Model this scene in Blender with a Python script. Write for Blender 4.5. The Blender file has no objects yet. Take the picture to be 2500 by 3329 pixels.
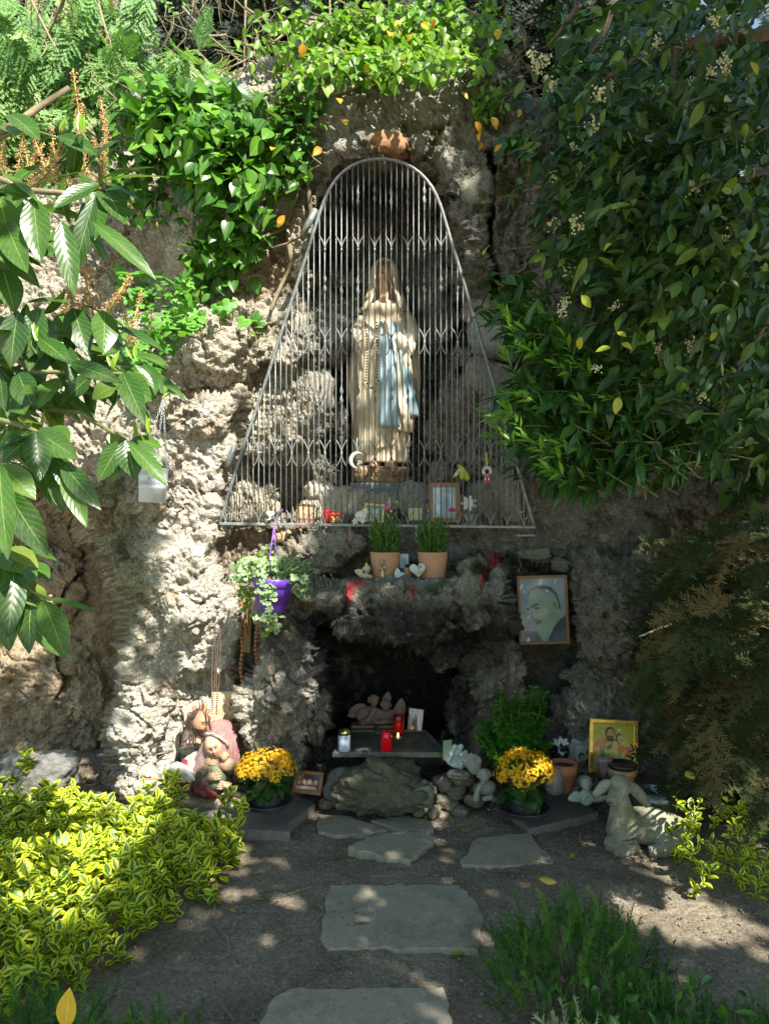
import bpy, math, random
import numpy as np
from mathutils import Vector, Matrix
R = math.radians
SC = bpy.context.scene
COL = SC.collection
rng = np.random.default_rng(7)
random.seed(7)

# ---------------------------------------------------------------- camera, sky, sun, exposure
FPX = 2500.0                      # focal length in photograph pixels (photo 2500 x 3329)
EYE = 1.55                        # eye height in metres, looking level along +Y
cam_d = bpy.data.cameras.new('camera')
cam_d.sensor_fit = 'VERTICAL'; cam_d.sensor_height = 24.0
cam_d.lens = 24.0 * FPX / 3329.0
cam_d.clip_start = 0.05; cam_d.clip_end = 500
cam = bpy.data.objects.new('camera', cam_d); COL.objects.link(cam)
cam.location = (0, 0, EYE); cam.rotation_euler = (R(90), 0, 0)
SC.camera = cam
SUN_EL = R(47.0); SUN_AZ = R(30.0)      # azimuth: to the right of straight behind the camera
SUNV = np.array([math.sin(SUN_AZ)*math.cos(SUN_EL), -math.cos(SUN_AZ)*math.cos(SUN_EL), math.sin(SUN_EL)])
world = bpy.data.worlds.new("World"); SC.world = world; world.use_nodes = True
wn = world.node_tree.nodes; wl = world.node_tree.links
bg = wn['Background']
sky = wn.new('ShaderNodeTexSky'); sky.sky_type = 'NISHITA'; sky.sun_disc = False
sky.sun_elevation = SUN_EL
sky.sun_rotation = math.atan2(SUNV[0], SUNV[1])
sky.air_density = 1.0; sky.dust_density = 0.1; sky.ozone_density = 4.0
tn = wn.new('ShaderNodeMix'); tn.data_type = 'RGBA'; tn.blend_type = 'MULTIPLY'; tn.inputs[0].default_value = 1.0
tn.inputs[7].default_value = (1.16, 1.0, 0.72, 1); wl.new(sky.outputs[0], tn.inputs[6])
wl.new(tn.outputs[2], bg.inputs[0]); bg.inputs[1].default_value = 0.125
sun_d = bpy.data.lights.new('sun', 'SUN'); sun_d.energy = 5.0; sun_d.angle = R(0.53)
sun_d.color = (1.0, 0.95, 0.86)
sun = bpy.data.objects.new('sun', sun_d); COL.objects.link(sun)
sun.rotation_euler = Vector(SUNV).to_track_quat('Z', 'Y').to_euler()
sun.location = (3, -4, 8)
SC.view_settings.view_transform = 'Standard'; SC.view_settings.look = 'None'
SC.view_settings.exposure = 1.36; SC.view_settings.gamma = 1.0
SC.view_settings.use_curve_mapping = False
SC.cycles.max_bounces = 6; SC.cycles.transparent_max_bounces = 8

# ---------------------------------------------------------------- helpers
def W(px, py, d):
    """world point seen at photograph pixel px,py at distance d metres along the view axis"""
    return np.array([(px-1250.0)/FPX*d, d, EYE-(py-1664.5)/FPX*d])
def gz(py):                        # distance of the ground seen at pixel row py
    return EYE*FPX/(py-1664.5)

def fade(t): return t*t*t*(t*(t*6-15)+10)
def _h(ix, iy, iz, s):
    n = (ix.astype(np.int64)*374761393 + iy.astype(np.int64)*668265263 + iz.astype(np.int64)*2147483647 + s*974711) & 0xffffffff
    n = ((n ^ (n >> 13))*1274126177) & 0xffffffff
    n = ((n ^ (n >> 16))*2246822519) & 0xffffffff
    return ((n ^ (n >> 15)) & 0xffffff)/float(0xffffff)
def vnoise(P, sc=1.0, s=0):
    Q = P*sc; I = np.floor(Q); f = fade(Q-I); I = I.astype(np.int64)
    out = 0
    for a in (0, 1):
        wx = f[..., 0] if a else 1-f[..., 0]
        for b in (0, 1):
            wy = f[..., 1] if b else 1-f[..., 1]
            for c in (0, 1):
                wz = f[..., 2] if c else 1-f[..., 2]
                out = out + wx*wy*wz*_h(I[..., 0]+a, I[..., 1]+b, I[..., 2]+c, s)
    return out*2-1
def fbm(P, sc=1.0, octv=4, s=0, gain=0.5):
    o = 0; a = 1.0; t = 0
    for i in range(octv):
        o = o + a*vnoise(P+i*7.31, sc*(2.03**i), s+i*13); t += a; a *= gain
    return o/t
def worley(P, sc=1.0, s=0):
    Q = P*sc; I = np.floor(Q).astype(np.int64); f = Q-I
    F1 = np.full(Q.shape[:-1], 9.0); F2 = F1.copy()
    for a in (-1, 0, 1):
        for b in (-1, 0, 1):
            for c in (-1, 0, 1):
                jx = _h(I[..., 0]+a, I[..., 1]+b, I[..., 2]+c, s)
                jy = _h(I[..., 0]+a, I[..., 1]+b, I[..., 2]+c, s+31)
                jz = _h(I[..., 0]+a, I[..., 1]+b, I[..., 2]+c, s+57)
                d = np.sqrt((a+jx-f[..., 0])**2+(b+jy-f[..., 1])**2+(c+jz-f[..., 2])**2)
                F2 = np.minimum(F2, np.maximum(F1, d)); F1 = np.minimum(F1, d)
    return F1, F2
def smooth(x, a, b):
    t = np.clip((x-a)/(b-a), 0, 1); return t*t*(3-2*t)
def sdpoly(X, Y, pts):
    """signed distance to polygon, negative inside"""
    pts = np.array(pts, float); n = len(pts)
    d = np.full(X.shape, 1e18); inside = np.zeros(X.shape, bool)
    for i in range(n):
        ax, ay = pts[i]; bx, by = pts[(i+1) % n]
        ex, ey = bx-ax, by-ay; wx, wy = X-ax, Y-ay
        t = np.clip((wx*ex+wy*ey)/(ex*ex+ey*ey+1e-12), 0, 1)
        d = np.minimum(d, (wx-ex*t)**2+(wy-ey*t)**2)
        c = ((ay > Y) != (by > Y)) & (X < (bx-ax)*(Y-ay)/((by-ay) if by != ay else 1e-12)+ax)
        inside ^= c
    d = np.sqrt(d); return np.where(inside, -d, d)
def sdline(X, Y, pts):
    d = np.full(X.shape, 1e18)
    for (ax, ay), (bx, by) in zip(pts[:-1], pts[1:]):
        ex, ey = bx-ax, by-ay; wx, wy = X-ax, Y-ay
        t = np.clip((wx*ex+wy*ey)/(ex*ex+ey*ey+1e-12), 0, 1)
        d = np.minimum(d, (wx-ex*t)**2+(wy-ey*t)**2)
    return np.sqrt(d)

# ---- mesh creation
def new_mesh(name, V, F, mat=None, smooth_=True, attrs=None):
    V = np.asarray(V, np.float32)
    me = bpy.data.meshes.new(name)
    if isinstance(F, np.ndarray):
        k = F.shape[1]; n = len(F)
        me.vertices.add(len(V)); me.vertices.foreach_set('co', V.ravel())
        me.loops.add(n*k); me.loops.foreach_set('vertex_index', F.astype(np.int32).ravel())
        me.polygons.add(n); me.polygons.foreach_set('loop_start', np.arange(n, dtype=np.int32)*k)
        me.update(calc_edges=True)
    else:
        me.from_pydata([tuple(map(float, v)) for v in V], [], [tuple(int(i) for i in f) for f in F])
    me.polygons.foreach_set('use_smooth', np.full(len(me.polygons), bool(smooth_)))
    if attrs:
        for k, a in attrs.items():
            a = np.asarray(a, np.float32)
            if a.ndim == 1:
                at = me.attributes.new(k, 'FLOAT', 'POINT'); at.data.foreach_set('value', a)
            elif k == 'Col':
                at = me.attributes.new(k, 'FLOAT_COLOR', 'POINT')
                if a.shape[1] == 3: a = np.hstack([a, np.ones((len(a), 1), np.float32)])
                at.data.foreach_set('color', a.ravel())
            else:
                at = me.attributes.new(k, 'FLOAT_VECTOR', 'POINT'); at.data.foreach_set('vector', a.ravel())
    if mat is not None:
        for m in (mat if isinstance(mat, (list, tuple)) else [mat]): me.materials.append(m)
    me.update()
    return me
def tag(o, label=None, cat=None, group=None, kind=None):
    if label: o['label'] = label
    if cat: o['category'] = cat
    if group: o['group'] = group
    if kind: o['kind'] = kind
    return o
def obj(name, me, parent=None, loc=(0, 0, 0), rot=(0, 0, 0), scale=None):
    o = bpy.data.objects.new(name, me); COL.objects.link(o)
    o.location = [float(x) for x in loc]; o.rotation_euler = rot
    if scale is not None: o.scale = scale if hasattr(scale, '__len__') else (scale,)*3
    if parent is not None: o.parent = parent
    return o
def thing(name, label, cat, loc=(0, 0, 0), rot=(0, 0, 0), group=None):
    o = obj(name, None, None, loc, rot); o.empty_display_size = 0.05
    return tag(o, label, cat, group)
def part(parent, name, VF, mat, smooth_=True, attrs=None, label=None, bevel=0, solid=0, sub=0, loc=(0, 0, 0), rot=(0, 0, 0), kind=None):
    me = new_mesh(name, VF[0], VF[1], mat, smooth_, attrs)
    o = obj(name, me, parent, loc, rot)
    if label: o['label'] = label
    if kind: o['kind'] = kind
    if solid:
        m = o.modifiers.new('solid', 'SOLIDIFY'); m.thickness = solid; m.offset = 0
    if bevel:
        m = o.modifiers.new('bevel', 'BEVEL'); m.width = bevel; m.segments = 2; m.limit_method = 'ANGLE'
    if sub:
        m = o.modifiers.new('sub', 'SUBSURF'); m.levels = sub; m.render_levels = sub
    return o
def copy_tree(o, parent=None):
    c = o.copy(); COL.objects.link(c)
    if parent is not None: c.parent = parent
    for ch in o.children: copy_tree(ch, c)
    return c
# ---- primitives: each returns (V, F)
def join(*vf):
    V = []; F = []; n = 0
    for v, f in vf:
        v = np.asarray(v, float); V.append(v); F += [tuple(int(i)+n for i in q) for q in f]; n += len(v)
    return np.vstack(V), F
def xf(vf, loc=(0, 0, 0), rot=(0, 0, 0), sc=1.0):
    M = np.array(Matrix.Rotation(rot[2], 3, 'Z') @ Matrix.Rotation(rot[1], 3, 'Y') @ Matrix.Rotation(rot[0], 3, 'X'))
    V = np.asarray(vf[0], float)*np.asarray(sc)
    return V@M.T+np.asarray(loc, float), vf[1]
def box(x0, x1, y0, y1, z0, z1):
    V = np.array([(x, y, z) for z in (z0, z1) for y in (y0, y1) for x in (x0, x1)], float)
    return V, [(0, 2, 3, 1), (4, 5, 7, 6), (0, 1, 5, 4), (2, 6, 7, 3), (0, 4, 6, 2), (1, 3, 7, 5)]
def lathe(prof, n=32, cap=True):
    V = []; F = []
    for r, z in prof:
        for i in range(n):
            a = 2*math.pi*i/n; V.append((r*math.cos(a), r*math.sin(a), z))
    m = len(prof)
    for j in range(m-1):
        for i in range(n):
            k = (i+1) % n; F.append((j*n+i, j*n+k, (j+1)*n+k, (j+1)*n+i))
    if cap:
        F.append(tuple(range(n))[::-1]); F.append(tuple((m-1)*n+i for i in range(n)))
    return np.array(V), F
def ball(r=1.0, nu=16, nv=10, c=(0, 0, 0)):
    V = [(0, 0, -1)]
    for j in range(1, nv):
        p = -math.pi/2+math.pi*j/nv
        for i in range(nu):
            a = 2*math.pi*i/nu; V.append((math.cos(p)*math.cos(a), math.cos(p)*math.sin(a), math.sin(p)))
    V.append((0, 0, 1)); F = []
    for i in range(nu): F.append((0, 1+(i+1) % nu, 1+i))
    for j in range(nv-2):
        for i in range(nu):
            k = (i+1) % nu; F.append((1+j*nu+i, 1+j*nu+k, 1+(j+1)*nu+k, 1+(j+1)*nu+i))
    t = len(V)-1; b = 1+(nv-2)*nu
    for i in range(nu): F.append((b+i, b+(i+1) % nu, t))
    return np.array(V)*np.asarray(r)+np.array(c), F
def tube(pts, rad, n=6, closed=False):
    pts = np.array(pts, float); m = len(pts)
    rad = np.full(m, rad) if np.isscalar(rad) else np.asarray(rad, float)
    T = np.gradient(pts, axis=0)
    if closed: T = np.roll(pts, -1, 0)-np.roll(pts, 1, 0)
    T /= np.linalg.norm(T, axis=1)[:, None]+1e-9
    up = np.array([0.13, 0.31, 0.94])
    V = []; F = []; N = None
    for j in range(m):
        if N is None: N = np.cross(T[j], up)
        N = N-T[j]*np.dot(N, T[j])
        if np.linalg.norm(N) < 1e-6: N = np.cross(T[j], (1, 0, 0))
        N = N/np.linalg.norm(N); B = np.cross(T[j], N)
        for i in range(n):
            a = 2*math.pi*i/n; V.append(pts[j]+rad[j]*(math.cos(a)*N+math.sin(a)*B))
    for j in range(m if closed else m-1):
        j2 = (j+1) % m
        for i in range(n):
            k = (i+1) % n; F.append((j*n+i, j*n+k, j2*n+k, j2*n+i))
    if not closed:
        F.append(tuple(range(n))[::-1]); F.append(tuple((m-1)*n+i for i in range(n)))
    return np.array(V), F
def prism(poly, y0, y1):
    """outline in x,z extruded from y0 (front) to y1"""
    n = len(poly); V = [(x, y0, z) for x, z in poly]+[(x, y1, z) for x, z in poly]
    F = [tuple(range(n)), tuple(range(2*n-1, n-1, -1))]
    for i in range(n):
        k = (i+1) % n; F.append((i, i+n, k+n, k))
    return np.array(V, float), F
def slabz(poly, z0, z1):
    n = len(poly); V = [(x, y, z0) for x, y in poly]+[(x, y, z1) for x, y in poly]
    F = [tuple(range(n))[::-1], tuple(range(n, 2*n))]
    for i in range(n):
        k = (i+1) % n; F.append((i, k, k+n, i+n))
    return np.array(V, float), F
def loft(rings, cap=True, closed=True):
    """rings: list of (n,3) arrays"""
    n = len(rings[0]); V = np.vstack(rings); F = []
    for j in range(len(rings)-1):
        for i in range(n if closed else n-1):
            k = (i+1) % n; F.append((j*n+i, j*n+k, (j+1)*n+k, (j+1)*n+i))
    if cap and closed:
        F.append(tuple(range(n))[::-1]); F.append(tuple((len(rings)-1)*n+i for i in range(n)))
    return V, F
def bez(p0, p1, p2, n=10):
    t = np.linspace(0, 1, n)[:, None]; p0, p1, p2 = map(lambda q: np.array(q, float), (p0, p1, p2))
    return (1-t)**2*p0+2*t*(1-t)*p1+t*t*p2
def grid_faces(nr, nc):
    a = np.arange(nr*nc).reshape(nr, nc)
    return np.stack([a[:-1, :-1].ravel(), a[:-1, 1:].ravel(), a[1:, 1:].ravel(), a[1:, :-1].ravel()], 1)

# ---- materials
def ntree(name):
    m = bpy.data.materials.new(name); m.use_nodes = True
    nt = m.node_tree; return m, nt, nt.nodes['Principled BSDF'], nt.nodes['Material Output']
def N(nt, t, **kw):
    n = nt.nodes.new(t)
    for k, v in kw.items():
        if isinstance(k, str) and k.startswith('i_'): n.inputs[int(k[2:])].default_value = v
        else: setattr(n, k, v)
    return n
def mixc(nt, fac, a, b, mode='MIX'):
    n = nt.nodes.new('ShaderNodeMix'); n.data_type = 'RGBA'; n.blend_type = mode
    for s, v in ((0, fac), (6, a), (7, b)):
        if hasattr(v, 'links'): nt.links.new(v, n.inputs[s])
        else: n.inputs[s].default_value = v if s == 0 else (*v[:3], 1)
    return n.outputs[2]
def mth(nt, op, a, b=0.0, clamp=False):
    n = nt.nodes.new('ShaderNodeMath'); n.operation = op; n.use_clamp = clamp
    for s, v in ((0, a), (1, b)):
        if hasattr(v, 'links'): nt.links.new(v, n.inputs[s])
        else: n.inputs[s].default_value = v
    return n.outputs[0]
def ramp(nt, fac, stops):
    n = nt.nodes.new('ShaderNodeValToRGB'); cr = n.color_ramp
    while len(cr.elements) < len(stops): cr.elements.new(0.5)
    for e, (p, c) in zip(cr.elements, stops):
        e.position = p; e.color = (*c[:3], 1) if hasattr(c, '__len__') else (c, c, c, 1)
    nt.links.new(fac, n.inputs[0]); return n.outputs[0]
def noise(nt, scale, detail=4, rough=0.55, vec=None, dim='3D'):
    n = nt.nodes.new('ShaderNodeTexNoise'); n.inputs['Scale'].default_value = scale
    n.inputs['Detail'].default_value = detail; n.inputs['Roughness'].default_value = rough
    if vec is None: vec = objco(nt)
    nt.links.new(vec, n.inputs['Vector']); return n.outputs['Fac']
def voro(nt, scale, feature='F1', vec=None):
    n = nt.nodes.new('ShaderNodeTexVoronoi'); n.feature = feature; n.inputs['Scale'].default_value = scale
    if vec is None: vec = objco(nt)
    nt.links.new(vec, n.inputs['Vector']); return n.outputs['Distance']
def objco(nt):
    for n in nt.nodes:
        if n.type == 'TEX_COORD': return n.outputs['Object']
    return nt.nodes.new('ShaderNodeTexCoord').outputs['Object']
def bump(nt, h, strength=0.5, dist=0.01, normal=None):
    n = nt.nodes.new('ShaderNodeBump'); n.inputs['Strength'].default_value = strength
    n.inputs['Distance'].default_value = dist; nt.links.new(h, n.inputs['Height'])
    if normal is not None: nt.links.new(normal, n.inputs['Normal'])
    return n.outputs[0]
_mc = {}
def plain(name, col, rough=0.6, metal=0.0, var=0.18, vscale=30, bmp=0.25, bdist=0.002, emit=None, spec=0.5, coat=0, trans=0, dirt=None, alpha=None):
    """worn everyday surface: base colour with noise variation, dirt flecks and fine relief"""
    if name in _mc: return _mc[name]
    m, nt, p, out = ntree(name)
    nz = noise(nt, vscale, 5)
    c = mixc(nt, ramp(nt, nz, [(0.25, 0), (0.75, 1)]), [x*(1-var) for x in col], [min(1, x*(1+var)) for x in col])
    if dirt:
        c = mixc(nt, ramp(nt, noise(nt, vscale*0.35, 6, 0.7), [(0.5, 0), (0.68, 0.8)]), c, dirt)
    nt.links.new(c, p.inputs['Base Color'])
    p.inputs['Roughness'].default_value = rough; p.inputs['Metallic'].default_value = metal
    p.inputs['Specular IOR Level'].default_value = spec
    if coat: p.inputs['Coat Weight'].default_value = coat
    if trans: p.inputs['Transmission Weight'].default_value = trans
    if emit: p.inputs['Emission Color'].default_value = (*emit[:3], 1); p.inputs['Emission Strength'].default_value = emit[3]
    if bmp: nt.links.new(bump(nt, noise(nt, vscale*3, 6), bmp, bdist), p.inputs['Normal'])
    _mc[name] = m; return m
def colmat(name, rough=0.7, var=0.12, vscale=60, bmp=0.3, bdist=0.002, spec=0.4, coat=0):
    """colour taken from the mesh's colour attribute (paint on the thing)"""
    if name in _mc: return _mc[name]
    m, nt, p, out = ntree(name)
    a = N(nt, 'ShaderNodeAttribute', attribute_name='Col')
    nz = noise(nt, vscale, 5)
    f = ramp(nt, nz, [(0.3, 1-var), (0.7, 1+var*0.5)])
    c = mixc(nt, 1.0, a.outputs['Color'], f, 'MULTIPLY')
    nt.links.new(c, p.inputs['Base Color']); p.inputs['Roughness'].default_value = rough
    p.inputs['Specular IOR Level'].default_value = spec
    if coat: p.inputs['Coat Weight'].default_value = coat; p.inputs['Coat Roughness'].default_value = 0.08
    if bmp: nt.links.new(bump(nt, noise(nt, vscale*2, 6), bmp, bdist), p.inputs['Normal'])
    _mc[name] = m; return m
def leafmat(name, stops, edge=None, vein=(0.5, 0.55, 0.25), rough=0.35, trans=0.3, veinw=0.05, spec=0.5, veins=True, spots=False):
    m, nt, p, out = ntree(name)
    luv = N(nt, 'ShaderNodeAttribute', attribute_name='luv')
    rn = N(nt, 'ShaderNodeAttribute', attribute_name='rnd')
    oi = N(nt, 'ShaderNodeObjectInfo')
    r = mth(nt, 'FRACT', mth(nt, 'ADD', rn.outputs['Fac'], oi.outputs['Random']))
    sx = N(nt, 'ShaderNodeSeparateXYZ'); nt.links.new(luv.outputs['Vector'], sx.inputs[0])
    ax = mth(nt, 'ABSOLUTE', sx.outputs[0])
    c = ramp(nt, r, stops)
    nz = noise(nt, 22, 3)
    c = mixc(nt, 1.0, c, ramp(nt, nz, [(0.3, 0.75), (0.7, 1.15)]), 'MULTIPLY')
    if edge is not None:
        wob = mth(nt, 'MULTIPLY', mth(nt, 'SUBTRACT', noise(nt, 90, 2), 0.5), 0.9)
        wob2 = mth(nt, 'MULTIPLY', mth(nt, 'SUBTRACT', r, 0.5), 0.5)
        e = mth(nt, 'ADD', mth(nt, 'ADD', ax, wob), wob2)
        c = mixc(nt, ramp(nt, e, [(0.36, 0), (0.46, 1)]), c, edge)
    if spots:
        c = mixc(nt, ramp(nt, noise(nt, 28, 5, 0.8), [(0.60, 0), (0.66, 0.85)]), c, (0.22, 0.13, 0.04))
        c = mixc(nt, ramp(nt, noise(nt, 9, 5, 0.8), [(0.45, 0), (0.75, 0.35)]), c, (0.34, 0.34, 0.22))
    if veins:
        mid = mth(nt, 'LESS_THAN', ax, veinw)
        c = mixc(nt, mth(nt, 'MULTIPLY', mid, 0.6), c, vein)
        # side veins
        sv = mth(nt, 'FRACT', mth(nt, 'ADD', mth(nt, 'MULTIPLY', sx.outputs[1], 9.0), mth(nt, 'MULTIPLY', ax, -2.2)))
        c = mixc(nt, mth(nt, 'MULTIPLY', mth(nt, 'LESS_THAN', sv, 0.12), 0.22), c, vein)
        hb = mth(nt, 'ADD', mth(nt, 'MULTIPLY', mid, -1.0), mth(nt, 'MULTIPLY', mth(nt, 'PINGPONG', sv, 0.5), 0.6))
        nt.links.new(bump(nt, hb, 0.5, 0.0015), p.inputs['Normal'])
    nt.links.new(c, p.inputs['Base Color']); p.inputs['Roughness'].default_value = rough
    p.inputs['Specular IOR Level'].default_value = spec
    tr = N(nt, 'ShaderNodeBsdfTranslucent')
    tc = mixc(nt, 1.0, c, (1.25, 1.35, 0.5), 'MULTIPLY'); nt.links.new(tc, tr.inputs[0])
    mx = N(nt, 'ShaderNodeMixShader'); mx.inputs[0].default_value = trans
    nt.links.new(p.outputs[0], mx.inputs[1]); nt.links.new(tr.outputs[0], mx.inputs[2])
    nt.links.new(mx.outputs[0], out.inputs['Surface'])
    _mc[name] = m; return m

# ---- leaves
def leaf(L=0.08, Wd=0.035, nl=4, fold=0.25, curl=0.3, shape='ell', wave=0.0):
    """leaf along +Y, face up +Z, returns V, F(array of quads), luv"""
    ts = np.linspace(0, 1, nl+1)
    if shape == 'ell': w = np.sin(math.pi*ts**0.9)**0.85
    elif shape == 'lance': w = np.sin(math.pi*ts**0.8)*0.95
    elif shape == 'heart': w = np.interp(ts, [0, .08, .25, .5, .8, 1], [.35, .85, 1, .82, .35, 0])
    elif shape == 'obov': w = np.sin(math.pi*ts**1.4)**0.7
    w = np.maximum(w, 0.03)
    V = []; U = []
    for t, ww in zip(ts, w):
        for s in (-1, -0.5, 0, 0.5, 1) if nl >= 6 else (-1, 0, 1):
            x = s*ww*Wd/2; y = t*L; z = abs(s)*ww*Wd/2*fold-curl*L*t*t*0.5+wave*Wd*math.sin(t*14+s)*abs(s)
            V.append((x, y, z)); U.append((s, t, 0))
    return np.array(V), grid_faces(nl+1, 5 if nl >= 6 else 3), np.array(U)
def lobed(Rr=0.04, lobes=5, depth=0.35, n=5, curl=0.3):
    """ivy or celandine leaf: a lobed fan, quads between centre line rings"""
    m = lobes*n+1; V = []; U = []
    for k in (0, 0.5, 1.0):
        for i in range(m):
            a = -2.5+5.0*i/(m-1)
            c = abs(math.cos(lobes*math.pi*i/(m-1)-math.pi/2*0)) if True else 1
            r = Rr*(1-depth*(1-abs(math.sin(lobes*math.pi*(i/(m-1))))))*(1-0.12*abs(a))
            x = k*r*math.sin(a); y = k*r*math.cos(a)
            V.append((x, y, -curl*Rr*k*k*0.4)); U.append((k, 0.5, 0))
    return np.array(V), grid_faces(3, m), np.array(U)
def basis(dirs, ups):
    """rotation matrices with Y=dirs, Z~ups (N,3,3) columns X,Y,Z"""
    Y = dirs/(np.linalg.norm(dirs, axis=1)[:, None]+1e-9)
    X = np.cross(Y, ups); X /= np.linalg.norm(X, axis=1)[:, None]+1e-9
    Z = np.cross(X, Y)
    return np.stack([X, Y, Z], 2)
def scatter_mesh(name, protos, pos, rot, scl, mat, rndv=None, extra=None):
    """merge many transformed copies of the leaf prototypes into one mesh"""
    Vs = []; Fs = []; Us = []; Rs = []; n = 0
    which = rng.integers(0, len(protos), len(pos))
    if rndv is None: rndv = rng.random(len(pos))
    for k, (V, F, U) in enumerate(protos):
        I = np.where(which == k)[0]
        if len(I) == 0: continue
        P = np.einsum('nij,vj->nvi', rot[I], V)*scl[I][:, None, None]+pos[I][:, None, :]
        Vs.append(P.reshape(-1, 3))
        Fs.append((F[None]+(np.arange(len(I))*len(V))[:, None, None]).reshape(-1, F.shape[1])+n)
        Us.append(np.tile(U, (len(I), 1))); Rs.append(np.repeat(rndv[I], len(V))); n += len(I)*len(V)
    return new_mesh(name, np.vstack(Vs), np.vstack(Fs), mat, True, {'luv': np.vstack(Us), 'rnd': np.concatenate(Rs)})
def leaf_objects(parent, name, meshes, pos, rot, scl, origin=(0, 0, 0)):
    """single leaf objects that share mesh data"""
    o0 = np.asarray(origin)
    for i in range(len(pos)):
        M = Matrix([[float(v) for v in row] for row in rot[i]]).to_4x4()
        M.translation = Vector([float(v) for v in (pos[i]-o0)])
        o = bpy.data.objects.new(name, meshes[i % len(meshes)]); COL.objects.link(o)
        o.parent = parent; o.matrix_local = M @ Matrix.Scale(float(scl[i]), 4)
def foliage(root, name, protos, pos, rot, scl, mat, maxobj=300, key=None, stuffname=None):
    """the largest-looking leaves become objects, the rest one 'stuff' part of the plant"""
    o0 = np.array(root.location)
    if key is None:
        d = np.linalg.norm(pos-np.array([0, 0, EYE]), axis=1); key = scl/np.maximum(d, 0.3)+rng.random(len(pos))*0.05
    order = np.argsort(-key); big = order[:maxobj]; rest = order[maxobj:]
    meshes = [new_mesh(name, V, F, mat, True, {'luv': U, 'rnd': np.full(len(V), 0.0)}) for V, F, U in protos]
    leaf_objects(root, name, meshes, pos[big], rot[big], scl[big], o0)
    if len(rest):
        me = scatter_mesh(stuffname or name+'_mass', protos, pos[rest]-o0, rot[rest], scl[rest], mat)
        o = obj(stuffname or name+'_mass', me, root); o['kind'] = 'stuff'
def randdirs(n, bias=(0, 0, 0), amt=1.0):
    v = rng.normal(size=(n, 3))*amt+np.array(bias); return v/(np.linalg.norm(v, axis=1)[:, None]+1e-9)
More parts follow.
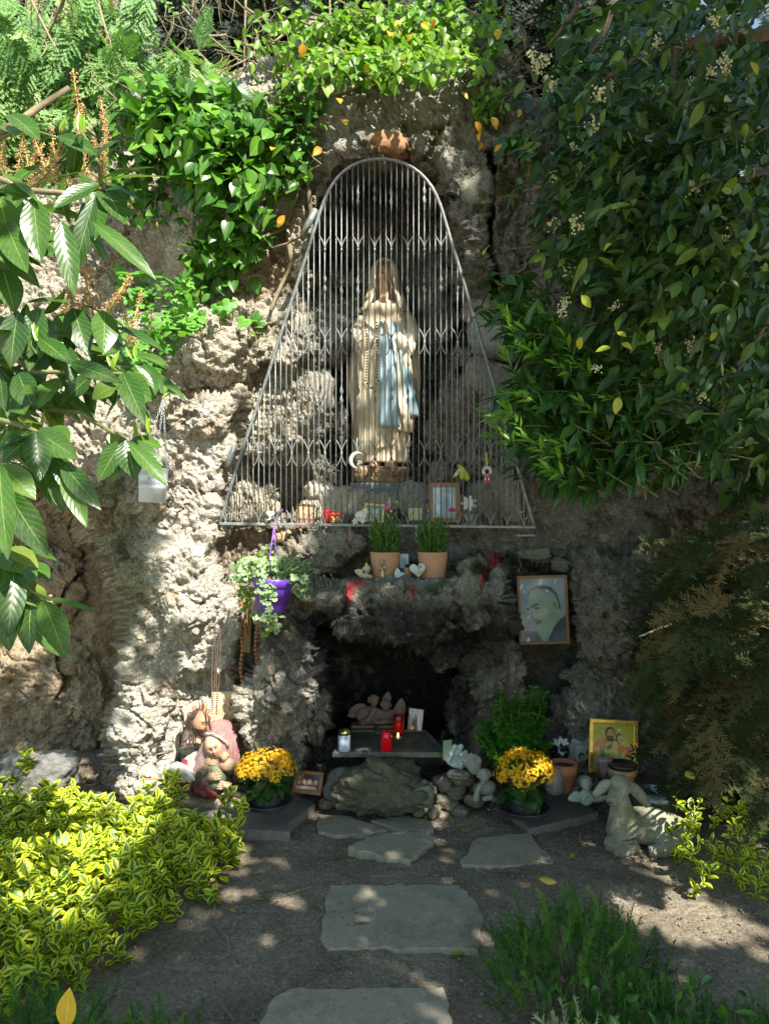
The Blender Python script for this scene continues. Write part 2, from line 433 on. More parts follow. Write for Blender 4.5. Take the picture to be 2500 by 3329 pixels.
# ================================================================ ROCK
def rock_depth(X, Y):
    """distance from the camera plane of the grotto face, features laid out on the photograph"""
    D = np.full(X.shape, 4.38)
    def put(pts, val, w, sd=None):
        nonlocal D
        s = sdpoly(X, Y, pts) if sd is None else sd
        m = smooth(-s, -w, w); D = D*(1-m)+val*m
    def ell(cx, cy, rx, ry, val, p=1.0):
        nonlocal D
        q = ((X-cx)/rx)**2+((Y-cy)/ry)**2
        m = np.clip(1-q, 0, 1)**0.5
        D = D*(1-smooth(m, 0, 0.5))+(val+0.12*(1-m))*smooth(m, 0, 0.5)
    D += smooth(X, 1850, 2300)*0.5
    put([(-400, 0), (620, 0), (600, 700), (520, 1000), (200, 1200), (-400, 1300)], 4.95, 90)
    put([(1420, 420), (1880, 400), (1900, 1250), (1560, 1180), (1480, 900), (1430, 700)], 4.27, 50)
    put([(560, 380), (980, 250), (1130, 420), (1090, 640), (1000, 900), (860, 1100), (600, 1050)], 4.40, 60)
    # top of the niche: brow
    put([(960, 180), (1560, 160), (1560, 470), (1400, 560), (1250, 540), (1080, 600), (1000, 420)], 4.32, 50)
    ell(1210, 470, 110, 60, 4.18); ell(1320, 460, 80, 50, 4.2)
    # niche
    put([(1120, 590), (1180, 555), (1250, 545), (1340, 560), (1410, 640), (1440, 760), (1500, 900), (1545, 1080), (1560, 1250), (1540, 1500), (1470, 1640), (1060, 1660), (1040, 1520), (1090, 1300), (1030, 1120), (1000, 960), (1050, 780)], 5.12, 46)
    ell(1110, 940, 110, 110, 4.66); ell(1060, 1080, 90, 90, 4.52); ell(1190, 900, 80, 50, 4.86); ell(1090, 1350, 70, 120, 4.72); ell(1420, 1000, 70, 160, 4.86); ell(1440, 1400, 80, 120, 4.78)
    ell(1010, 1180, 60, 90, 4.5); ell(930, 1340, 150, 190, 4.36); ell(1000, 1560, 110, 110, 4.5)
    ell(1500, 1280, 90, 170, 4.75); ell(1590, 1430, 140, 190, 4.38); ell(1480, 1590, 120, 80, 4.5)
    ell(840, 1600, 90, 120, 4.40)
    put([(820, 1520), (1000, 1540), (990, 1650), (880, 1640)], 4.85, 16)
    # floor of niche: low sill behind the bottom rail
    put([(700, 1655), (1760, 1680), (1760, 1760), (700, 1740)], 4.42, 14)
    # left pillar
    put([(372, 2700), (362, 2300), (380, 2050), (398, 1930), (330, 1770), (250, 1640), (380, 1430), (560, 1250), (600, 1010), (820, 960), (870, 1090), (760, 1400), (710, 1760), (770, 2000), (775, 2700)], 4.08+0.10*smooth(Y, 2400, 1200), 26)
    ell(700, 1120, 110, 120, 4.06); ell(640, 1340, 130, 90, 4.04); ell(430, 1560, 170, 120, 3.98)
    ell(560, 1900, 150, 180, 3.98); ell(450, 2380, 110, 230, 3.98); ell(440, 2080, 70, 160, 4.0)
    put([(840, 1010), (1000, 960), (1010, 1120), (960, 1210), (870, 1150)], 4.28, 20)
    put([(575, 2240), (640, 2200), (770, 2200), (800, 2700), (560, 2700), (560, 2400)], 4.22, 30)
    # left recess
    put([(-400, 1560), (150, 1590), (240, 1660), (330, 1790), (390, 1950), (370, 2300), (366, 2500), (-400, 2520)], 5.1, 18)
    ell(60, 1900, 220, 160, 4.95); ell(120, 2280, 240, 230, 4.95)
    # crack that holds the rosaries
    put([(775, 1790), (845, 1800), (840, 2100), (812, 2300), (800, 2560), (770, 2560), (778, 2200)], 4.36, 10)
    # hollows under the rail
    put([(720, 1740), (980, 1735), (960, 1860), (800, 1880), (730, 1830)], 4.52, 14)
    put([(980, 1735), (1700, 1740), (1700, 1900), (980, 1900)], 4.42, 20)
    # altar
    put([(930, 1880), (1100, 1888), (1350, 1888), (1480, 1890), (1580, 1860), (1670, 1830), (1695, 1900), (1665, 2010), (1610, 2090), (1490, 2135), (1300, 2110), (1150, 2070), (1050, 2040), (960, 2000), (900, 1940)], 3.86, 9)
    ell(1010, 1815, 110, 80, 4.05); ell(930, 1900, 70, 60, 4.0); ell(1110, 1770, 60, 40, 4.15)
    ell(1600, 1860, 100, 60, 3.9); ell(1520, 1865, 60, 45, 3.93)
    ell(1260, 2010, 340, 110, 3.72); ell(1570, 1975, 130, 110, 3.76); ell(1030, 1965, 110, 80, 3.78)
    # left jamb of the hearth
    put([(842, 1960), (990, 1960), (1075, 2120), (1085, 2250), (1115, 2470), (1080, 2620), (800, 2620), (805, 2380), (830, 2150)], 4.02, 20)
    ell(900, 2330, 140, 220, 3.84); ell(1010, 2440, 90, 100, 3.88); ell(990, 2120, 90, 140, 3.88)
    # underside and cavity
    put([(1060, 2075), (1200, 2090), (1340, 2120), (1490, 2150), (1600, 2100), (1560, 2230), (1500, 2340), (1500, 2400), (1470, 2385), (1085, 2385), (1082, 2250), (1055, 2130)], 5.15, 26)
    put([(1000, 2400), (1620, 2400), (1620, 2760), (1000, 2760)], 4.38, 14)
    ell(1470, 2120, 90, 60, 4.1)
    # right jamb
    put([(1500, 2130), (1640, 2050), (1690, 2120), (1712, 2480), (1620, 2600), (1520, 2560), (1495, 2400), (1470, 2300)], 4.14, 18)
    ell(1610, 2290, 100, 230, 3.94); ell(1490, 2300, 50, 120, 4.28)
    # recess that holds the portrait
    put([(1682, 1832), (1790, 1848), (1842, 1872), (1852, 2110), (1850, 2240), (1790, 2330), (1712, 2320), (1690, 2110)], 4.62, 9)
    # right buttress
    put([(1862, 1800), (2090, 1780), (2110, 1960), (2080, 2150), (2060, 2480), (1820, 2560), (1770, 2350), (1868, 2230), (1866, 2050), (1850, 1880)], 4.20, 20)
    ell(1980, 2000, 120, 200, 4.08); ell(1960, 2350, 130, 170, 4.1)
    put([(2112, 1700), (2140, 1950), (2100, 2150), (2090, 2800), (2900, 2800), (2900, 1600)], 5.2, 22)
    # cracks
    for pts, dp, w in [([(1600, 480), (1606, 640), (1598, 800), (1625, 960)], .3, 9), ([(1500, 1210), (1620, 1190), (1740, 1180)], .15, 10),
                       ([(1690, 1830), (1800, 1790), (1850, 1850)], .1, 6), ([(980, 1030), (1010, 800), (1050, 640)], .12, 9), ([(520, 1290), (700, 1260), (850, 1230)], .1, 8),
                       ([(560, 1700), (620, 1640), (700, 1600)], .1, 8), ([(240, 1700), (290, 1800), (280, 1880), (200, 1960)], .1, 7), ([(90, 2000), (210, 2070), (230, 2200), (200, 2300)], .1, 7),
                       ([(1440, 660), (1520, 640), (1590, 600)], .08, 6), ([(1080, 2180), (1010, 2260), (1000, 2400)], .08, 7)]:
        D += dp*np.exp(-(sdline(X, Y, pts)/w)**2)
    # outline of the hill: beyond it the surface rolls back
    top = np.interp(X, [-400, 0, 300, 500, 700, 900, 1000, 1250, 1600, 1720, 1860, 1950, 2100, 2900], [820, 700, 560, 470, 380, 270, 190, 150, 190, 400, 440, 900, 950, 980])
    e = smooth(top-Y, -60, 120); D = D+e*e*1.4
    return D
ST = 4.3
gx = np.arange(-330, 2560, ST); gy = np.arange(60, 2790, ST)
GX, GY = np.meshgrid(gx, gy)
PN = np.stack([GX/595, np.zeros_like(GX), GY/595], -1)
wx = fbm(PN, 3.2, 4, 3)*30+fbm(PN, 14, 3, 5)*9; wy = fbm(PN, 3.2, 4, 9)*30+fbm(PN, 14, 3, 11)*9
GD = rock_depth(GX+wx, GY+wy)
def pts_of(D): return np.stack([(GX-1250)/FPX*D, D, EYE-(GY-1664.5)/FPX*D], -1)
def normals(P):
    du = np.gradient(P, axis=1); dv = np.gradient(P, axis=0)
    n = np.cross(du, dv); n /= np.linalg.norm(n, axis=-1)[..., None]+1e-9
    f = np.where(n[..., 1] > 0, -1.0, 1.0)[..., None]; return n*f
RP = pts_of(GD)
# smooth normals for displacement
n0 = normals(RP)
for _ in range(3):
    n0 = (n0+np.roll(n0, 2, 0)+np.roll(n0, -2, 0)+np.roll(n0, 2, 1)+np.roll(n0, -2, 1))
n0 /= np.linalg.norm(n0, axis=-1)[..., None]+1e-9
Pw = RP+0.05*np.stack([fbm(RP, 6, 3, 21), fbm(RP, 6, 3, 22), fbm(RP, 6, 3, 23)], -1)
big = fbm(RP, 3.0, 3, 40)
w1a, w1b = worley(Pw, 5.5, 1); w2a, w2b = worley(Pw, 15, 2); w3a, w3b = worley(Pw*np.array([1, 1, 1.0]), 38, 3)
# nodular zones (altar, niche, brow) against flat crusty zones (pillar, recess, buttress)
nod = np.clip(smooth(-sdpoly(GX, GY, [(880, 1750), (1700, 1760), (1720, 2000), (1600, 2160), (1000, 2160), (880, 2000)]), -60, 60)
              + smooth(-sdpoly(GX, GY, [(960, 100), (1660, 100), (1560, 700), (1560, 1650), (1050, 1650), (960, 900)]), -80, 80)*0.9, 0.25, 1)
crack2 = np.exp(-((w1b-w1a)/0.05)**2); crack3 = np.exp(-((w2b-w2a)/0.09)**2)
fine = fbm(RP, 26, 4, 60, 0.6)
rid = 1-np.abs(fbm(RP*np.array([1, 1, 0.6]), 9, 4, 70, 0.6))*2
w4a, w4b = worley(Pw*np.array([1.2, 1, 0.7])+3, 3.1, 8)
steps = fbm(RP, 5, 3, 45); steps = (np.round(steps*6)/6*0.6+steps*0.4)
disp = big*0.07+(0.5-w4a)*0.09+steps*0.05+(0.45-w1a)*0.045*nod+nod*(0.42-w2a)*0.04+(1-nod)*(0.42-w2a)*0.010+nod*(0.42-w3a)*0.020+(1-nod)*(0.42-w3a)*0.017
disp += fine*0.034+fbm(RP, 70, 2, 65)*0.007+rid*0.014-crack2*0.030*(1.15-nod)*smooth(fbm(RP,4,2,77),-.2,.3)-crack3*0.012*(1.1-nod*0.8)*smooth(fbm(RP,6,2,78),-.1,.3)
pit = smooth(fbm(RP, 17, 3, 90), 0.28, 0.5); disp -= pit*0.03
inniche = smooth(-sdpoly(GX, GY, [(716, 1700), (1061, 629), (1210, 513), (1349, 543), (1452, 735), (1736, 1718)]), -10, 30)
disp -= inniche*0.02
disp *= 1-0.6*smooth(-sdpoly(GX, GY, [(1100, 1860), (1520, 1862), (1520, 1905), (1100, 1905)]), -6, 12)
# the ledge that carries the flower pots: level top with a straight lip
RPD = RP+n0*disp[..., None]
RPD[..., 1] = np.where(inniche > 0.4, np.maximum(RPD[..., 1], 4.24), RPD[..., 1])
RPD[..., 2] = RPD[..., 2]
rock_n = normals(RPD)

# stone colours (lichen, tan tufa, soot, moss, wax); some parts lightened to look sunlit
def region(pts, w): return smooth(-sdpoly(GX+wx*1.2, GY+wy*1.2, pts), -w, w)
cream = np.array([0.58, 0.53, 0.43]); tan = np.array([0.50, 0.39, 0.26]); grey = np.array([0.34, 0.33, 0.29]); white = np.array([0.72, 0.68, 0.60])
soot = np.array([0.045, 0.044, 0.046]); moss = np.array([0.085, 0.11, 0.02]); brick = np.array([0.33, 0.17, 0.085]); olive = np.array([0.20, 0.21, 0.13]); wax = np.array([0.55, 0.05, 0.08])
C = np.broadcast_to(grey, GX.shape+(3,)).copy()
def tint(m, c):
    global C
    m = np.clip(m, 0, 1)[..., None]; C = C*(1-m)+np.asarray(c)*m
tint(smooth(GX, 1250, 850), cream)  # left side cream, colour raised to look sunlit
tint(region([(-400, 1500), (240, 1640), (390, 1950), (370, 2520), (-400, 2560)], 30)*0.95, tan)
tint(region([(250, 1640), (380, 1500), (560, 1500), (520, 1700), (480, 2000), (430, 2200), (370, 2150), (395, 1900)], 30)*0.75, (0.26, 0.27, 0.16))
tint(region([(440, 1560), (700, 1250), (780, 1500), (700, 1750), (760, 2100), (770, 2600), (360, 2600), (380, 2150), (500, 1900)], 40)*0.8, white)  # pale pillar stone, whitened further to look sunlit
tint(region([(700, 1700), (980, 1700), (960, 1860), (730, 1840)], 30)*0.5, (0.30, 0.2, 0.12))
tint(region([(950, 180), (1600, 180), (1580, 500), (1420, 620), (1400, 480), (1150, 480), (1060, 620), (960, 600)], 40)*0.7, (0.44, 0.42, 0.37))  # brow rock lightened in colour, standing in for sun on it
tint(region([(1200, 430), (1350, 430), (1370, 530), (1300, 550), (1190, 550)], 22)*0.7, brick)
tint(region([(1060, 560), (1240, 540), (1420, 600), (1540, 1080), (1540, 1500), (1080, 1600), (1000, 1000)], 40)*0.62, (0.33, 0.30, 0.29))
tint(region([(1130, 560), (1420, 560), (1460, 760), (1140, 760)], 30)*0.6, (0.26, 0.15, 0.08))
tint(region([(1000, 860), (1230, 860), (1200, 1000), (1120, 1180), (1010, 1160)], 25)*0.6, (0.36, 0.35, 0.34))
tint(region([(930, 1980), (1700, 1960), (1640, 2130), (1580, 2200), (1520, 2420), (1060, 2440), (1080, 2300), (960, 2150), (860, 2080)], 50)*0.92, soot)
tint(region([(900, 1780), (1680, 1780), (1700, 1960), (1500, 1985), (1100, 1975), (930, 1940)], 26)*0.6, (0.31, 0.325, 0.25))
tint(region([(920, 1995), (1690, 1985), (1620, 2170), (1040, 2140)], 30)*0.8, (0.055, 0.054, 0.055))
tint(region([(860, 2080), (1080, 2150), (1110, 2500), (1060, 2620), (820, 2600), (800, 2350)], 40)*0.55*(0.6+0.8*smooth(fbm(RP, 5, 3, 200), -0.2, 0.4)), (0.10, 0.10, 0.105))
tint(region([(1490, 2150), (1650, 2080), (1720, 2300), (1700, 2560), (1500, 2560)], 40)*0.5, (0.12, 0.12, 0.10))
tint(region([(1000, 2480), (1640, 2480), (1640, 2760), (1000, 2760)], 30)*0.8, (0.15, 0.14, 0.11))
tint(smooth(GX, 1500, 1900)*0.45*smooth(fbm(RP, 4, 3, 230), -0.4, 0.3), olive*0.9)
tint(region([(1530, 480), (1800, 470), (1780, 760), (1560, 800)], 40)*0.5*smooth(fbm(RP, 6, 4, 240), -0.2, 0.3), (0.13, 0.12, 0.05))
tint(smooth(fbm(RP, 7, 4, 250), 0.18, 0.36)*smooth(GY, 1600, 900)*0.6*smooth(GX, 500, 1300), (0.16, 0.17, 0.07))
# grey, rust and pale lichen patches
tint(smooth(fbm(RP, 6, 4, 260, 0.6), 0.15, 0.4)*0.5, (0.44, 0.43, 0.38))
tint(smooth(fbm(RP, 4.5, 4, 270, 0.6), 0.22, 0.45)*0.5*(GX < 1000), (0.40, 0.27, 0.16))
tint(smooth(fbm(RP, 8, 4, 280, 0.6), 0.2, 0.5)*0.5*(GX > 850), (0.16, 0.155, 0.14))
fm = smooth(fbm(RP, 60, 3, 300), -0.3, 0.3)
for pts in ([(1510, 1870), (1560, 1830), (1600, 1860), (1570, 1880), (1530, 1890)], [(1350, 1945), (1430, 1892), (1440, 1915), (1390, 1950)], [(1570, 1880), (1590, 1820), (1625, 1805), (1620, 1860)], [(1610, 540), (1660, 560), (1700, 640), (1640, 650)], [(1680, 430), (1790, 500), (1740, 560)], [(1370, 390), (1420, 400), (1400, 480)]):
    tint(region(pts, 8)*(0.7+0.3*fm), moss)
for pts in ([(1135, 1890), (1180, 1882), (1190, 1915), (1160, 1925), (1145, 1965), (1120, 1960), (1122, 1920)], [(1330, 1915), (1352, 1905), (1350, 1945), (1330, 1945)], [(1585, 1795), (1640, 1790), (1645, 1815), (1600, 1825)], [(1570, 1840), (1580, 1835), (1575, 1890), (1560, 1895)], [(1083, 2320), (1100, 2340), (1105, 2385), (1092, 2385)]):
    tint(smooth(-sdpoly(GX, GY, pts), -5, 5)*(0.65+0.35*fm), wax)
C *= (1+0.16*fbm(RP, 20, 3, 310))[..., None]
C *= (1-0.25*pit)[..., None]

mrock, nt, p, out = ntree('tufa_rock')
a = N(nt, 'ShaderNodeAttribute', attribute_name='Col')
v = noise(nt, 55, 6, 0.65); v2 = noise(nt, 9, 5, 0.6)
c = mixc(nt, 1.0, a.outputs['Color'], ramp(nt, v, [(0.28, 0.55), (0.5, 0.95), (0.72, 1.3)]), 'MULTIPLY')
c = mixc(nt, 1.0, c, ramp(nt, v2, [(0.3, (0.82, 0.80, 0.74)), (0.7, (1.08, 1.06, 1.04))]), 'MULTIPLY')
c = mixc(nt, ramp(nt, noise(nt, 75, 5, 0.75), [(0.58, 0), (0.66, 0.55)]), c, (0.09, 0.08, 0.065))
c = mixc(nt, ramp(nt, noise(nt, 33, 6, 0.8), [(0.58, 0), (0.68, 0.5)]), c, (0.60, 0.57, 0.50))
nt.links.new(c, p.inputs['Base Color']); p.inputs['Roughness'].default_value = 0.92; p.inputs['Specular IOR Level'].default_value = 0.2
b1 = bump(nt, noise(nt, 48, 8, 0.75), 1.0, 0.022)
b2 = bump(nt, voro(nt, 110), 0.8, 0.008, b1)
b3 = bump(nt, ramp(nt, voro(nt, 40, 'DISTANCE_TO_EDGE'), [(0, 0), (0.12, 1)]), 0.7, 0.006, b2)
nt.links.new(b3, p.inputs['Normal'])

grotto = thing('rock_grotto', 'rugged tufa rock grotto with arched niche, altar ledge and dark hearth', 'grotto', (0, 4.2, 0))
nr, nc = GX.shape
keep = ((GY+wy) > np.interp(GX, [-400, 0, 300, 500, 700, 900, 1000, 1250, 1600, 1720, 1860, 1950, 2100, 2900], [820, 700, 560, 470, 380, 270, 190, 150, 190, 400, 440, 900, 950, 980])-115)
Fg = grid_faces(nr, nc)
kf = keep.ravel()[Fg].all(1)
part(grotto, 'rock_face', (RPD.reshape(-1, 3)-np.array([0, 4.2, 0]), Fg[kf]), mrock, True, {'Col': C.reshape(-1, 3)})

def rock_at(px, py):
    """distance of the finished rock face at a photograph pixel"""
    i = int(np.clip((py-gy[0])/ST, 0, nr-1)); j = int(np.clip((px-gx[0])/ST, 0, nc-1))
    return float(RPD[i, j, 1])

# loose stones built into the face: each one a part
def stone_vf(rx, ry, rz, seed, blocky=0.0, n=26):
    V, F = ball(1.0, n, n*2//3)
    if blocky:
        q = np.abs(V)**(1/(1+blocky)); V = np.sign(V)*q; V /= (np.abs(V).max()+1e-6)
    Q = V+seed*3.7
    d = fbm(Q, 1.6, 3, seed)*0.28+fbm(Q, 5, 3, seed+5)*0.12+(0.4-worley(Q, 3.0, seed)[0])*0.16
    V = V*(1+d)[:, None]*np.array([rx, ry, rz]); return V, F
stones = [  # px, py, rx, rz in pixels, distance, colour, blocky
    (1618, 1100, 95, 72, 4.32, (.36, .36, .33), .5), (1600, 1235, 95, 60, 4.35, (.30, .28, .25), .5), (1640, 1330, 80, 60, 4.36, (.27, .26, .23), .4),
    (1560, 1010, 60, 40, 4.33, (.30, .26, .22), .3), (1545, 620, 60, 80, 4.3, (.25, .25, .19), .4),
    (1270, 470, 62, 36, 4.24, (.36, .20, .11), .7), (1190, 462, 40, 40, 4.26, (.22, .19, .15), .6), (1360, 478, 34, 38, 4.26, (.20, .175, .14), .6),
    (905, 1330, 118, 175, 4.55, (.46, .42, .33), .4), (1030, 1270, 60, 70, 4.6, (.33, .31, .27), .3), (1570, 1420, 105, 160, 4.58, (.30, .29, .23), .4),
    (1090, 1635, 58, 52, 4.48, (.50, .46, .38), .4), (1040, 1600, 50, 40, 4.52, (.48, .44, .36), .3), (1150, 1640, 52, 56, 4.5, (.5, .46, .38), .5),
    (1010, 1660, 40, 34, 4.42, (.46, .42, .33), .3), (1235, 1635, 70, 42, 4.45, (.33, .33, .30), .4), (1345, 1620, 55, 52, 4.46, (.30, .30, .26), .5),
    (1390, 1665, 42, 36, 4.42, (.28, .28, .25), .4), (1580, 1625, 70, 70, 4.46, (.25, .25, .22), .4), (1500, 1660, 60, 44, 4.44, (.30, .26, .2), .3),
    (1640, 1610, 55, 90, 4.40, (.24, .24, .21), .3), (850, 1660, 60, 36, 4.42, (.44, .37, .27), .3), (770, 1650, 34, 50, 4.42, (.42, .36, .28), .3),
    (930, 1745, 45, 18, 4.40, (.45, .31, .18), .4), (880, 1790, 36, 24, 4.48, (.36, .26, .2), .3), (985, 1790, 40, 34, 4.42, (.26, .24, .2), .3),
    (1735, 1800, 56, 18, 4.22, (.17, .17, .13), .5), (1822, 1838, 34, 24, 4.30, (.18, .19, .14), .4), (1350, 1790, 70, 44, 4.46, (.17, .165, .15), .5), (1480, 1800, 60, 40, 4.46, (.18, .18, .16), .4),
    (945, 1080, 66, 70, 4.42, (.36, .34, .28), .5), (1740, 2270, 34, 40, 4.45, (.24, .21, .19), .2), (1745, 2350, 40, 36, 4.42, (.25, .22, .2), .2)]
mstone_cache = {}
def stonemat(c):
    k = 'stone_%d' % int(sum(c)*1000)
    if k in mstone_cache: return mstone_cache[k]
    m, nt, p, out = ntree('rough_stone')
    v = noise(nt, 40, 6, 0.65)
    cc = ramp(nt, v, [(0.28, [x*0.5 for x in c]), (0.5, c), (0.75, [x*1.3 for x in c])])
    nt.links.new(cc, p.inputs['Base Color']); p.inputs['Roughness'].default_value = 0.92; p.inputs['Specular IOR Level'].default_value = 0.2
    nt.links.new(bump(nt, voro(nt, 110), 0.5, 0.005, bump(nt, noise(nt, 45, 8, 0.7), 0.9, 0.012)), p.inputs['Normal'])
    mstone_cache[k] = m; return m
for i, (px, py, rx, rz, d, c, bl) in enumerate(stones):
    s = d/FPX; vf = stone_vf(rx*s, min(rx, rz)*s*0.9, rz*s, i+1, bl)
    part(grotto, 'stone', vf, stonemat(c), True, loc=W(px, py, d+min(rx, rz)*s*0.35)-np.array([0, 4.2, 0]), rot=(0, rng.uniform(-.25, .25), 0))

# ================================================================ GROUND
def ground_z(x, y):
    P = np.stack([x, y, np.zeros_like(x)], -1)
    return 0.03*fbm(P, 1.3, 3, 400)+0.012*fbm(P, 6, 3, 410)
near = np.stack(np.meshgrid(np.arange(-2.6, 2.9, 0.0135), np.arange(1.3, 5.4, 0.0135)), -1)
gxv, gyv = near[..., 0], near[..., 1]
P3 = np.stack([gxv, gyv, np.zeros_like(gxv)], -1)
wa, wb = worley(P3, 55, 401)
pz = ground_z(gxv, gyv)+0.006*fbm(P3, 28, 3, 420, 0.7)+0.007*(0.45-wa)*smooth(fbm(P3, 5, 3, 430), -0.3, 0.4)
pz -= 0.25*smooth(gyv, 4.9, 5.4)*0
mground, nt, p, out = ntree('bare_earth')
v1 = noise(nt, 3.0, 5, 0.6); v2 = noise(nt, 70, 6, 0.7); v3 = voro(nt, 120)
c = ramp(nt, v1, [(0.3, (0.17, 0.14, 0.10)), (0.55, (0.27, 0.225, 0.165)), (0.75, (0.35, 0.30, 0.225))])
c = mixc(nt, 1.0, c, ramp(nt, v2, [(0.3, 0.45), (0.55, 1.0), (0.72, 1.45)]), 'MULTIPLY')
c = mixc(nt, ramp(nt, v3, [(0.0, 0.55), (0.16, 0.0)]), c, (0.30, 0.26, 0.19))
nt.links.new(c, p.inputs['Base Color']); p.inputs['Roughness'].default_value = 0.95; p.inputs['Specular IOR Level'].default_value = 0.15
nt.links.new(bump(nt, noise(nt, 160, 6, 0.7), 0.8, 0.006, bump(nt, noise(nt, 30, 5), 0.6, 0.02)), p.inputs['Normal'])
V = np.stack([gxv, gyv, pz], -1)
# outer sheet, tucked 3 cm lower so that the fine soil covers it
ox = np.concatenate([[-60, -30, -15, -8, -4, -2.62], [0, 2.91, 5, 8, 15, 30, 60]]); oy = np.array([-60, -30, -12, -5, -1, 1.28, 3.4, 5.42, 8, 12, 20, 40, 80, 120])
OX, OY = np.meshgrid(ox, oy)
OZ = np.where((OX > -2.65) & (OX < 2.95) & (OY > 1.27) & (OY < 5.45), -0.12, -0.01)
Vo = np.stack([OX, OY, OZ], -1).reshape(-1, 3); Fo = grid_faces(*OX.shape)
Fn = grid_faces(*gxv.shape)
# skirt: bend the rim of the fine sheet down to meet the outer one
rim = np.minimum.reduce([gxv+2.6, 2.886-gxv, gyv-1.3, 5.39-gyv]); V[..., 2] -= 0.11*smooth(0.06-rim, 0, 0.06)
me = new_mesh('ground', np.vstack([V.reshape(-1, 3), Vo]), np.vstack([Fn, Fo+V.shape[0]*V.shape[1]]), mground, True)
tag(obj('ground', me), kind='structure', label='bare brown earth path strewn with litter')

# ================================================================ SLABS
mslab, nt, p, out = ntree('slab_stone')
v1 = noise(nt, 6, 5, 0.6); v2 = noise(nt, 120, 5, 0.7)
c = ramp(nt, v1, [(0.3, (0.30, 0.27, 0.20)), (0.7, (0.40, 0.37, 0.28))])
c = mixc(nt, 1.0, c, ramp(nt, v2, [(0.3, 0.75), (0.7, 1.2)]), 'MULTIPLY')
c = mixc(nt, ramp(nt, noise(nt, 35, 4, 0.8), [(0.62, 0), (0.72, 0.8)]), c, (0.09, 0.08, 0.065))
c = mixc(nt, ramp(nt, noise(nt, 5, 6, 0.75), [(0.46, 0), (0.66, 0.75)]), c, (0.16, 0.14, 0.09))
c = mixc(nt, ramp(nt, noise(nt, 11, 6, 0.8), [(0.56, 0), (0.7, 0.6)]), c, (0.42, 0.39, 0.32))
nt.links.new(c, p.inputs['Base Color']); p.inputs['Roughness'].default_value = 0.85; p.inputs['Specular IOR Level'].default_value = 0.3
nt.links.new(bump(nt, noise(nt, 90, 6, 0.7), 0.5, 0.003, bump(nt, noise(nt, 12, 4), 0.5, 0.006)), p.inputs['Normal'])
SLABS = []
def slab(px_poly, label, top=0.045, name='stone_slab', mat=None, cat='paving slab', jag=0.006, thick=0.06, group='flat stepping stones of the path', z=None):
    pts = []
    for q in px_poly:
        d = (EYE-top)*FPX/(q[1]-1664.5); pts.append(W(q[0], q[1], d)[:2])
    pts = np.array(pts); c = pts.mean(0); poly = []; SLABS.append((pts, top))
    n = len(pts)
    for i in range(n):
        a, b = pts[i], pts[(i+1) % n]; L = np.linalg.norm(b-a); k = max(2, int(L/0.03))
        for j in range(k):
            t = j/k; q = a+(b-a)*t
            if j: q = q+rng.normal(size=2)*jag
            poly.append(q-c)
    vf = slabz(poly, -thick, 0)
    me = new_mesh(name, vf[0], vf[1], mat or mslab, False)
    o = obj(name, me, None, (c[0], c[1], top)); m = o.modifiers.new('b', 'BEVEL'); m.width = 0.005; m.segments = 2; m.limit_method = 'ANGLE'
    tag(o, label, cat, group); return o
slab([(1075, 2875), (1490, 2875), (1545, 2925), (1570, 2975), (1556, 3085), (1340, 3082), (1068, 3082), (1042, 3045), (1048, 2985), (1062, 2960)], 'large rectangular stepping stone with a clipped corner in mid path', 0.022)
slab([(945, 3212), (1440, 3205), (1462, 3260), (1480, 3360), (1500, 3460), (830, 3460), (860, 3300), (890, 3240)], 'nearest stepping stone at the bottom edge of the picture, half in sun', 0.022)
slab([(1130, 2750), (1190, 2720), (1300, 2703), (1395, 2700), (1410, 2722), (1335, 2796), (1300, 2790), (1220, 2778)], 'pointed broken flagstone with a thick dark front edge', 0.035)
slab([(1035, 2648), (1120, 2650), (1180, 2668), (1260, 2698), (1180, 2712), (1100, 2715), (1035, 2704)], 'cracked flagstone left of the mossy boulder foot', 0.018)
slab([(1205, 2665), (1330, 2650), (1405, 2672), (1410, 2696), (1300, 2698)], 'thin flagstone wedged behind the pointed one', 0.02)
slab([(1545, 2728), (1640, 2712), (1720, 2705), (1760, 2760), (1795, 2790), (1795, 2806), (1640, 2814), (1500, 2810), (1495, 2795)], 'wide rounded flagstone in front of the right flower pot', 0.022)
mpav = plain('concrete_paver', (0.19, 0.175, 0.155), 0.9, var=0.25, vscale=60, bmp=0.5)
slab([(960, 2572), (1025, 2612), (938, 2680), (945, 2705), (720, 2690), (590, 2640), (500, 2600), (700, 2540)], 'grey speckled paving slab under the left yellow flowers', 0.045, 'paving_slab', mpav, jag=0.002, group='square paving slabs under the flower pots')
slab([(1580, 2560), (1720, 2695), (1945, 2640), (1800, 2540), (1700, 2520)], 'grey paving slab under the right yellow flowers', 0.045, 'paving_slab', mpav, jag=0.002, group='square paving slabs under the flower pots')
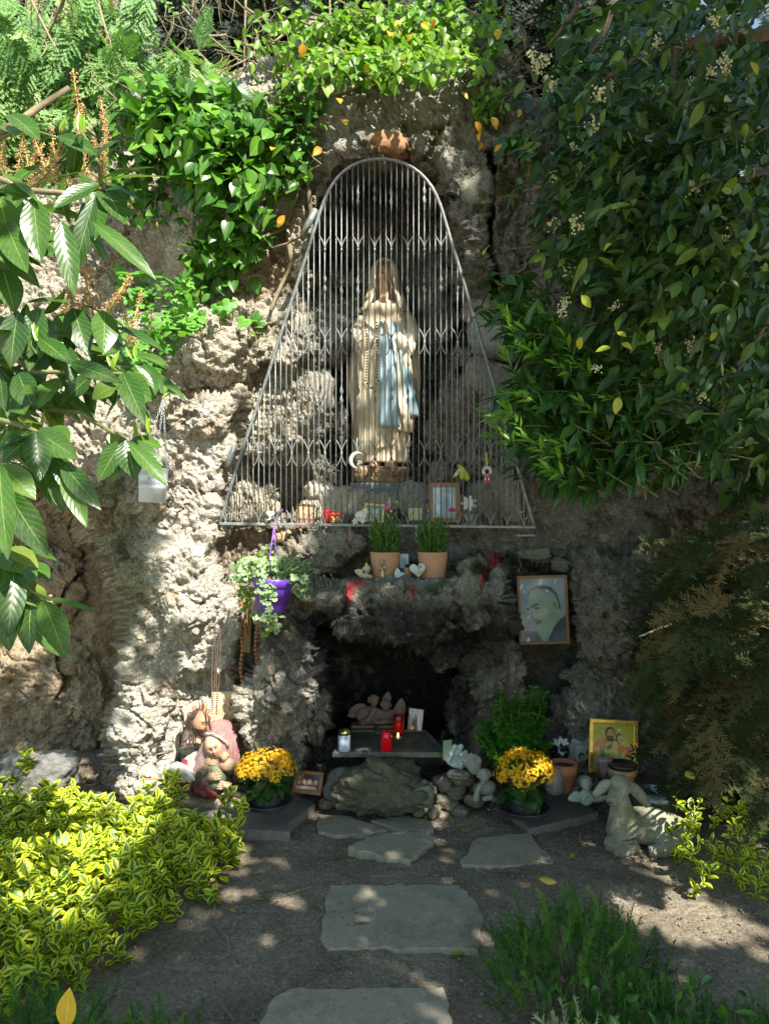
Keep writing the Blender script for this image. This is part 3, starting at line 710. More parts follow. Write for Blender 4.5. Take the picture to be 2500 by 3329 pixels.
# ================================================================ TREE OVER THE PATH (out of frame, leaves placed to throw the dappled shade)
def bark_mat(name, c):
    m, nt, p, out = ntree(name)
    n1 = noise(nt, 30, 6, 0.65)
    nt.links.new(ramp(nt, n1, [(0.3, [x*0.55 for x in c]), (0.7, [x*1.3 for x in c])]), p.inputs['Base Color'])
    p.inputs['Roughness'].default_value = 0.9
    nt.links.new(bump(nt, noise(nt, 60, 6, 0.7), 0.8, 0.006), p.inputs['Normal']); return m
mbark = bark_mat('bark', (0.15, 0.115, 0.08)); mtwig = bark_mat('twig_bark', (0.26, 0.21, 0.13)); mgtwig = bark_mat('green_twig', (0.16, 0.18, 0.06))
LIT = [  # photograph regions that the sun reaches, with the share of leaves left in the way
    ([(-600, -400), (1620, -400), (1600, 330), (1480, 420), (1130, 480), (1000, 640), (960, 1000), (760, 1500), (700, 1700), (760, 2000), (760, 2600), (300, 2660), (360, 2200), (250, 1800), (-600, 1600)], 0.0),
    ([(1000, 640), (1120, 620), (1200, 800), (1200, 1200), (1380, 1240), (1350, 1560), (1190, 1700), (690, 1740), (800, 1400), (960, 1000)], 0.02),
    ([(700, 1700), (1050, 1700), (1000, 1850), (830, 2050), (800, 2600), (700, 2560)], 0.03),
    ([(-900, 2540), (520, 2560), (560, 2780), (330, 3000), (100, 3100), (-900, 3400)], 0.02),
    ([(560, 2560), (900, 2600), (880, 2650), (640, 2700)], 0.15),
    ([(1180, 820), (1370, 840), (1420, 1250), (1190, 1250)], 0.10),
    ([(1380, 480), (1560, 300), (1650, 420), (1480, 560)], 0.35),
    ([(1020, 520), (1480, 480), (1480, 820), (1050, 840)], 0.45),
    ([(820, 2060), (1060, 2100), (1080, 2480), (830, 2480)], 0.30),
    ([(1780, 520), (2500, 200), (2500, 900), (1800, 900)], 0.75),
    ([(2150, 2150), (2500, 2050), (2500, 2650), (2100, 2650)], 0.62),
    ([(2000, 2650), (2450, 2700), (2400, 2950), (2100, 2900)], 0.55),
]
LIT.append(([(1320, 430), (1640, 430), (1600, 900), (1560, 1180), (1360, 1180), (1300, 800)], 0.12))
SHD = [([(230, 1580), (480, 1580), (520, 1700), (440, 1800), (460, 1960), (480, 2060), (380, 2080), (380, 1950), (230, 1700)], 0.6),
       ([(-400, 1740), (380, 1830), (370, 2470), (-400, 2470)], 0.72), ([(430, 2150), (560, 2110), (600, 2230), (460, 2250)], 0.6)]
HOLES = [(2080, 2990, 120, 26, .55), (2200, 3040, 100, 24, .55), (2400, 3010, 110, 30, .5), (2200, 2960, 130, 26, .55), (2480, 3110, 90, 26, .5), (2390, 3080, 60, 22, .5), (1995, 2900, 50, 12, .4), (2200, 2880, 60, 22, .4),
         (1600, 2030, 16, 12, 0), (1760, 2200, 30, 18, -.5), (1500, 2420, 20, 14, 0), (1010, 2250, 30, 22, 0), (1900, 2260, 26, 20, 0), (1300, 2760, 26, 16, .5), (1180, 2960, 30, 22, .5), (1450, 3030, 34, 22, .5), (1090, 3250, 40, 26, .5), (640, 3020, 50, 26, .4),
         (1835, 2660, 60, 18, 1.0), (1640, 2660, 50, 24, 0), (1500, 2640, 24, 14, .5), (1460, 2888, 34, 18, .9), (1430, 2735, 30, 24, .8), (1280, 2888, 14, 20, 0), (1730, 2800, 40, 36, .3), (1600, 2760, 22, 14, .3),
         (1385, 3265, 80, 70, 1.0), (1520, 2944, 26, 24, .5), (770, 2790, 50, 40, 0), (730, 2880, 40, 46, 0), (330, 3080, 60, 30, 0), (480, 3110, 40, 18, 0), (950, 2920, 28, 30, 0), (1880, 3060, 60, 14, .5), (2120, 2770, 80, 40, 0),
         (2040, 2700, 60, 20, 0), (1420, 2640, 40, 12, .3), (1540, 2250, 40, 26, -.5), (1560, 2330, 40, 30, -.6), (1885, 2080, 34, 26, -.4), (1890, 2130, 44, 26, -.6), (1860, 1850, 14, 14, 0), (1990, 1980, 10, 12, 0), (180, 2490, 30, 14, 0),
         (220, 2060, 26, 20, 0), (160, 1900, 16, 12, 0), (280, 2270, 26, 24, 0), (90, 2420, 20, 40, 0), (60, 2310, 26, 14, 0), (320, 2390, 50, 30, 0), (1090, 2160, 30, 24, 0), (1180, 2440, 60, 20, 0), (1120, 2400, 30, 30, 0), (1240, 2610, 16, 18, 0), (1480, 1960, 16, 12, 0), (1380, 1920, 20, 12, 0)]
e1 = np.cross(SUNV, (0, 0, 1)); e1 /= np.linalg.norm(e1); e2 = np.cross(e1, SUNV)
def project(P):
    d = np.maximum(P[:, 1], 0.2); return 1250+P[:, 0]/d*FPX, 1664.5-(P[:, 2]-EYE)/d*FPX
def shade_at(O):
    """share of foliage wanted on the sun ray through point O"""
    tw = (4.15-O[:, 1])/-SUNV[1]; tg = O[:, 2]/SUNV[2]
    t = np.minimum(tw, tg); H = O-SUNV*t[:, None]
    px, py = project(H); near_ = H[:, 1] < 0.9
    S = np.ones(len(O))
    ww = fbm(H, 5, 3, 500)*45; px2 = px+ww; py2 = py+fbm(H, 5, 3, 510)*45
    for poly, v in LIT: S = np.where(sdpoly(px2, py2, poly) < 0, np.minimum(S, v), S)
    for poly, v in SHD: S = np.where(sdpoly(px2, py2, poly) < 0, v, S)
    for cx, cy, rx, ry, sl in HOLES:
        dx = px-cx; dy = py-cy-dx*sl; S = np.where((dx/(rx+26))**2+(dy/(ry+20))**2 < 1, 0.0, S)
    # the big bush on the right stands in shade as well
    t2 = (3.0-O[:, 1])/-SUNV[1]; H2 = O-SUNV*t2[:, None]; qx, qy = project(H2)
    S = np.where((qx > 1720) & (qy < 1650) & (H2[:, 2] > 0) & ((px > 1660) | (py > 1250)), np.maximum(S, 0.93), S)
    S = np.where((near_) | (px < -700) | (px > 3400), 0.0, S)
    return S
def thin(P, also_statue=True):
    """gaps in the crowns through which the sun reaches rock and path"""
    tw = (4.15-P[:, 1])/-SUNV[1]; tg = P[:, 2]/SUNV[2]; H = P-SUNV*np.minimum(tw, tg)[:, None]; px, py = project(H); m = np.zeros(len(P), bool)
    for cx, cy, rx, ry, sl in HOLES:
        dx = px-cx; dy = py-cy-dx*sl; m |= (dx/(rx+16))**2+(dy/(ry+12))**2 < 1
    if also_statue: m |= (px > 1300) & (px < 1640) & (py > 430) & (py < 1180) & (rng.random(len(P)) < .6)
    return ~m
n = 105000
uv = rng.uniform([-4.4, -4.8], [4.6, 4.0], (n, 2))
base = np.array([0.4, 3.0, 1.5])+uv[:, :1]*e1+uv[:, 1:]*e2
tw = (4.15-base[:, 1])/-SUNV[1]; tg = base[:, 2]/SUNV[2]
H = base-SUNV*np.minimum(tw, tg)[:, None]
O = H+SUNV*rng.uniform(4.3, 7.6, n)[:, None]
S = shade_at(O)
# leaf clumps: holes come in groups, so thin out by a lumpy field
S = S*np.where(S > 0.8, 1, 0.6+0.8*smooth(fbm(O, 2.2, 2, 520), -.4, .4))
px, py = project(O); vis = (O[:, 1] > 0.1) & (py > -60) & (px > -150) & (px < 2650)
ok = (rng.random(n) < S) & ~vis & (O[:, 2] > 2.6)
O = O[ok]
mcan = leafmat('canopy_leaf', [(0, (0.035, 0.07, 0.012)), (1, (0.07, 0.12, 0.02))], rough=0.4, trans=0.25, veins=False)
canopy = thing('shade_tree', 'unseen broadleaf tree over the path, crown shaped to cast the dappled shade', 'tree', (3.4, -1.6, 0))
rot = basis(randdirs(len(O), (0, 0, -0.3)), randdirs(len(O), (0.2, -0.3, 1.1), 0.7))
me = scatter_mesh('crown', [leaf(0.125, 0.075, 3)], O-np.array([3.4, -1.6, 0]), rot, rng.uniform(0.8, 1.3, len(O)), mcan)
obj('crown', me, canopy)['kind'] = 'stuff'
part(canopy, 'trunk', tube([(0, 0, -.1), (0.05, 0.1, 1.5), (-.1, .3, 3), (-.5, .6, 4.2), (-1.2, .9, 5.2)], [.2, .17, .15, .12, .08], 12), mbark)
for q in [[(-.5, .6, 4.2), (-.8, 1.8, 5.0), (-1.2, 2.8, 5.9)], [(-.1, .3, 3), (-.1, -.8, 4.1), (-.9, -1.9, 5)]]:
    part(canopy, 'limb', tube(q, np.linspace(.09, .03, len(q)), 8), mbark)
# ================================================================ PLANTS
def sample_poly(poly, n, prob=None):
    poly = np.array(poly, float); lo, hi = poly.min(0), poly.max(0); out = []
    tot = 0
    while tot < n:
        q = rng.uniform(lo, hi, (n*2, 2)); q = q[sdpoly(q[:, 0], q[:, 1], poly) < 0]; out.append(q); tot += len(q)
    return np.vstack(out)[:n]
def Wn(px, py, d): return np.stack([(px-1250)/FPX*d, d, EYE-(py-1664.5)/FPX*d], 1)
IVY = leafmat('ivy_leaf', [(0, (0.03, 0.10, 0.014)), (0.45, (0.06, 0.18, 0.02)), (0.8, (0.11, 0.29, 0.03)), (1, (0.20, 0.40, 0.04))], vein=(0.25, 0.40, 0.10), rough=0.32, trans=0.35)
IVYL = leafmat('young_ivy_leaf', [(0, (0.09, 0.23, 0.03)), (0.6, (0.20, 0.38, 0.04)), (1, (0.32, 0.48, 0.07))], vein=(0.4, 0.5, 0.15), rough=0.35, trans=0.4)
YEL = leafmat('yellowed_leaf', [(0, (0.75, 0.50, 0.02)), (0.6, (0.8, 0.42, 0.02)), (1, (0.65, 0.24, 0.03))], vein=(0.85, 0.7, 0.2), rough=0.5, trans=0.35)
ivyp = [leaf(0.078, 0.062, 6, 0.25, 0.35, 'heart'), leaf(0.07, 0.045, 6, 0.3, 0.3, 'heart'), leaf(0.075, 0.05, 6, 0.2, 0.5, 'ell')]
def ivy_plant(label, zones, mat, root_xyz, maxobj, protos, group='ivy on the grotto', stems=30):
    root = thing('ivy', label, 'ivy', root_xyz, group=group)
    P = []; S = []
    for poly, n, s, bulge in zones:
        q = sample_poly(poly, n)
        cl = sample_poly(poly, max(6, n//28)); k = rng.integers(0, len(cl), n)       # leaves gather round shoot tips
        q = q*0.55+(cl[k]+rng.normal(size=(n, 2))*26)*0.45
        d = np.array([rock_at(a, max(b, 110)) for a, b in q]); d = np.minimum(d, 4.65)
        lump = fbm(np.stack([q[:, 0]/200, q[:, 1]/200, np.zeros(n)], 1), 1.0, 3, 600)
        d = d-rng.uniform(0.02, 1, n)**1.2*bulge-np.clip(lump, 0, 1)*0.18
        P.append(Wn(q[:, 0], q[:, 1], d)); S.append(rng.uniform(0.65, 1.25, n)*s)
    P = np.vstack(P); S = np.concatenate(S); n = len(P)
    up = randdirs(n, (0.35, -0.9, 1.0), 0.55); dr = randdirs(n, (0, -0.5, -0.7), 0.7)
    foliage(root, 'leaf', protos, P, basis(dr, up), S, mat, maxobj)
    # stems
    vf = []
    for i in range(stems):
        z = zones[i % len(zones)]; a = sample_poly(z[0], 2); x0, y0 = a[0]; pts = []
        x, y = x0, y0
        for k in range(9):
            pts.append(W(x, y, min(rock_at(x, max(y, 110)), 4.6)-rng.uniform(.02, z[3]*0.7))-np.array(root_xyz)); x += rng.normal()*28; y -= rng.uniform(8, 40)
        vf.append(tube(pts, np.linspace(.008, .003, 9), 5))
    part(root, 'stem', join(*vf), mtwig, kind='stuff')
    return root
# thick old ivy, upper left
i1 = ivy_plant('dense dark green ivy draped over the upper left shoulder of the rock', [
    ([(300, 330), (430, 250), (640, 210), (860, 230), (1010, 330), (1000, 520), (900, 620), (900, 760), (760, 760), (650, 650), (520, 560), (380, 480)], 980, 1.42, 0.30),
    ([(250, 430), (560, 420), (660, 700), (560, 860), (420, 820), (300, 650)], 170, 1.0, 0.12), ([(860, 200), (1060, 200), (1040, 430), (1000, 640), (960, 760), (880, 600)], 260, 1.0, 0.2),
    ([(600, 600), (900, 640), (920, 800), (880, 930), (740, 980), (600, 940), (560, 760)], 320, 1.15, 0.16)], IVY, (-0.9, 4.4, 2.6), 300, ivyp, stems=26)
i2 = ivy_plant('light green flowering ivy with yellowed leaves crowning the grotto', [
    ([(760, 60), (900, -40), (1700, -60), (1740, 200), (1640, 330), (1440, 270), (1250, 250), (1050, 290), (880, 330), (780, 230)], 1900, 0.88, 0.34),
    ([(1490, 240), (1700, 220), (1660, 380), (1560, 400)], 110, 0.7, 0.2)], IVYL, (0.1, 4.4, 3.9), 300, [leaf(0.075, 0.045, 6, 0.3, 0.3, 'ell'), leaf(0.07, 0.05, 6, 0.3, 0.4, 'heart')], stems=40)
i3 = ivy_plant('small patch of dark ivy creeping on the right of the gate arch', [([(1560, 880), (1760, 890), (1770, 960), (1650, 970), (1570, 930)], 60, 0.9, 0.06), ([(1590, 440), (1780, 400), (1740, 520), (1620, 500)], 60, 0.9, 0.1)], IVY, (0.6, 4.3, 2.8), 120, ivyp, stems=5)
ymesh = [new_mesh('yellow_leaf', *leaf(0.075, 0.045, 6, 0.3, 0.5)[:2], YEL, True, {'luv': leaf(0.075, 0.045, 6, 0.3, 0.5)[2]})]
ysp = [(1270, 105), (1290, 90), (1340, 110), (1200, 210), (1300, 200), (1620, 95), (1690, 355), (1560, 430), (1545, 395), (1500, 300), (925, 700), (912, 718), (1045, 480), (890, 480), (1370, 75), (1410, 60), (1115, 390), (1600, 380), (1630, 470), (1310, 70), (1100, 320), (1565, 460), (985, 140)]
YP = Wn(np.array([a for a, b in ysp], float), np.array([b for a, b in ysp], float), np.full(len(ysp), 4.02))
leaf_objects(i2, 'yellow_leaf', ymesh, YP, basis(randdirs(len(YP), (0, -.4, -1), .5), randdirs(len(YP), (.3, -1, .5), .4)), rng.uniform(.55, .95, len(YP)), i2.location)
# old woody ivy stems on bare rock
for k, pts in enumerate([[(1000, 330), (985, 480), (965, 640), (930, 740), (860, 770), (800, 800)], [(1000, 300), (970, 400), (1000, 560), (1010, 700), (1000, 900), (1010, 1040)], [(1250, 240), (1190, 260), (1140, 290), (1050, 320)], [(930, 740), (950, 850), (900, 960), (880, 1010)]]):
    P = [W(x, y, rock_at(x, y)-0.03)-np.array(i1.location) for x, y in pts]
    part(i1, 'woody_stem', tube(P, np.linspace(.018, .009, len(P)), 8), mtwig)

# ---- celandine and other soft plants on the left face
CEL = leafmat('celandine_leaf', [(0, (0.07, 0.24, 0.03)), (1, (0.17, 0.42, 0.05))], vein=(0.35, 0.55, 0.2), rough=0.5, trans=0.4)
lob = [lobed(0.055, 5, 0.42), lobed(0.045, 3, 0.35)]
cel = thing('celandine_plant', 'bright green celandine with scalloped leaves on the rock left of the gate', 'wild plant', tuple(W(520, 1000, 4.1)))
q = np.vstack([sample_poly([(380, 870), (640, 900), (660, 1060), (520, 1180), (560, 1290), (480, 1260), (380, 1120)], 230), sample_poly([(720, 960), (770, 980), (740, 1030), (700, 1000)], 10), sample_poly([(790, 1020), (860, 1040), (840, 1090), (800, 1060)], 7)])
d = np.array([rock_at(a, b) for a, b in q])-rng.uniform(.03, .3, len(q))
P = Wn(q[:, 0], q[:, 1], d)
foliage(cel, 'leaf', lob, P, basis(randdirs(len(P), (0, -.6, -.4), .6), randdirs(len(P), (.2, -.8, 1), .35)), rng.uniform(.6, 1.25, len(P)), CEL, 260)
vf = [tube(bez(W(a+rng.normal()*20, b+120, rock_at(a, b))-np.array(cel.location), W(a, b+50, rock_at(a, b)-.15)-np.array(cel.location), p-np.array(cel.location), 6), .0025, 4) for (a, b), p in zip(q[::3], P[::3])]
part(cel, 'stalk', join(*vf), mgtwig, kind='stuff')

# ---- big right hand evergreen (bay) with cream flower clusters
BAY = leafmat('bay_leaf', [(0, (0.016, 0.045, 0.010)), (0.5, (0.034, 0.085, 0.016)), (0.85, (0.065, 0.14, 0.025)), (1, (0.18, 0.27, 0.03))], vein=(0.12, 0.2, 0.07), rough=0.34, trans=0.25, spec=0.4)
bayp = [leaf(0.088, 0.036, 6, 0.3, 0.25), leaf(0.100, 0.034, 6, 0.35, 0.4), leaf(0.075, 0.038, 6, 0.15, -0.1)]
bay = thing('evergreen_tree', 'dark evergreen tree with cream flower clusters filling the upper right', 'tree', (2.3, 3.2, 0))
polyR = [(1760, -60), (2600, -60), (2600, 1720), (2330, 1500), (2100, 1400), (1950, 1250), (1800, 1010), (1760, 860), (1640, 700), (1700, 620), (1600, 460), (1720, 360), (1880, 250), (1800, 120)]
q = sample_poly(polyR, 6400); cl = sample_poly(polyR, 330); k = rng.integers(0, len(cl), len(q))
q = q*0.45+(cl[k]+rng.normal(size=q.shape)*34)*0.55
dcl = rng.uniform(2.5, 3.9, len(cl)); d = dcl[k]*0.7+0.3*rng.uniform(2.4, 3.9, len(q))
d = np.where(q[:, 0] < 1900, np.maximum(d, 2.9), d)
P = Wn(q[:, 0], q[:, 1], d)
P = P[thin(P)]
foliage(bay, 'leaf', bayp, P, basis(randdirs(len(P), (-.5, -.3, -.55), .5), randdirs(len(P), (0.1, -.6, 1), .5)), rng.uniform(.55, 1.1, len(P)), BAY, 300)
# deep inner leaves that close the crown
q = sample_poly([(1800, 60), (2700, -60), (2700, 1900), (2300, 1560), (1900, 1300), (1830, 900)], 2600); P = Wn(q[:, 0], q[:, 1], rng.uniform(3.9, 4.9, len(q)))
me = scatter_mesh('inner_leaves', [leaf(0.11, 0.06, 3)], P-np.array(bay.location), basis(randdirs(len(P)), randdirs(len(P), (0, -1, .5))), rng.uniform(.9, 1.4, len(P)), BAY); obj('inner_leaves', me, bay)['kind'] = 'stuff'
part(bay, 'trunk', tube([(0, .3, -.1), (.05, .3, 1.2), (-.1, .2, 2.4), (-.2, .1, 3.8)], [.11, .09, .07, .04], 10), mbark)
for pts, r0 in [([(2560, 100, 3.0), (2200, 150, 3.1), (2080, 190, 3.2), (1960, 260, 3.3)], .026), ([(2300, 320, 3.1), (2050, 400, 3.2), (1900, 440, 3.3)], .014), ([(1880, 20, 3.3), (1830, 90, 3.4), (1780, 150, 3.5)], .012),
                ([(2560, 520, 2.9), (2330, 620, 3.0), (2120, 600, 3.1), (1950, 580, 3.2)], .014), ([(2200, 150, 3.1), (2180, 300, 3.1), (2140, 500, 3.15), (2120, 640, 3.2)], .014), ([(2160, 560, 3.1), (2150, 760, 3.0), (2140, 980, 3.0)], .006),
                ([(2520, 1000, 2.8), (2400, 1200, 2.9), (2340, 1350, 2.9)], .008), ([(2000, 0, 3.2), (1960, 120, 3.3), (1900, 200, 3.3)], .012), ([(1960, 560, 3.2), (1800, 600, 3.3), (1700, 620, 3.4)], .007)]:
    P = [W(*p_)-np.array(bay.location) for p_ in pts]; part(bay, 'branch', tube(P, np.linspace(r0, r0*.45, len(P)), 7), mbark)
mcream = plain('cream_flowers', (0.62, 0.62, 0.36), 0.7, var=0.3, vscale=80)
fc = join(*[ball(rng.uniform(.003, .006), 6, 4, c=tuple(rng.normal(size=3)*.013)) for _ in range(34)])
mefc = new_mesh('flower_cluster', *fc, mcream)
for i in range(52):
    a, b = sample_poly([(1760, 60), (2400, 40), (2500, 700), (2100, 1000), (1850, 900), (1700, 700), (1640, 420)], 1)[0] if i < 40 else sample_poly([(1800, 950), (2200, 950), (2300, 1300), (1900, 1200)], 1)[0]
    o = obj('flower_cluster', mefc, bay, W(a, b, rng.uniform(2.7, 3.2))-np.array(bay.location), rng.uniform(0, 6, 3), rng.uniform(.6, 1.1))
leafy = [new_mesh('yellow_leaf', *leaf(.08, .045, 6, .3, .3)[:2], leafmat('lime_leaf', [(0, (.35, .42, .03)), (1, (.5, .45, .03))]), True, {'luv': leaf(.08, .045, 6, .3, .3)[2]})]
yl = np.array([(2005, 1080), (2020, 1115), (1985, 1130), (2330, 1075), (1590, 800), (1960, 820), (1890, 1095), (2010, 1290), (1890, 960), (2370, 320), (2440, 200)], float)
leaf_objects(bay, 'yellow_leaf', leafy, Wn(yl[:, 0], yl[:, 1], np.full(len(yl), 2.6)), basis(randdirs(len(yl), (0, -.3, -.8), .6), randdirs(len(yl), (0, -1, .4), .3)), rng.uniform(.45, .75, len(yl)), bay.location)

# ---- laurel with bright new shoots right of the gate
LAU = leafmat('laurel_leaf', [(0, (0.02, 0.075, 0.016)), (0.6, (0.035, 0.12, 0.022)), (1, (0.06, 0.17, 0.03))], vein=(0.2, 0.32, 0.1), rough=0.28, trans=0.3)
LAUY = leafmat('new_shoot_leaf', [(0, (0.09, 0.25, 0.02)), (1, (0.18, 0.38, 0.03))], vein=(0.35, 0.5, 0.15), rough=0.3, trans=0.4)
lau = thing('laurel_bush', 'laurel bush with bright green new shoots right of the gate', 'bush', tuple(W(2300, 1500, 3.4)))
L0 = np.array(lau.location)
whorls = []
for i in range(330):
    a, b = sample_poly([(1620, 960), (1800, 1000), (2100, 1250), (2350, 1350), (2300, 1500), (2050, 1560), (1900, 1600), (1740, 1560), (1690, 1520), (1620, 1440), (1700, 1330), (1600, 1290), (1700, 1180), (1610, 1080)], 1)[0]
    whorls.append((a, b, rng.uniform(2.9, 3.7)))
Pn = []; Rn = []; Sn = []; br = []
for a, b, d_ in whorls:
    c = W(a, b, d_); ax = randdirs(1, (-.75, -.35, .05), .35)[0]
    br.append(tube([c-L0-ax*.16+np.array([.02, .03, -.01]), c-L0-ax*.07, c-L0], [.004, .003, .002], 5))
    for k in range(8):
        an = k*2.4; u = np.cross(ax, (0, 0, 1)); u /= np.linalg.norm(u); v = np.cross(ax, u)
        dr = ax*rng.uniform(.2, .9)+(math.cos(an)*u+math.sin(an)*v)*.75+np.array([0, 0, -.35])
        Pn.append(c-ax*rng.uniform(0, .12)); Rn.append(dr); Sn.append(rng.uniform(.7, 1.2))
Pn = np.array(Pn); Rn = np.array(Rn); tk = thin(Pn); Pn = Pn[tk]; Rn = Rn[tk]; Sn = np.array(Sn)[tk]
foliage(lau, 'leaf', [leaf(.11, .034, 6, .35, .35, 'lance'), leaf(.10, .034, 6, .3, .2, 'lance')], Pn, basis(Rn, randdirs(len(Pn), (0, -.3, 1), .25)), np.array(Sn), LAU, 300)
part(lau, 'branch', join(*br), mgtwig, kind='stuff')
Pn = []; Rn = []; Sn = []
shoots = [(1610, 990), (1640, 1020), (1690, 1070), (1700, 1110), (1680, 1130), (1640, 1150), (1790, 1040), (1830, 1090), (1730, 1000), (1575, 1340), (1600, 1360), (1620, 1400), (1590, 1420), (1630, 1300), (1670, 1280), (1650, 1330), (1700, 1290), (1780, 1430), (1820, 1440), (1880, 1300), (1910, 1270), (1960, 1290), (1770, 1520), (1800, 1545), (1830, 1540), (2080, 1310), (1940, 1400), (2380, 1210), (2060, 1080), (2080, 1100), (2390, 1280), (1760, 1450), (1700, 1420), (1620, 1270), (1800, 1180), (1860, 1180)]
for a, b in shoots:
    c = W(a, b, rng.uniform(2.8, 3.05)); ax = randdirs(1, (-.7, -.2, .35), .25)[0]
    u = np.cross(ax, (0, 0, 1)); u /= np.linalg.norm(u); v = np.cross(ax, u)
    for k in range(9):
        an = k*2.4; t = k/9
        Pn.append(c-ax*.11*t); Rn.append(ax*(1.1-t*.4)+(math.cos(an)*u+math.sin(an)*v)*(.25+.7*t)); Sn.append(rng.uniform(.65, 1))
Pn = np.array(Pn); Rn = np.array(Rn)
foliage(lau, 'shoot_leaf', [leaf(.068, .021, 6, .35, .15, 'lance')], Pn, basis(Rn, randdirs(len(Pn), (0, -.6, 1), .3)), np.array(Sn), LAUY, 300)

# ---- fir / yew with drooping sprays, lower right
def spray(L=.30, nb=11, droop=.35, needle=.016, seed=0, nn=12, ang=.9, nw=.0024):
    r = np.random.default_rng(seed); V = []; F = []; U = []
    def needles(p0, p1, cnt, s):
        ax = (p1-p0); l = np.linalg.norm(ax); ax = ax/l
        sd = np.cross(ax, (0, 0, 1)); sd /= np.linalg.norm(sd)+1e-9; up = np.cross(sd, ax)
        for i in range(cnt):
            t = (i+.5)/cnt; b = p0+(p1-p0)*t
            for sg in (-1, 1):
                dr = ax*.65+sd*sg*r.uniform(.5, .9)+up*r.uniform(-.2, .5); dr /= np.linalg.norm(dr)
                w = np.cross(dr, up); w = w/np.linalg.norm(w)*nw*s; n0_ = len(V); tip = b+dr*needle*s*r.uniform(.7, 1.2)
                V.extend([b-w, b+w, tip+w*.5, tip-w*.5]); F.append((n0_, n0_+1, n0_+2, n0_+3)); U.extend([(.5, t, 0)]*4)
        n0_ = len(V); w = sd*.0025; V.extend([p0-w, p0+w, p1+w*.6, p1-w*.6]); F.append((n0_, n0_+1, n0_+2, n0_+3)); U.extend([(0, 0, 0)]*4)
    pts = [np.array([0, L*t, -droop*L*t*t]) for t in np.linspace(0, 1, nb+1)]
    for i in range(nb):
        needles(pts[i], pts[i+1], 3, 1)
        if i > 0:
            for sg in (-1, 1):
                l = L*.42*(1-i/nb*.75)*r.uniform(.7, 1.1); dr = np.array([sg*math.sin(ang), math.cos(ang), r.uniform(-.35, .05)])
                needles(pts[i], pts[i]+dr*l, max(3, int(nn*l/.12)), 1)
    return np.array(V), np.array(F), np.array(U)
FIR = leafmat('fir_needles', [(0, (0.022, 0.038, 0.012)), (0.6, (0.045, 0.058, 0.02)), (0.85, (0.095, 0.080, 0.03)), (1, (0.17, 0.12, 0.05))], rough=0.75, trans=0.12, veins=False, spec=0.15)
sp = [spray(seed=s, droop=.3+.25*s) for s in range(3)]
sp = [spray(.30, 8, .3+.25*s, .025, s, 9, .85, .0046) for s in range(3)]
fir = thing('fir_tree', 'drooping fir with olive and bronze needles on the lower right', 'conifer', (2.0, 3.4, 0))
q = sample_poly([(2250, 1760), (2400, 1700), (2650, 1650), (2650, 2620), (2440, 2560), (2330, 2480), (2270, 2400), (2200, 2360), (2170, 2280), (2150, 2140), (2180, 1960)], 520)
d = rng.uniform(2.5, 3.7, len(q)); P = Wn(q[:, 0], q[:, 1], d)
P = P[thin(P)]
foliage(fir, 'spray', sp, P, basis(randdirs(len(P), (-.8, -.4, -.3), .42), randdirs(len(P), (-.1, -.5, 1), .25)), rng.uniform(.5, .85, len(P)), FIR, 300)
q = sample_poly([(2330, 1740), (2750, 1700), (2750, 2700), (2380, 2600), (2300, 2400)], 240); P = Wn(q[:, 0], q[:, 1], rng.uniform(3.7, 4.6, len(q)))
me = scatter_mesh('inner_sprays', sp[:1], P-np.array(fir.location), basis(randdirs(len(P), (-.6, -.5, -.4), .5), randdirs(len(P), (0, -.4, 1), .4)), rng.uniform(1, 1.6, len(P)), FIR); obj('inner_sprays', me, fir)['kind'] = 'stuff'
part(fir, 'trunk', tube([(.2, .3, -.1), (.2, .3, 1), (.15, .25, 2)], [.08, .06, .03], 9), mbark)
for s_ in range(9):
    a = W(2050+rng.uniform(0, 300), 1800+s_*90, 3.0)-np.array([2.0, 3.4, 0]); part(fir, 'branch', tube(bez((.2, .3, a[2]+.15), (a*.5+np.array([.1, .15, a[2]*.5+.15])), a, 8), np.linspace(.014, .004, 8), 6), mbark)

# ---- background conifers: drooping thuja upper left, dark trees behind
THU = leafmat('thuja_spray', [(0, (0.12, 0.26, 0.08)), (0.6, (0.22, 0.40, 0.13)), (1, (0.38, 0.50, 0.20))], rough=0.5, trans=0.3, veins=False)
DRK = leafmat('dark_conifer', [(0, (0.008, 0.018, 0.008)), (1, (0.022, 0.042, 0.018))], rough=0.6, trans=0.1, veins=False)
tsp = [spray(.34, 12, .6, .014, 10, 20, .6, .0034), spray(.30, 12, .9, .015, 11, 20, .7, .0034)]
thu = thing('thuja_tree', 'sunlit thuja with hanging feathery sprays in the top left corner', 'conifer', (-2.6, 6.2, 0))
q = np.vstack([sample_poly([(-80, 180), (60, 120), (200, 90), (330, 110), (440, 160), (430, 300), (300, 420), (330, 560), (100, 420), (-80, 420)], 420), sample_poly([(-100, 380), (460, 330), (560, 700), (540, 900), (-100, 700)], 330), sample_poly([(420, 150), (700, 150), (640, 330), (460, 300)], 60), sample_poly([(-80, -80), (500, -80), (420, 130), (-80, 160)], 110)])
P = Wn(q[:, 0], q[:, 1], rng.uniform(5.2, 6.4, len(q)))
foliage(thu, 'spray', tsp, P, basis(randdirs(len(P), (.2, -.4, -.8), .4), randdirs(len(P), (.2, -.8, .5), .4)), rng.uniform(.9, 1.5, len(P)), THU, 300)
part(thu, 'trunk', tube([(0, 1, -.1), (.1, 1, 3), (0, 1, 7)], [.2, .15, .08], 10), mbark)
mdry = plain('dry_twigs', (0.34, 0.24, 0.16), 0.9, var=0.3)
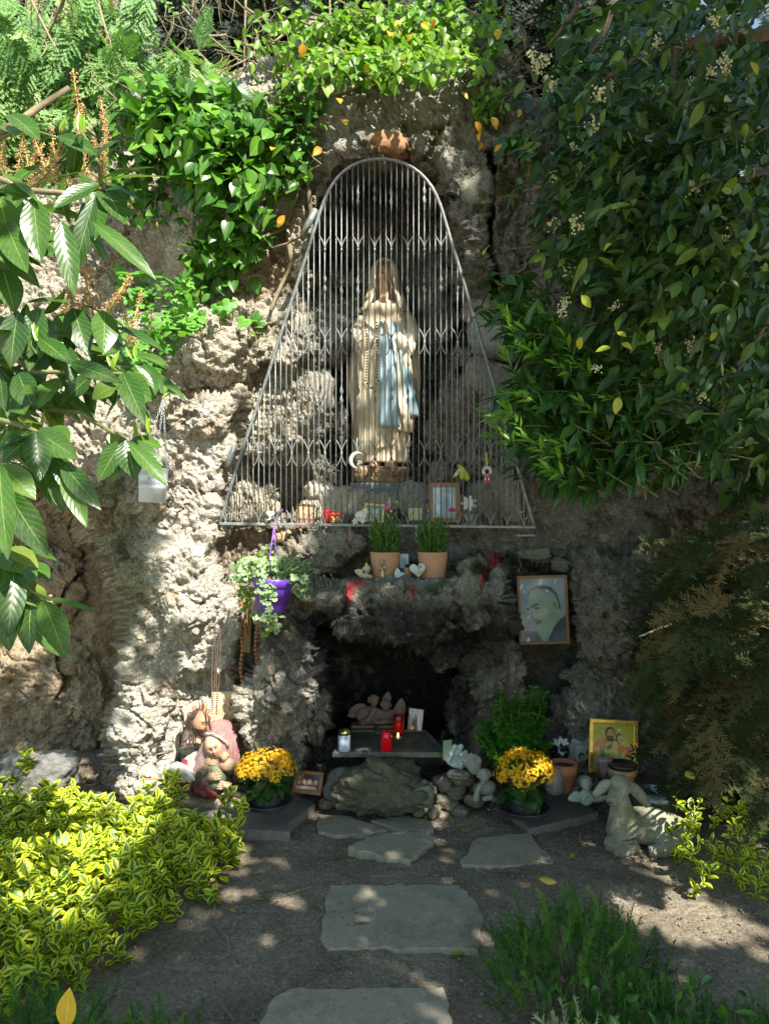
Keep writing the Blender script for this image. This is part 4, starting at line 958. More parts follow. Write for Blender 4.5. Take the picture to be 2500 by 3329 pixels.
for i in range(44):
    a, b = sample_poly([(-50, -50), (330, -50), (430, 250), (300, 330), (-50, 300)], 1)[0] if i < 26 else sample_poly([(300, -60), (1000, -60), (820, 330), (450, 200)], 1)[0]
    d_ = rng.uniform(5.2, 6.6); c = W(a, b, d_)-np.array(thu.location); r1 = randdirs(1, (.3, 0, -.5), .6)[0]; L = rng.uniform(.4, 1.1)
    part(thu, 'twig', join(tube(bez(c-r1*L*.5+np.array([0, 0, .2]), c, c+r1*L*.5, 9), np.linspace(.011, .003, 9), 5), *[tube(bez(c+r1*L*t, c+r1*L*t+randdirs(1, (0, 0, -.4))[0]*.12, c+r1*L*t+randdirs(1, (.2, 0, -1))[0]*.3, 5), .003, 4) for t in rng.uniform(-.4, .4, 6)]), mdry if i < 26 else mtwig)
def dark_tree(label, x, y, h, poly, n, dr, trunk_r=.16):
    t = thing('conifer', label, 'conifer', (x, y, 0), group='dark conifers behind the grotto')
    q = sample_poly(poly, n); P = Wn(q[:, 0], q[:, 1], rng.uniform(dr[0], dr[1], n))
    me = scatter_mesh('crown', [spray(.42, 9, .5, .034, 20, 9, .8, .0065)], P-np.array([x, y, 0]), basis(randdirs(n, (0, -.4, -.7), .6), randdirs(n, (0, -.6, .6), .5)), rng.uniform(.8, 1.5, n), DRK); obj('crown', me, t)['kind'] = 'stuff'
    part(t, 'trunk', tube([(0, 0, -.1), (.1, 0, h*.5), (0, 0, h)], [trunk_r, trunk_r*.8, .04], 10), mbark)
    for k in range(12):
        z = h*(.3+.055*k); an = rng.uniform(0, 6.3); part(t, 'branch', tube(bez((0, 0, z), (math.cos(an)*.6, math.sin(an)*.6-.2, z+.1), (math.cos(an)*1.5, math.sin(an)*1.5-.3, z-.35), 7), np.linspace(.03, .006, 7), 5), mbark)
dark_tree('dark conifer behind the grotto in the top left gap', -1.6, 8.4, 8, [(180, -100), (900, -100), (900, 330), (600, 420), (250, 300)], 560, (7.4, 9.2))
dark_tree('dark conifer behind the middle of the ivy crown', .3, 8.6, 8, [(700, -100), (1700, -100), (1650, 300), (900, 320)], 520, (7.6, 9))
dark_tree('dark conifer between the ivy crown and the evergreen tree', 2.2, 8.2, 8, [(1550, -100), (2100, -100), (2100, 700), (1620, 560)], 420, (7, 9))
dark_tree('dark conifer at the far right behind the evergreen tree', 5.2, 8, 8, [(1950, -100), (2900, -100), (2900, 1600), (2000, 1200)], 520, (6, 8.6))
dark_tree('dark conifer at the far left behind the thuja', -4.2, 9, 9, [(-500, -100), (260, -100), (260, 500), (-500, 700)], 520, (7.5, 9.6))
# ================================================================ IRON GATE
mir, nt, p, out = ntree('grey_painted_iron')
n1 = noise(nt, 60, 5, 0.7)
nt.links.new(ramp(nt, n1, [(0.3, (0.12, 0.135, 0.13)), (0.55, (0.23, 0.25, 0.24)), (0.72, (0.38, 0.39, 0.37))]), p.inputs['Base Color'])
p.inputs['Metallic'].default_value = 0.3; p.inputs['Roughness'].default_value = 0.42
nt.links.new(bump(nt, noise(nt, 220, 4), 0.5, 0.001), p.inputs['Normal'])
GD_ = 4.13; gs = GD_/FPX
def G(px, py, dy=0.0): return np.array([(px-1250)*gs, dy, (1702-py)*gs])
gate = thing('iron_gate', 'arched grey wrought iron gate with twisted bars closing the niche', 'gate', tuple(W(1250, 1702, GD_)))
outline = [(716, 1702), (758, 1560), (800, 1430), (863, 1245), (927, 1045), (997, 830), (1030, 720), (1061, 629), (1097, 569), (1150, 530), (1210, 513), (1283, 516), (1349, 543), (1402, 596), (1428, 649), (1452, 735), (1520, 960), (1590, 1200), (1665, 1460), (1736, 1716)]
# round the arch
ol = np.array(outline, float); t = np.cumsum(np.r_[0, np.linalg.norm(np.diff(ol, axis=0), axis=1)])
tt = np.linspace(0, t[-1], 90); ox_ = np.interp(tt, t, ol[:, 0]); oy_ = np.interp(tt, t, ol[:, 1])
for _ in range(3): ox_[1:-1] = (ox_[:-2]+ox_[1:-1]*2+ox_[2:])/4; oy_[1:-1] = (oy_[:-2]+oy_[1:-1]*2+oy_[2:])/4
part(gate, 'arch_frame', tube([G(a, b) for a, b in zip(ox_, oy_)], .0095, 8), mir)
part(gate, 'bottom_rail', box(-.885, .81, -.010, .010, -.012, .004), mir, False, bevel=.003, rot=(0, R(.65), 0), loc=(0, 0, -.007))
def topy(x):
    i = np.argmin(oy_); return np.interp(x, ox_[:i+1], oy_[:i+1]) if x < ox_[i] else np.interp(x, ox_[i:], oy_[i:])
def twistbar(L=.11, w=.0085):
    n_ = 26; V = []; F = []
    for k in range(n_+1):
        t = k/n_; a = t*math.pi*2.2; r = w*(0.35+0.75*abs(math.sin(math.pi*t*2))**.5*math.sin(math.pi*t)**.3)
        for dx, dy in ((1, .28), (-1, .28), (-1, -.28), (1, -.28)):
            V.append((r*(dx*math.cos(a)-dy*math.sin(a)), r*(dx*math.sin(a)+dy*math.cos(a)), (t-.5)*L))
    for k in range(n_):
        for i in range(4): F.append((k*4+i, k*4+(i+1) % 4, k*4+4+(i+1) % 4, k*4+4+i))
    F += [(3, 2, 1, 0), tuple(n_*4+i for i in range(4))]
    return V, F
metw = new_mesh('twist', *twistbar(), mir)
pitch = 17.93
barx = [734+i*pitch for i in range(56)]
i0 = int(round((1221.5-734)/pitch))       # a decorated bar
def arc_vf(sx, sy):                       # quarter curl from the bar out to its neighbour
    return tube([(sx*pitch*gs*(t**1.9), 0, sy*.072*t) for t in np.linspace(0.08, 1, 9)], np.linspace(.0042, .0026, 9), 5)
meV = new_mesh('scroll', *join(arc_vf(1, 1), arc_vf(-1, 1), xf(ball((.006, .006, .012), 8, 6))), mir)
meX = new_mesh('scroll', *join(arc_vf(1, 1), arc_vf(-1, 1), arc_vf(1, -1), arc_vf(-1, -1), xf(ball((.007, .006, .014), 8, 6))), mir)
for i, x in enumerate(barx):
    ty = topy(x)+2; by = 1702+(x-716)*.0137
    deco = (i-i0) % 3 == 0
    jx = rng.normal()*.0012
    P = [G(x, by), G(x, by-(by-ty)*.4)+np.array([jx, 0, 0]), G(x, by-(by-ty)*.75)-np.array([jx, 0, 0]), G(x, ty)]
    part(gate, 'bar', tube(P, .0031 if not deco else .0037, 6), mir)
    if deco:
        for yy in (636, 927, 1284):
            if ty < yy-42: obj('twist', metw, gate, G(x, yy), (0, 0, rng.uniform(0, 3)))
        for yy, me_ in ((812, meV), (1112, meX), (1474, meX), (by-3, meV)):
            if ty < yy-30: obj('scroll', me_, gate, G(x, yy)+np.array([0, -.004, 0]))
for a, b in (((748, 1520), (770, 1452)), ((992, 762), (1035, 680))):
    v = np.array([(b[0]-a[0])*gs, 0, -(b[1]-a[1])*gs])
    part(gate, 'hinge', tube([G(a[0]-8, a[1], .005), G(a[0]-8, a[1], .005)+v*.5, G(b[0]-8, b[1], .005)], .018, 12), mir)
part(gate, 'latch_plate', box(-.05, .05, -.008, .012, -.012, .0), mir, False, bevel=.002, loc=G(1706, 1737))
# pale ties and stakes at the right
# ================================================================ figures: shared builders
def head_vf(h=.12, skin=(.62, .42, .28), lips=(.45, .16, .12), brow=(.16, .09, .05), beard=None, hairline=None, hair=(.05, .03, .02), nu=84, nv=70):
    V, F = ball(1.0, nu, nv); x, y, z = V.T.copy(); f = np.clip(-y, 0, 1)
    tx = np.where(z < 0, 1-.33*np.abs(z)**1.6, 1-.08*z*z)
    X = x*.72*tx; Y = y*(.84-.12*(z < 0)*np.abs(z)); Z = z.copy()
    g = lambda cx, cz, sx, sz: np.exp(-(((x-cx)/sx)**2+((z-cz)/sz)**2))*smooth(f, .2, .6)
    Y -= .20*np.exp(-(x/.085)**2)*smooth(z, .22, -.16)*smooth(z, -.30, -.20)*smooth(f, .4, .8)      # nose
    Y -= .05*g(0, .14, .07, .3)
    Y += .15*(g(.27, .08, .17, .12)+g(-.27, .08, .17, .12))                                          # eye sockets
    Y -= .08*(g(.27, .07, .09, .055)+g(-.27, .07, .09, .055))                                       # lids
    Y -= .05*(g(.27, .25, .2, .05)+g(-.27, .25, .2, .05))                                            # brows
    Y -= .08*g(0, -.43, .16, .045)+.07*g(0, -.52, .13, .04); Y += .03*g(0, -.475, .16, .018)         # lips
    Y -= .06*g(0, -.75, .16, .12)+.03*(g(.36, -.2, .16, .2)+g(-.36, -.2, .16, .2))                   # chin, cheeks
    C_ = np.tile(np.array(skin, float), (len(V), 1))
    def tn(m, c): C_[:] = C_*(1-m[:, None])+np.array(c)*m[:, None]
    tn(np.clip(g(.36, -.2, .2, .2)+g(-.36, -.2, .2, .2), 0, 1)*.35, (skin[0]*1.05, skin[1]*.65, skin[2]*.6))
    tn(np.clip(g(0, -.47, .22, .10), 0, 1)**.5, lips)
    tn(np.clip(g(.28, .06, .19, .085)+g(-.28, .06, .19, .085), 0, 1)*.5, (skin[0]*.55, skin[1]*.45, skin[2]*.4))
    tn(np.clip(g(.27, .05, .17, .080)+g(-.27, .05, .17, .080), 0, 1)**.8, (.035, .02, .015))
    tn(np.clip(g(0, -.27, .12, .04), 0, 1)*.6, (skin[0]*.45, skin[1]*.35, skin[2]*.3))
    tn(np.clip(g(.29, .27, .25, .065)+g(-.29, .27, .25, .065), 0, 1)**.7, brow)
    if beard is not None:
        b = smooth(z, -.30, -.42)*smooth(np.abs(x)+np.abs(z+.35)*.2, .05, .2)+smooth(z, -.56, -.62)+smooth(z, -.28, -.33)*smooth(z, -.42, -.38)
        b = np.clip(b, 0, 1)*smooth(f, .0, .25); Y -= .05*b; Z -= .12*smooth(z, -.6, -1)*1; tn(b*(1-np.clip(g(0, -.47, .14, .05), 0, 1)), beard)
    if hairline is not None:
        m = np.clip(smooth(z, hairline, hairline+.06)+smooth(y, -.12, .05), 0, 1); tn(m, hair); X *= 1+.06*m; Y *= 1+.06*m; Z = Z*(1+.05*m)
    return (np.stack([X, Y, Z], 1)*h/2, F), C_
def ring(rx, ry, cx, cy, z, n=64, fold=0, k=9, ph=0, sharp=1.0):
    a = np.linspace(0, 2*math.pi, n, endpoint=False)
    w = 1+fold*(np.abs(np.sin(a*k/2+ph))**sharp-.5)+fold*.5*np.sin(a*(k-2)+ph*1.7)
    return np.stack([cx+rx*w*np.cos(a), cy+ry*w*np.sin(a), np.full(n, z)], 1)
def blob(parent, name, vfs, mat, voxel=.004, it=4, label=None, loc=(0, 0, 0), rot=(0, 0, 0), fac=.6):
    """overlapping volumes fused into one continuous modelled surface"""
    o = part(parent, name, join(*vfs), mat, True, label=label, loc=loc, rot=rot)
    m = o.modifiers.new('fuse', 'REMESH'); m.mode = 'VOXEL'; m.voxel_size = voxel; m.use_smooth_shade = True
    m = o.modifiers.new('soft', 'SMOOTH'); m.iterations = it; m.factor = fac
    return o
def limb(a, b, r0, r1, n=8): 
    a = np.array(a, float); b = np.array(b, float); return tube([a+(b-a)*t for t in np.linspace(0, 1, 4)], np.linspace(r0, r1, 4), n)
def hand(base, direction, up, L=.07, w=.03, spread=.12, curl=.15):
    """palm and five fingers as one list of volumes"""
    d = np.array(direction, float); d /= np.linalg.norm(d); u = np.array(up, float); u -= d*np.dot(u, d); u /= np.linalg.norm(u); s = np.cross(d, u)
    b = np.array(base, float); v = [tube([b, b+d*L*.25, b+d*L*.48], [w*.42, w*.55, w*.5], 10)]
    for i, (o_, l) in enumerate(((-.42, .42), (-.14, .5), (.14, .48), (.42, .38))):
        st = b+d*L*.42+s*o_*w; dd = d+s*o_*spread; v.append(tube([st, st+dd*L*l*.5, st+dd*L*l-u*L*curl*.4], [w*.15, w*.14, w*.10], 6))
    st = b+d*L*.15-s*w*.45; v.append(tube([st, st+(d*.6-s*.7)*L*.25, st+(d*.9-s*.75)*L*.42], [w*.17, w*.15, w*.11], 6))
    return v
# ================================================================ STATUE OF A PRAYING WOMAN
mplas = plain('aged_cream_plaster', (0.74, 0.62, 0.43), 0.6, var=.15, vscale=14, bmp=.3, dirt=(.45, .33, .2))
mface = colmat('painted_plaster', .55)
mblue = plain('pale_blue_sash', (0.42, 0.58, 0.64), 0.6, var=.12, vscale=20)
sd = 4.80; ss = sd/FPX
st = thing('madonna_statue', 'life-like plaster statue of a praying woman in cream robes and pale blue sash', 'statue', tuple(W(1250, 1560, sd)))
def S_(px, py, dy=0.0): return np.array([(px-1250)*ss, dy, (1560-py)*ss])
# robe and mantle
prof = [(1505, 76, 60, 1240), (1480, 78, 60, 1240), (1440, 80, 60, 1240), (1380, 84, 62, 1243), (1320, 88, 64, 1246), (1260, 92, 62, 1248), (1200, 92, 60, 1250), (1150, 90, 58, 1250), (1100, 88, 56, 1250), (1060, 86, 55, 1251), (1030, 80, 50, 1251), (1005, 66, 44, 1251), (990, 44, 34, 1251), (980, 28, 26, 1251)]
rings = []
for k, (py, rx, ry, cx) in enumerate(prof):
    fo = np.interp(py, [950, 1040, 1200, 1500], [0, .02, .09, .16]); rings.append(ring(rx*ss, ry*ss, (cx-1250)*ss, 0, (1560-py)*ss, 96, fo, 15, .4+py*.0035, .7))
rr = []                                   # refine between rings
for a, b in zip(rings[:-1], rings[1:]):
    for t in (0, .33, .66): rr.append(a*(1-t)+b*t)
rr.append(rings[-1])
part(st, 'robe', loft(rr), mplas)
# mantle: open cloak that hangs from the shoulders over both arms
def mantle(side):
    V = []; nn_ = 26; zs = np.linspace(0, 1, 40)
    for t in zs:
        py = 1000+t*(470 if side < 0 else 400); half = np.interp(py, [1000, 1060, 1150, 1250, 1400, 1480], [70, 96, 104, 108, 98, 88]); dep = np.interp(py, [1000, 1100, 1400], [48, 68, 62])
        for k in range(nn_):
            u = k/(nn_-1); a = math.pi*(1.0-u*1.02) if side < 0 else math.pi*u*1.02
            a2 = a*1.0; fr = (1-u if side < 0 else 1-u)
            ang = math.pi+u*1.9 if side < 0 else -u*1.9       # from the outside towards the front
            r = 1+.07*math.sin(u*15+t*3)+.05*math.sin(u*7-t*9)*t
            x = half*r*math.cos(ang)*(1-.08*t*u); y = dep*r*math.sin(ang)*(1.12 if u > .3 else 1)
            V.append(((1250-1250+x)*ss, y*ss, (1560-py-12*math.sin(u*5)*t)*ss))
    return np.array(V), [tuple(q) for q in grid_faces(40, nn_)]
part(st, 'mantle', mantle(-1), mplas, solid=.012, sub=1); part(st, 'mantle', mantle(1), mplas, solid=.012, sub=1)
# sleeves, arms and joined hands
mskin = plain('painted_skin', (0.60, 0.37, 0.22), .5, var=.15)
for sg in (-1, 1):
    blob(st, 'sleeve', [tube([S_(1250+sg*74, 1040, -.02), S_(1250+sg*88, 1110, -.06), S_(1250+sg*70, 1150, -.11), S_(1250+sg*34, 1110, -.16)], [.05, .062, .058, .036], 14), tube([S_(1250+sg*60, 1130, -.11), S_(1250+sg*66, 1190, -.11), S_(1250+sg*58, 1240, -.10)], [.04, .036, .012], 10)], mplas, .006, 4)
blob(st, 'hands', hand(S_(1252, 1112, -.17), (-.04, -.1, 1), (1, 0, 0), .11, .036, .04, 0)+hand(S_(1260, 1112, -.17), (-.02, -.1, 1), (-1, 0, 0), .11, .036, .04, 0), mskin, .0035, 2)
blob(st, 'neck', [tube([S_(1250, 990, -.01), S_(1250, 960, -.015), S_(1250, 925, -.015)], [.040, .030, .030], 14)], mskin, .005, 2)
hv, hc = head_vf(.135, (.62, .40, .23), (.42, .16, .1), (.25, .14, .07))
part(st, 'face', hv, mface, attrs={'Col': hc}, loc=S_(1250, 902, -.02), rot=(R(-4), R(-3), 0))
# veil over the head
V = []; nn_ = 40; zs = np.linspace(0, 1, 34)
for t in zs:
    if t < .4: ph = t/.4; z = 843+(900-843)*(1-math.cos(ph*math.pi/2)); r = 46*math.sin(ph*math.pi/2)+.5
    else: ph = (t-.4)/.6; z = 900+ph*120; r = 46+18*ph**2+ph*14
    for k in range(nn_):
        u = k/(nn_-1)*2-1; a = math.pi/2+u*(math.pi*.80 if t > .16 else math.pi*.99)
        w = 1+.05*math.sin(u*22+t*4)*min(1, t*1.4)
        V.append((r*w*math.cos(a)*ss, (r*1.05*w*math.sin(a)-4)*ss, (1560-z)*ss))
part(st, 'veil', (np.array(V), [tuple(q) for q in grid_faces(34, nn_)]), mplas, solid=.008)
# sash: knot and two hanging tails
def ribbon(pts, wds, wave=.05, nn_=12):
    V = []; m_ = len(pts)
    for j, (p_, w_) in enumerate(zip(pts, wds)):
        for k in range(nn_):
            u = k/(nn_-1)*2-1; V.append((p_[0]+u*w_, p_[1]-.010*math.cos(u*9+j*.25)-.02*(1-u*u), p_[2]))
    return np.array(V), [tuple(q) for q in grid_faces(m_, nn_)]
tl = np.linspace(0, 1, 24)
part(st, 'sash', ribbon([S_(1258+t*6, 1068+t*330, -.165-.01*math.sin(t*3)) for t in tl], [(.045+.015*t)*1.05 for t in tl]), mblue, solid=.006)
part(st, 'sash_tail', ribbon([S_(1290+t*45, 1075+t*285, -.135+.05*t) for t in tl], [.018+.035*t for t in tl]), mblue, solid=.006)
mbead = plain('dark_beads', (.10, .06, .04), .4); 
bd = [ball(.006, 8, 6, c=S_(a, b, -.205)) for a, b in [(1190+6*math.sin(t*3), 1075+t*180) for t in np.linspace(0, 1, 22)]+[(1226, 1075+t*170) for t in np.linspace(0, 1, 20)]+[(1190+t*40, 1255+40*math.sin(t*3.1)*.6) for t in np.linspace(0, 1, 8)]]
part(st, 'rosary', join(*bd), mbead)
# feet and rocky plinth
for sg in (-1, 1): blob(st, 'foot', [tube([S_(1240+sg*22, 1506, -.05), S_(1240+sg*24, 1514, -.14), S_(1240+sg*25, 1518, -.19)], [.026, .026, .018], 10)]+[ball(.009, 8, 6, c=S_(1240+sg*25+k*5-10, 1520, -.20)) for k in range(5)], mskin, .004, 2)
part(st, 'plinth', stone_vf(.20, .17, .062, 31, .5), stonemat((.34, .24, .15)), loc=S_(1245, 1546))
part(st, 'plinth', box(-.20, .20, -.15, .15, -.055, 0), plain('grey_base', (.22, .24, .25), .8), False, bevel=.006, loc=S_(1245, 1572))

# ================================================================ flat pictures painted on a fine colour grid
class Paint:
    def __init__(s, w, h, nx, ny, bgc):
        s.w, s.h, s.nx, s.ny = w, h, nx, ny
        s.U, s.V = np.meshgrid(np.linspace(0, 1, nx), np.linspace(0, 1, ny)); s.C = np.tile(np.array(bgc, float), (ny, nx, 1)); s.a = w/h
    def mix(s, m, c): m = np.clip(m, 0, 1)[..., None]; s.C = s.C*(1-m)+np.array(c)*m; return s
    def poly(s, pts, c, soft=.006, op=1): return s.mix(smooth(-sdpoly(s.U*s.a, s.V, [(x*s.a, y) for x, y in pts]), -soft, soft)*op, c)
    def ell(s, cx, cy, rx, ry, c, rot=0, soft=.08, op=1):
        dx, dy = (s.U-cx)*s.a, s.V-cy; co, si = math.cos(rot), math.sin(rot); x, y = dx*co+dy*si, -dx*si+dy*co
        q = np.sqrt((x/(rx*s.a))**2+(y/ry)**2); return s.mix((1-smooth(q, 1-soft, 1+soft))*op, c)
    def line(s, pts, c, wd=.01, op=1): return s.mix((1-smooth(sdline(s.U*s.a, s.V, [(x*s.a, y) for x, y in pts]), wd*.5, wd))*op, c)
    def grain(s, a=.15, sc=8, seed=0):
        P = np.stack([s.U*s.a, s.V, s.U*0], -1); s.C = np.clip(s.C*(1+a*fbm(P, sc, 4, 700+seed))[..., None], 0, 1); return s
    def build(s, parent, name, mat, loc=(0, 0, 0), rot=(0, 0, 0), label=None):
        V = np.stack([(s.U-.5)*s.w, s.U*0, (.5-s.V)*s.h], -1).reshape(-1, 3)
        F = grid_faces(s.ny, s.nx); me = new_mesh(name, V, F, mat, True, {'Col': s.C.reshape(-1, 3)})
        o = obj(name, me, parent, loc, rot)
        if label: o['label'] = label
        return o
mprint = colmat('printed_paper', .5, var=.03, bmp=0); mgloss = colmat('print_behind_glass', .35, var=.03, bmp=0, spec=.5, coat=.8)
def frame(parent, w, h, fw, dep, mat, y=0, name='frame'):
    v = [box(-w/2, w/2, -dep/2, dep/2, h/2-fw, h/2), box(-w/2, w/2, -dep/2, dep/2, -h/2, -h/2+fw), box(-w/2, -w/2+fw, -dep/2+.001, dep/2-.001, -h/2+fw, h/2-fw), box(w/2-fw, w/2, -dep/2+.001, dep/2-.001, -h/2+fw, h/2-fw)]
    return part(parent, name, join(*v), mat, False, bevel=fw*.12)
mwood = plain('brown_wood', (.26, .12, .045), .45, var=.3, vscale=18, bmp=.4); mdwood = plain('dark_wood', (.13, .07, .03), .5, var=.3, vscale=18)
mlw = plain('pale_wood', (.40, .22, .12), .5, var=.25, vscale=18); mgold = plain('gilt_frame', (.62, .45, .10), .35, .7, var=.3, vscale=60)
# ---- framed print in the gate (wooden frame)
f1 = thing('framed_picture', 'wooden photo frame with a pale bluish print standing behind the gate bars', 'picture frame', tuple(W(1444, 1634, 4.26)), (R(-6), 0, 0), 'framed pictures left as offerings')
s_ = 4.26/FPX; w_, h_ = 102*s_, 130*s_
frame(f1, w_, h_, 15*s_, .016, mlw)
pc = Paint(w_-.03, h_-.03, 60, 80, (.55, .68, .80)); pc.poly([(.45, .1), (.75, .1), (.72, .5), (.8, 1), (.3, 1), (.4, .5)], (.28, .38, .5), .05).ell(.58, .25, .1, .09, (.5, .45, .42)).poly([(.85, 0), (1, 0), (1, 1), (.9, 1)], (.35, .5, .3), .04).poly([(.1, 0), (.3, 0), (.25, 1), (.05, 1)], (.7, .8, .9), .05).grain(.35, 6, 1)
pc.build(f1, 'print', mgloss, (0, -.002, 0)); part(f1, 'backing', box(-w_/2+.006, w_/2-.006, .001, .006, -h_/2+.006, h_/2-.006), mdwood, False)
def small_frame(label, px, py, d, wpx, hpx, fmat, painter, tilt=0, lean=-8, fwpx=6, yaw=0):
    k = d/FPX; t = thing('framed_picture', label, 'picture frame', tuple(W(px, py, d)), (R(lean), R(tilt), R(yaw)), 'framed pictures left as offerings')
    frame(t, wpx*k, hpx*k, fwpx*k, .014, fmat); pc = painter(Paint((wpx-fwpx*1.6)*k, (hpx-fwpx*1.6)*k, 44, 50, (.5, .5, .5)))
    pc.build(t, 'print', mprint, (0, -.001, 0)); part(t, 'backing', box(-wpx*k/2+.004, wpx*k/2-.004, .001, .006, -hpx*k/2+.004, hpx*k/2-.004), mdwood, False); return t
def pa(p): return p.mix(np.ones_like(p.U), (.62, .30, .15)).poly([(0, .6), (1, .6), (1, .7), (0, .72)], (.2, .1, .06)).ell(.4, .35, .18, .22, (.75, .45, .25)).poly([(0, .72), (1, .7), (1, 1), (0, 1)], (.35, .22, .18)).grain(.3, 5, 2)
def pb(p): return p.mix(np.ones_like(p.U), (.25, .38, .38)).ell(.55, .4, .2, .2, (.7, .72, .5)).poly([(.25, 1), (.3, .6), (.75, .6), (.85, 1)], (.5, .62, .6)).grain(.3, 5, 3)
def pc_(p): return p.mix(np.ones_like(p.U), (.62, .60, .36)).ell(.5, .5, .3, .35, (.72, .70, .5), op=.8).poly([(0, .75), (1, .7), (1, 1), (0, 1)], (.25, .25, .2)).grain(.25, 5, 4)
small_frame('dark framed orange picture leaning behind the left gate bars', 992, 1678, 4.24, 60, 80, mdwood, pa, 3)
small_frame('gilt framed greenish picture behind the pink flower', 1216, 1668, 4.24, 66, 60, mgold, pb, 4)
small_frame('little icon in a wooden frame hanging on rock below the rail', 1096, 1756, 4.22, 26, 26, mwood, lambda p: p.mix(np.ones_like(p.U), (.6, .55, .2)).ell(.5, .4, .16, .16, (.2, .15, .1)).poly([(.25, .9), (.35, .6), (.65, .6), (.75, .9)], (.08, .12, .1)), 4, 0, 5)
# yellowish stone heart/cloth piece
t = thing('picture_card', 'pale yellow embossed card standing behind the gate in front of grey stone', 'card', tuple(W(1350, 1672, 4.24))); part(t, 'card', box(-.038, .038, -.004, .004, -.035, .035), plain('yellow_card', (.62, .60, .36), .7), False, bevel=.004)
# ---- daisy cut-out
mwhite = plain('white_paint', (.72, .76, .74), .5, var=.08); mgrn = plain('grey_green_paint', (.30, .42, .34), .6, var=.12)
t = thing('wooden_daisy', 'white wooden daisy with grey-green leaves standing behind the right gate bars', 'ornament', tuple(W(1524, 1702, 4.22)))
k = 4.22/FPX; z0 = 66*k
for i in range(7):
    a = 2*math.pi*i/7+.22; ptl = xf(ball((.011, .004, .020), 12, 8), (math.sin(a)*.024, 0, z0+math.cos(a)*.024), (0, a, 0)); part(t, 'petal', ptl, mwhite)
part(t, 'flower_centre', ball((.010, .007, .010), 12, 8, (0, -.003, z0)), mwhite); part(t, 'stem', box(-.004, .004, -.003, .003, 0, z0-.012), mgrn, False)
for sg in (-1, 1): part(t, 'leaf', xf(prism([(0, 0), (sg*.012, .012), (sg*.032, .055), (sg*.012, .045), (sg*.001, .02)], -.003, .003)), mgrn, False)
part(t, 'foot', box(-.04, .04, -.012, .012, -.006, .0), mgrn, False, bevel=.001)
# ---- hanging flower garland and wilted ribbon
mpink = plain('pink_flowers', (.62, .10, .20), .7, var=.35, vscale=90); mwfl = plain('jasmine_white', (.72, .74, .62), .7, var=.2, vscale=90); myel = plain('yellow_ribbon', (.75, .52, .03), .5)
g = thing('flower_garland', 'small white and pink flower garland hanging from the gate on a yellow ribbon', 'garland', tuple(W(1583, 1514, 4.09))); k = 4.09/FPX
part(g, 'ribbon', box(-.004, .004, -.001, .001, 0, 44*k), myel, False, rot=(0, R(-4), 0))
for nm, a0, a1, mt, r in (('white_blossoms', -2.2, 2.2, mwfl, .0055), ('pink_blossoms', 2.2, 4.1, plain('pale_pink', (.62, .30, .32), .7), .0055)):
    part(g, nm, join(*[ball(r, 7, 5, c=(math.sin(a)*rad, rng.uniform(-.006, .006), -.030+math.cos(a)*rad)) for a in np.linspace(a0, a1, 16 if mt is mwfl else 9) for rad in (.016, .023)]), mt)
part(g, 'red_tassel', join(*[ball(.007, 7, 5, c=(x_+rng.normal()*.003, rng.normal()*.003, z_)) for x_, z_ in [(-.018, -.083), (-.012, -.088), (-.008, -.082), (.008, -.083), (.014, -.088), (.019, -.082), (0, -.060), (-.006, -.058), (.006, -.058)]]), mpink)
part(g, 'white_buds', join(*[xf(ball((.005, .005, .010), 8, 6), (x_, 0, -.070)) for x_ in (-.009, .009)]), mwfl)
w1_ = thing('wilted_bouquet', 'wilted white and yellow ribbon bunch tied to the right gate bars', 'ribbon', tuple(W(1498, 1516, 4.10)))
mrib = plain('faded_ribbon', (.62, .50, .42), .7, var=.2); mlim = plain('lime_ribbon', (.45, .50, .06), .6, var=.2)
for dx, dz, mt in ((-.032, -.058, mrib), (.030, -.062, mrib), (.040, -.075, mlim), (.012, -.07, mlim), (.022, -.045, mlim)):
    V = []
    for j in range(8):
        tt_ = j/7; c0 = np.array([dx*tt_, -.008*math.sin(tt_*3), dz*tt_]); ww = .004+.011*math.sin(tt_*2.6); V += [c0+np.array([ww, .003*math.sin(j), .004]), c0-np.array([ww, .003*math.sin(j), .004])]
    part(w1_, 'ribbon_end', (np.array(V), [tuple(q) for q in grid_faces(8, 2)]), mt, solid=.0015)
part(w1_, 'knot', join(*[ball(.006, 7, 5, c=tuple(rng.normal(size=3)*.006)) for _ in range(8)]), mlim)
# ---- white china heart, moon ornament, red lantern, white flowers
def heart_vf(w, dep, n=40):
    a = np.linspace(0, 2*math.pi, n, endpoint=False); x = 16*np.sin(a)**3; z = 13*np.cos(a)-5*np.cos(2*a)-2*np.cos(3*a)-np.cos(4*a)
    rings = []
    for q in np.linspace(-1, 1, 9): s = math.sqrt(max(1e-3, 1-q*q)); rings.append(np.stack([x/32*w*s, np.full(n, q*dep/2), z/32*w*s], 1))
    return loft(rings)
t = thing('china_heart', 'glossy white china heart hanging on the lower left of the gate', 'ornament', tuple(W(879, 1672, 4.09)), (0, R(8), 0)); part(t, 'heart', heart_vf(.046, .022), plain('white_glaze', (.66, .70, .74), .12, var=.05, bmp=0, coat=.6)); part(t, 'tail', tube([(0, 0, -.016), (.002, -.002, -.026), (-.006, -.002, -.032), (-.012, 0, -.027)], [.006, .005, .004, .002], 8), _mc['white_glaze'])
t = thing('moon_ornament', 'pale pink crescent moon ornament hanging at the statue feet', 'ornament', tuple(W(1164, 1497, 4.09))); k = 4.09/FPX
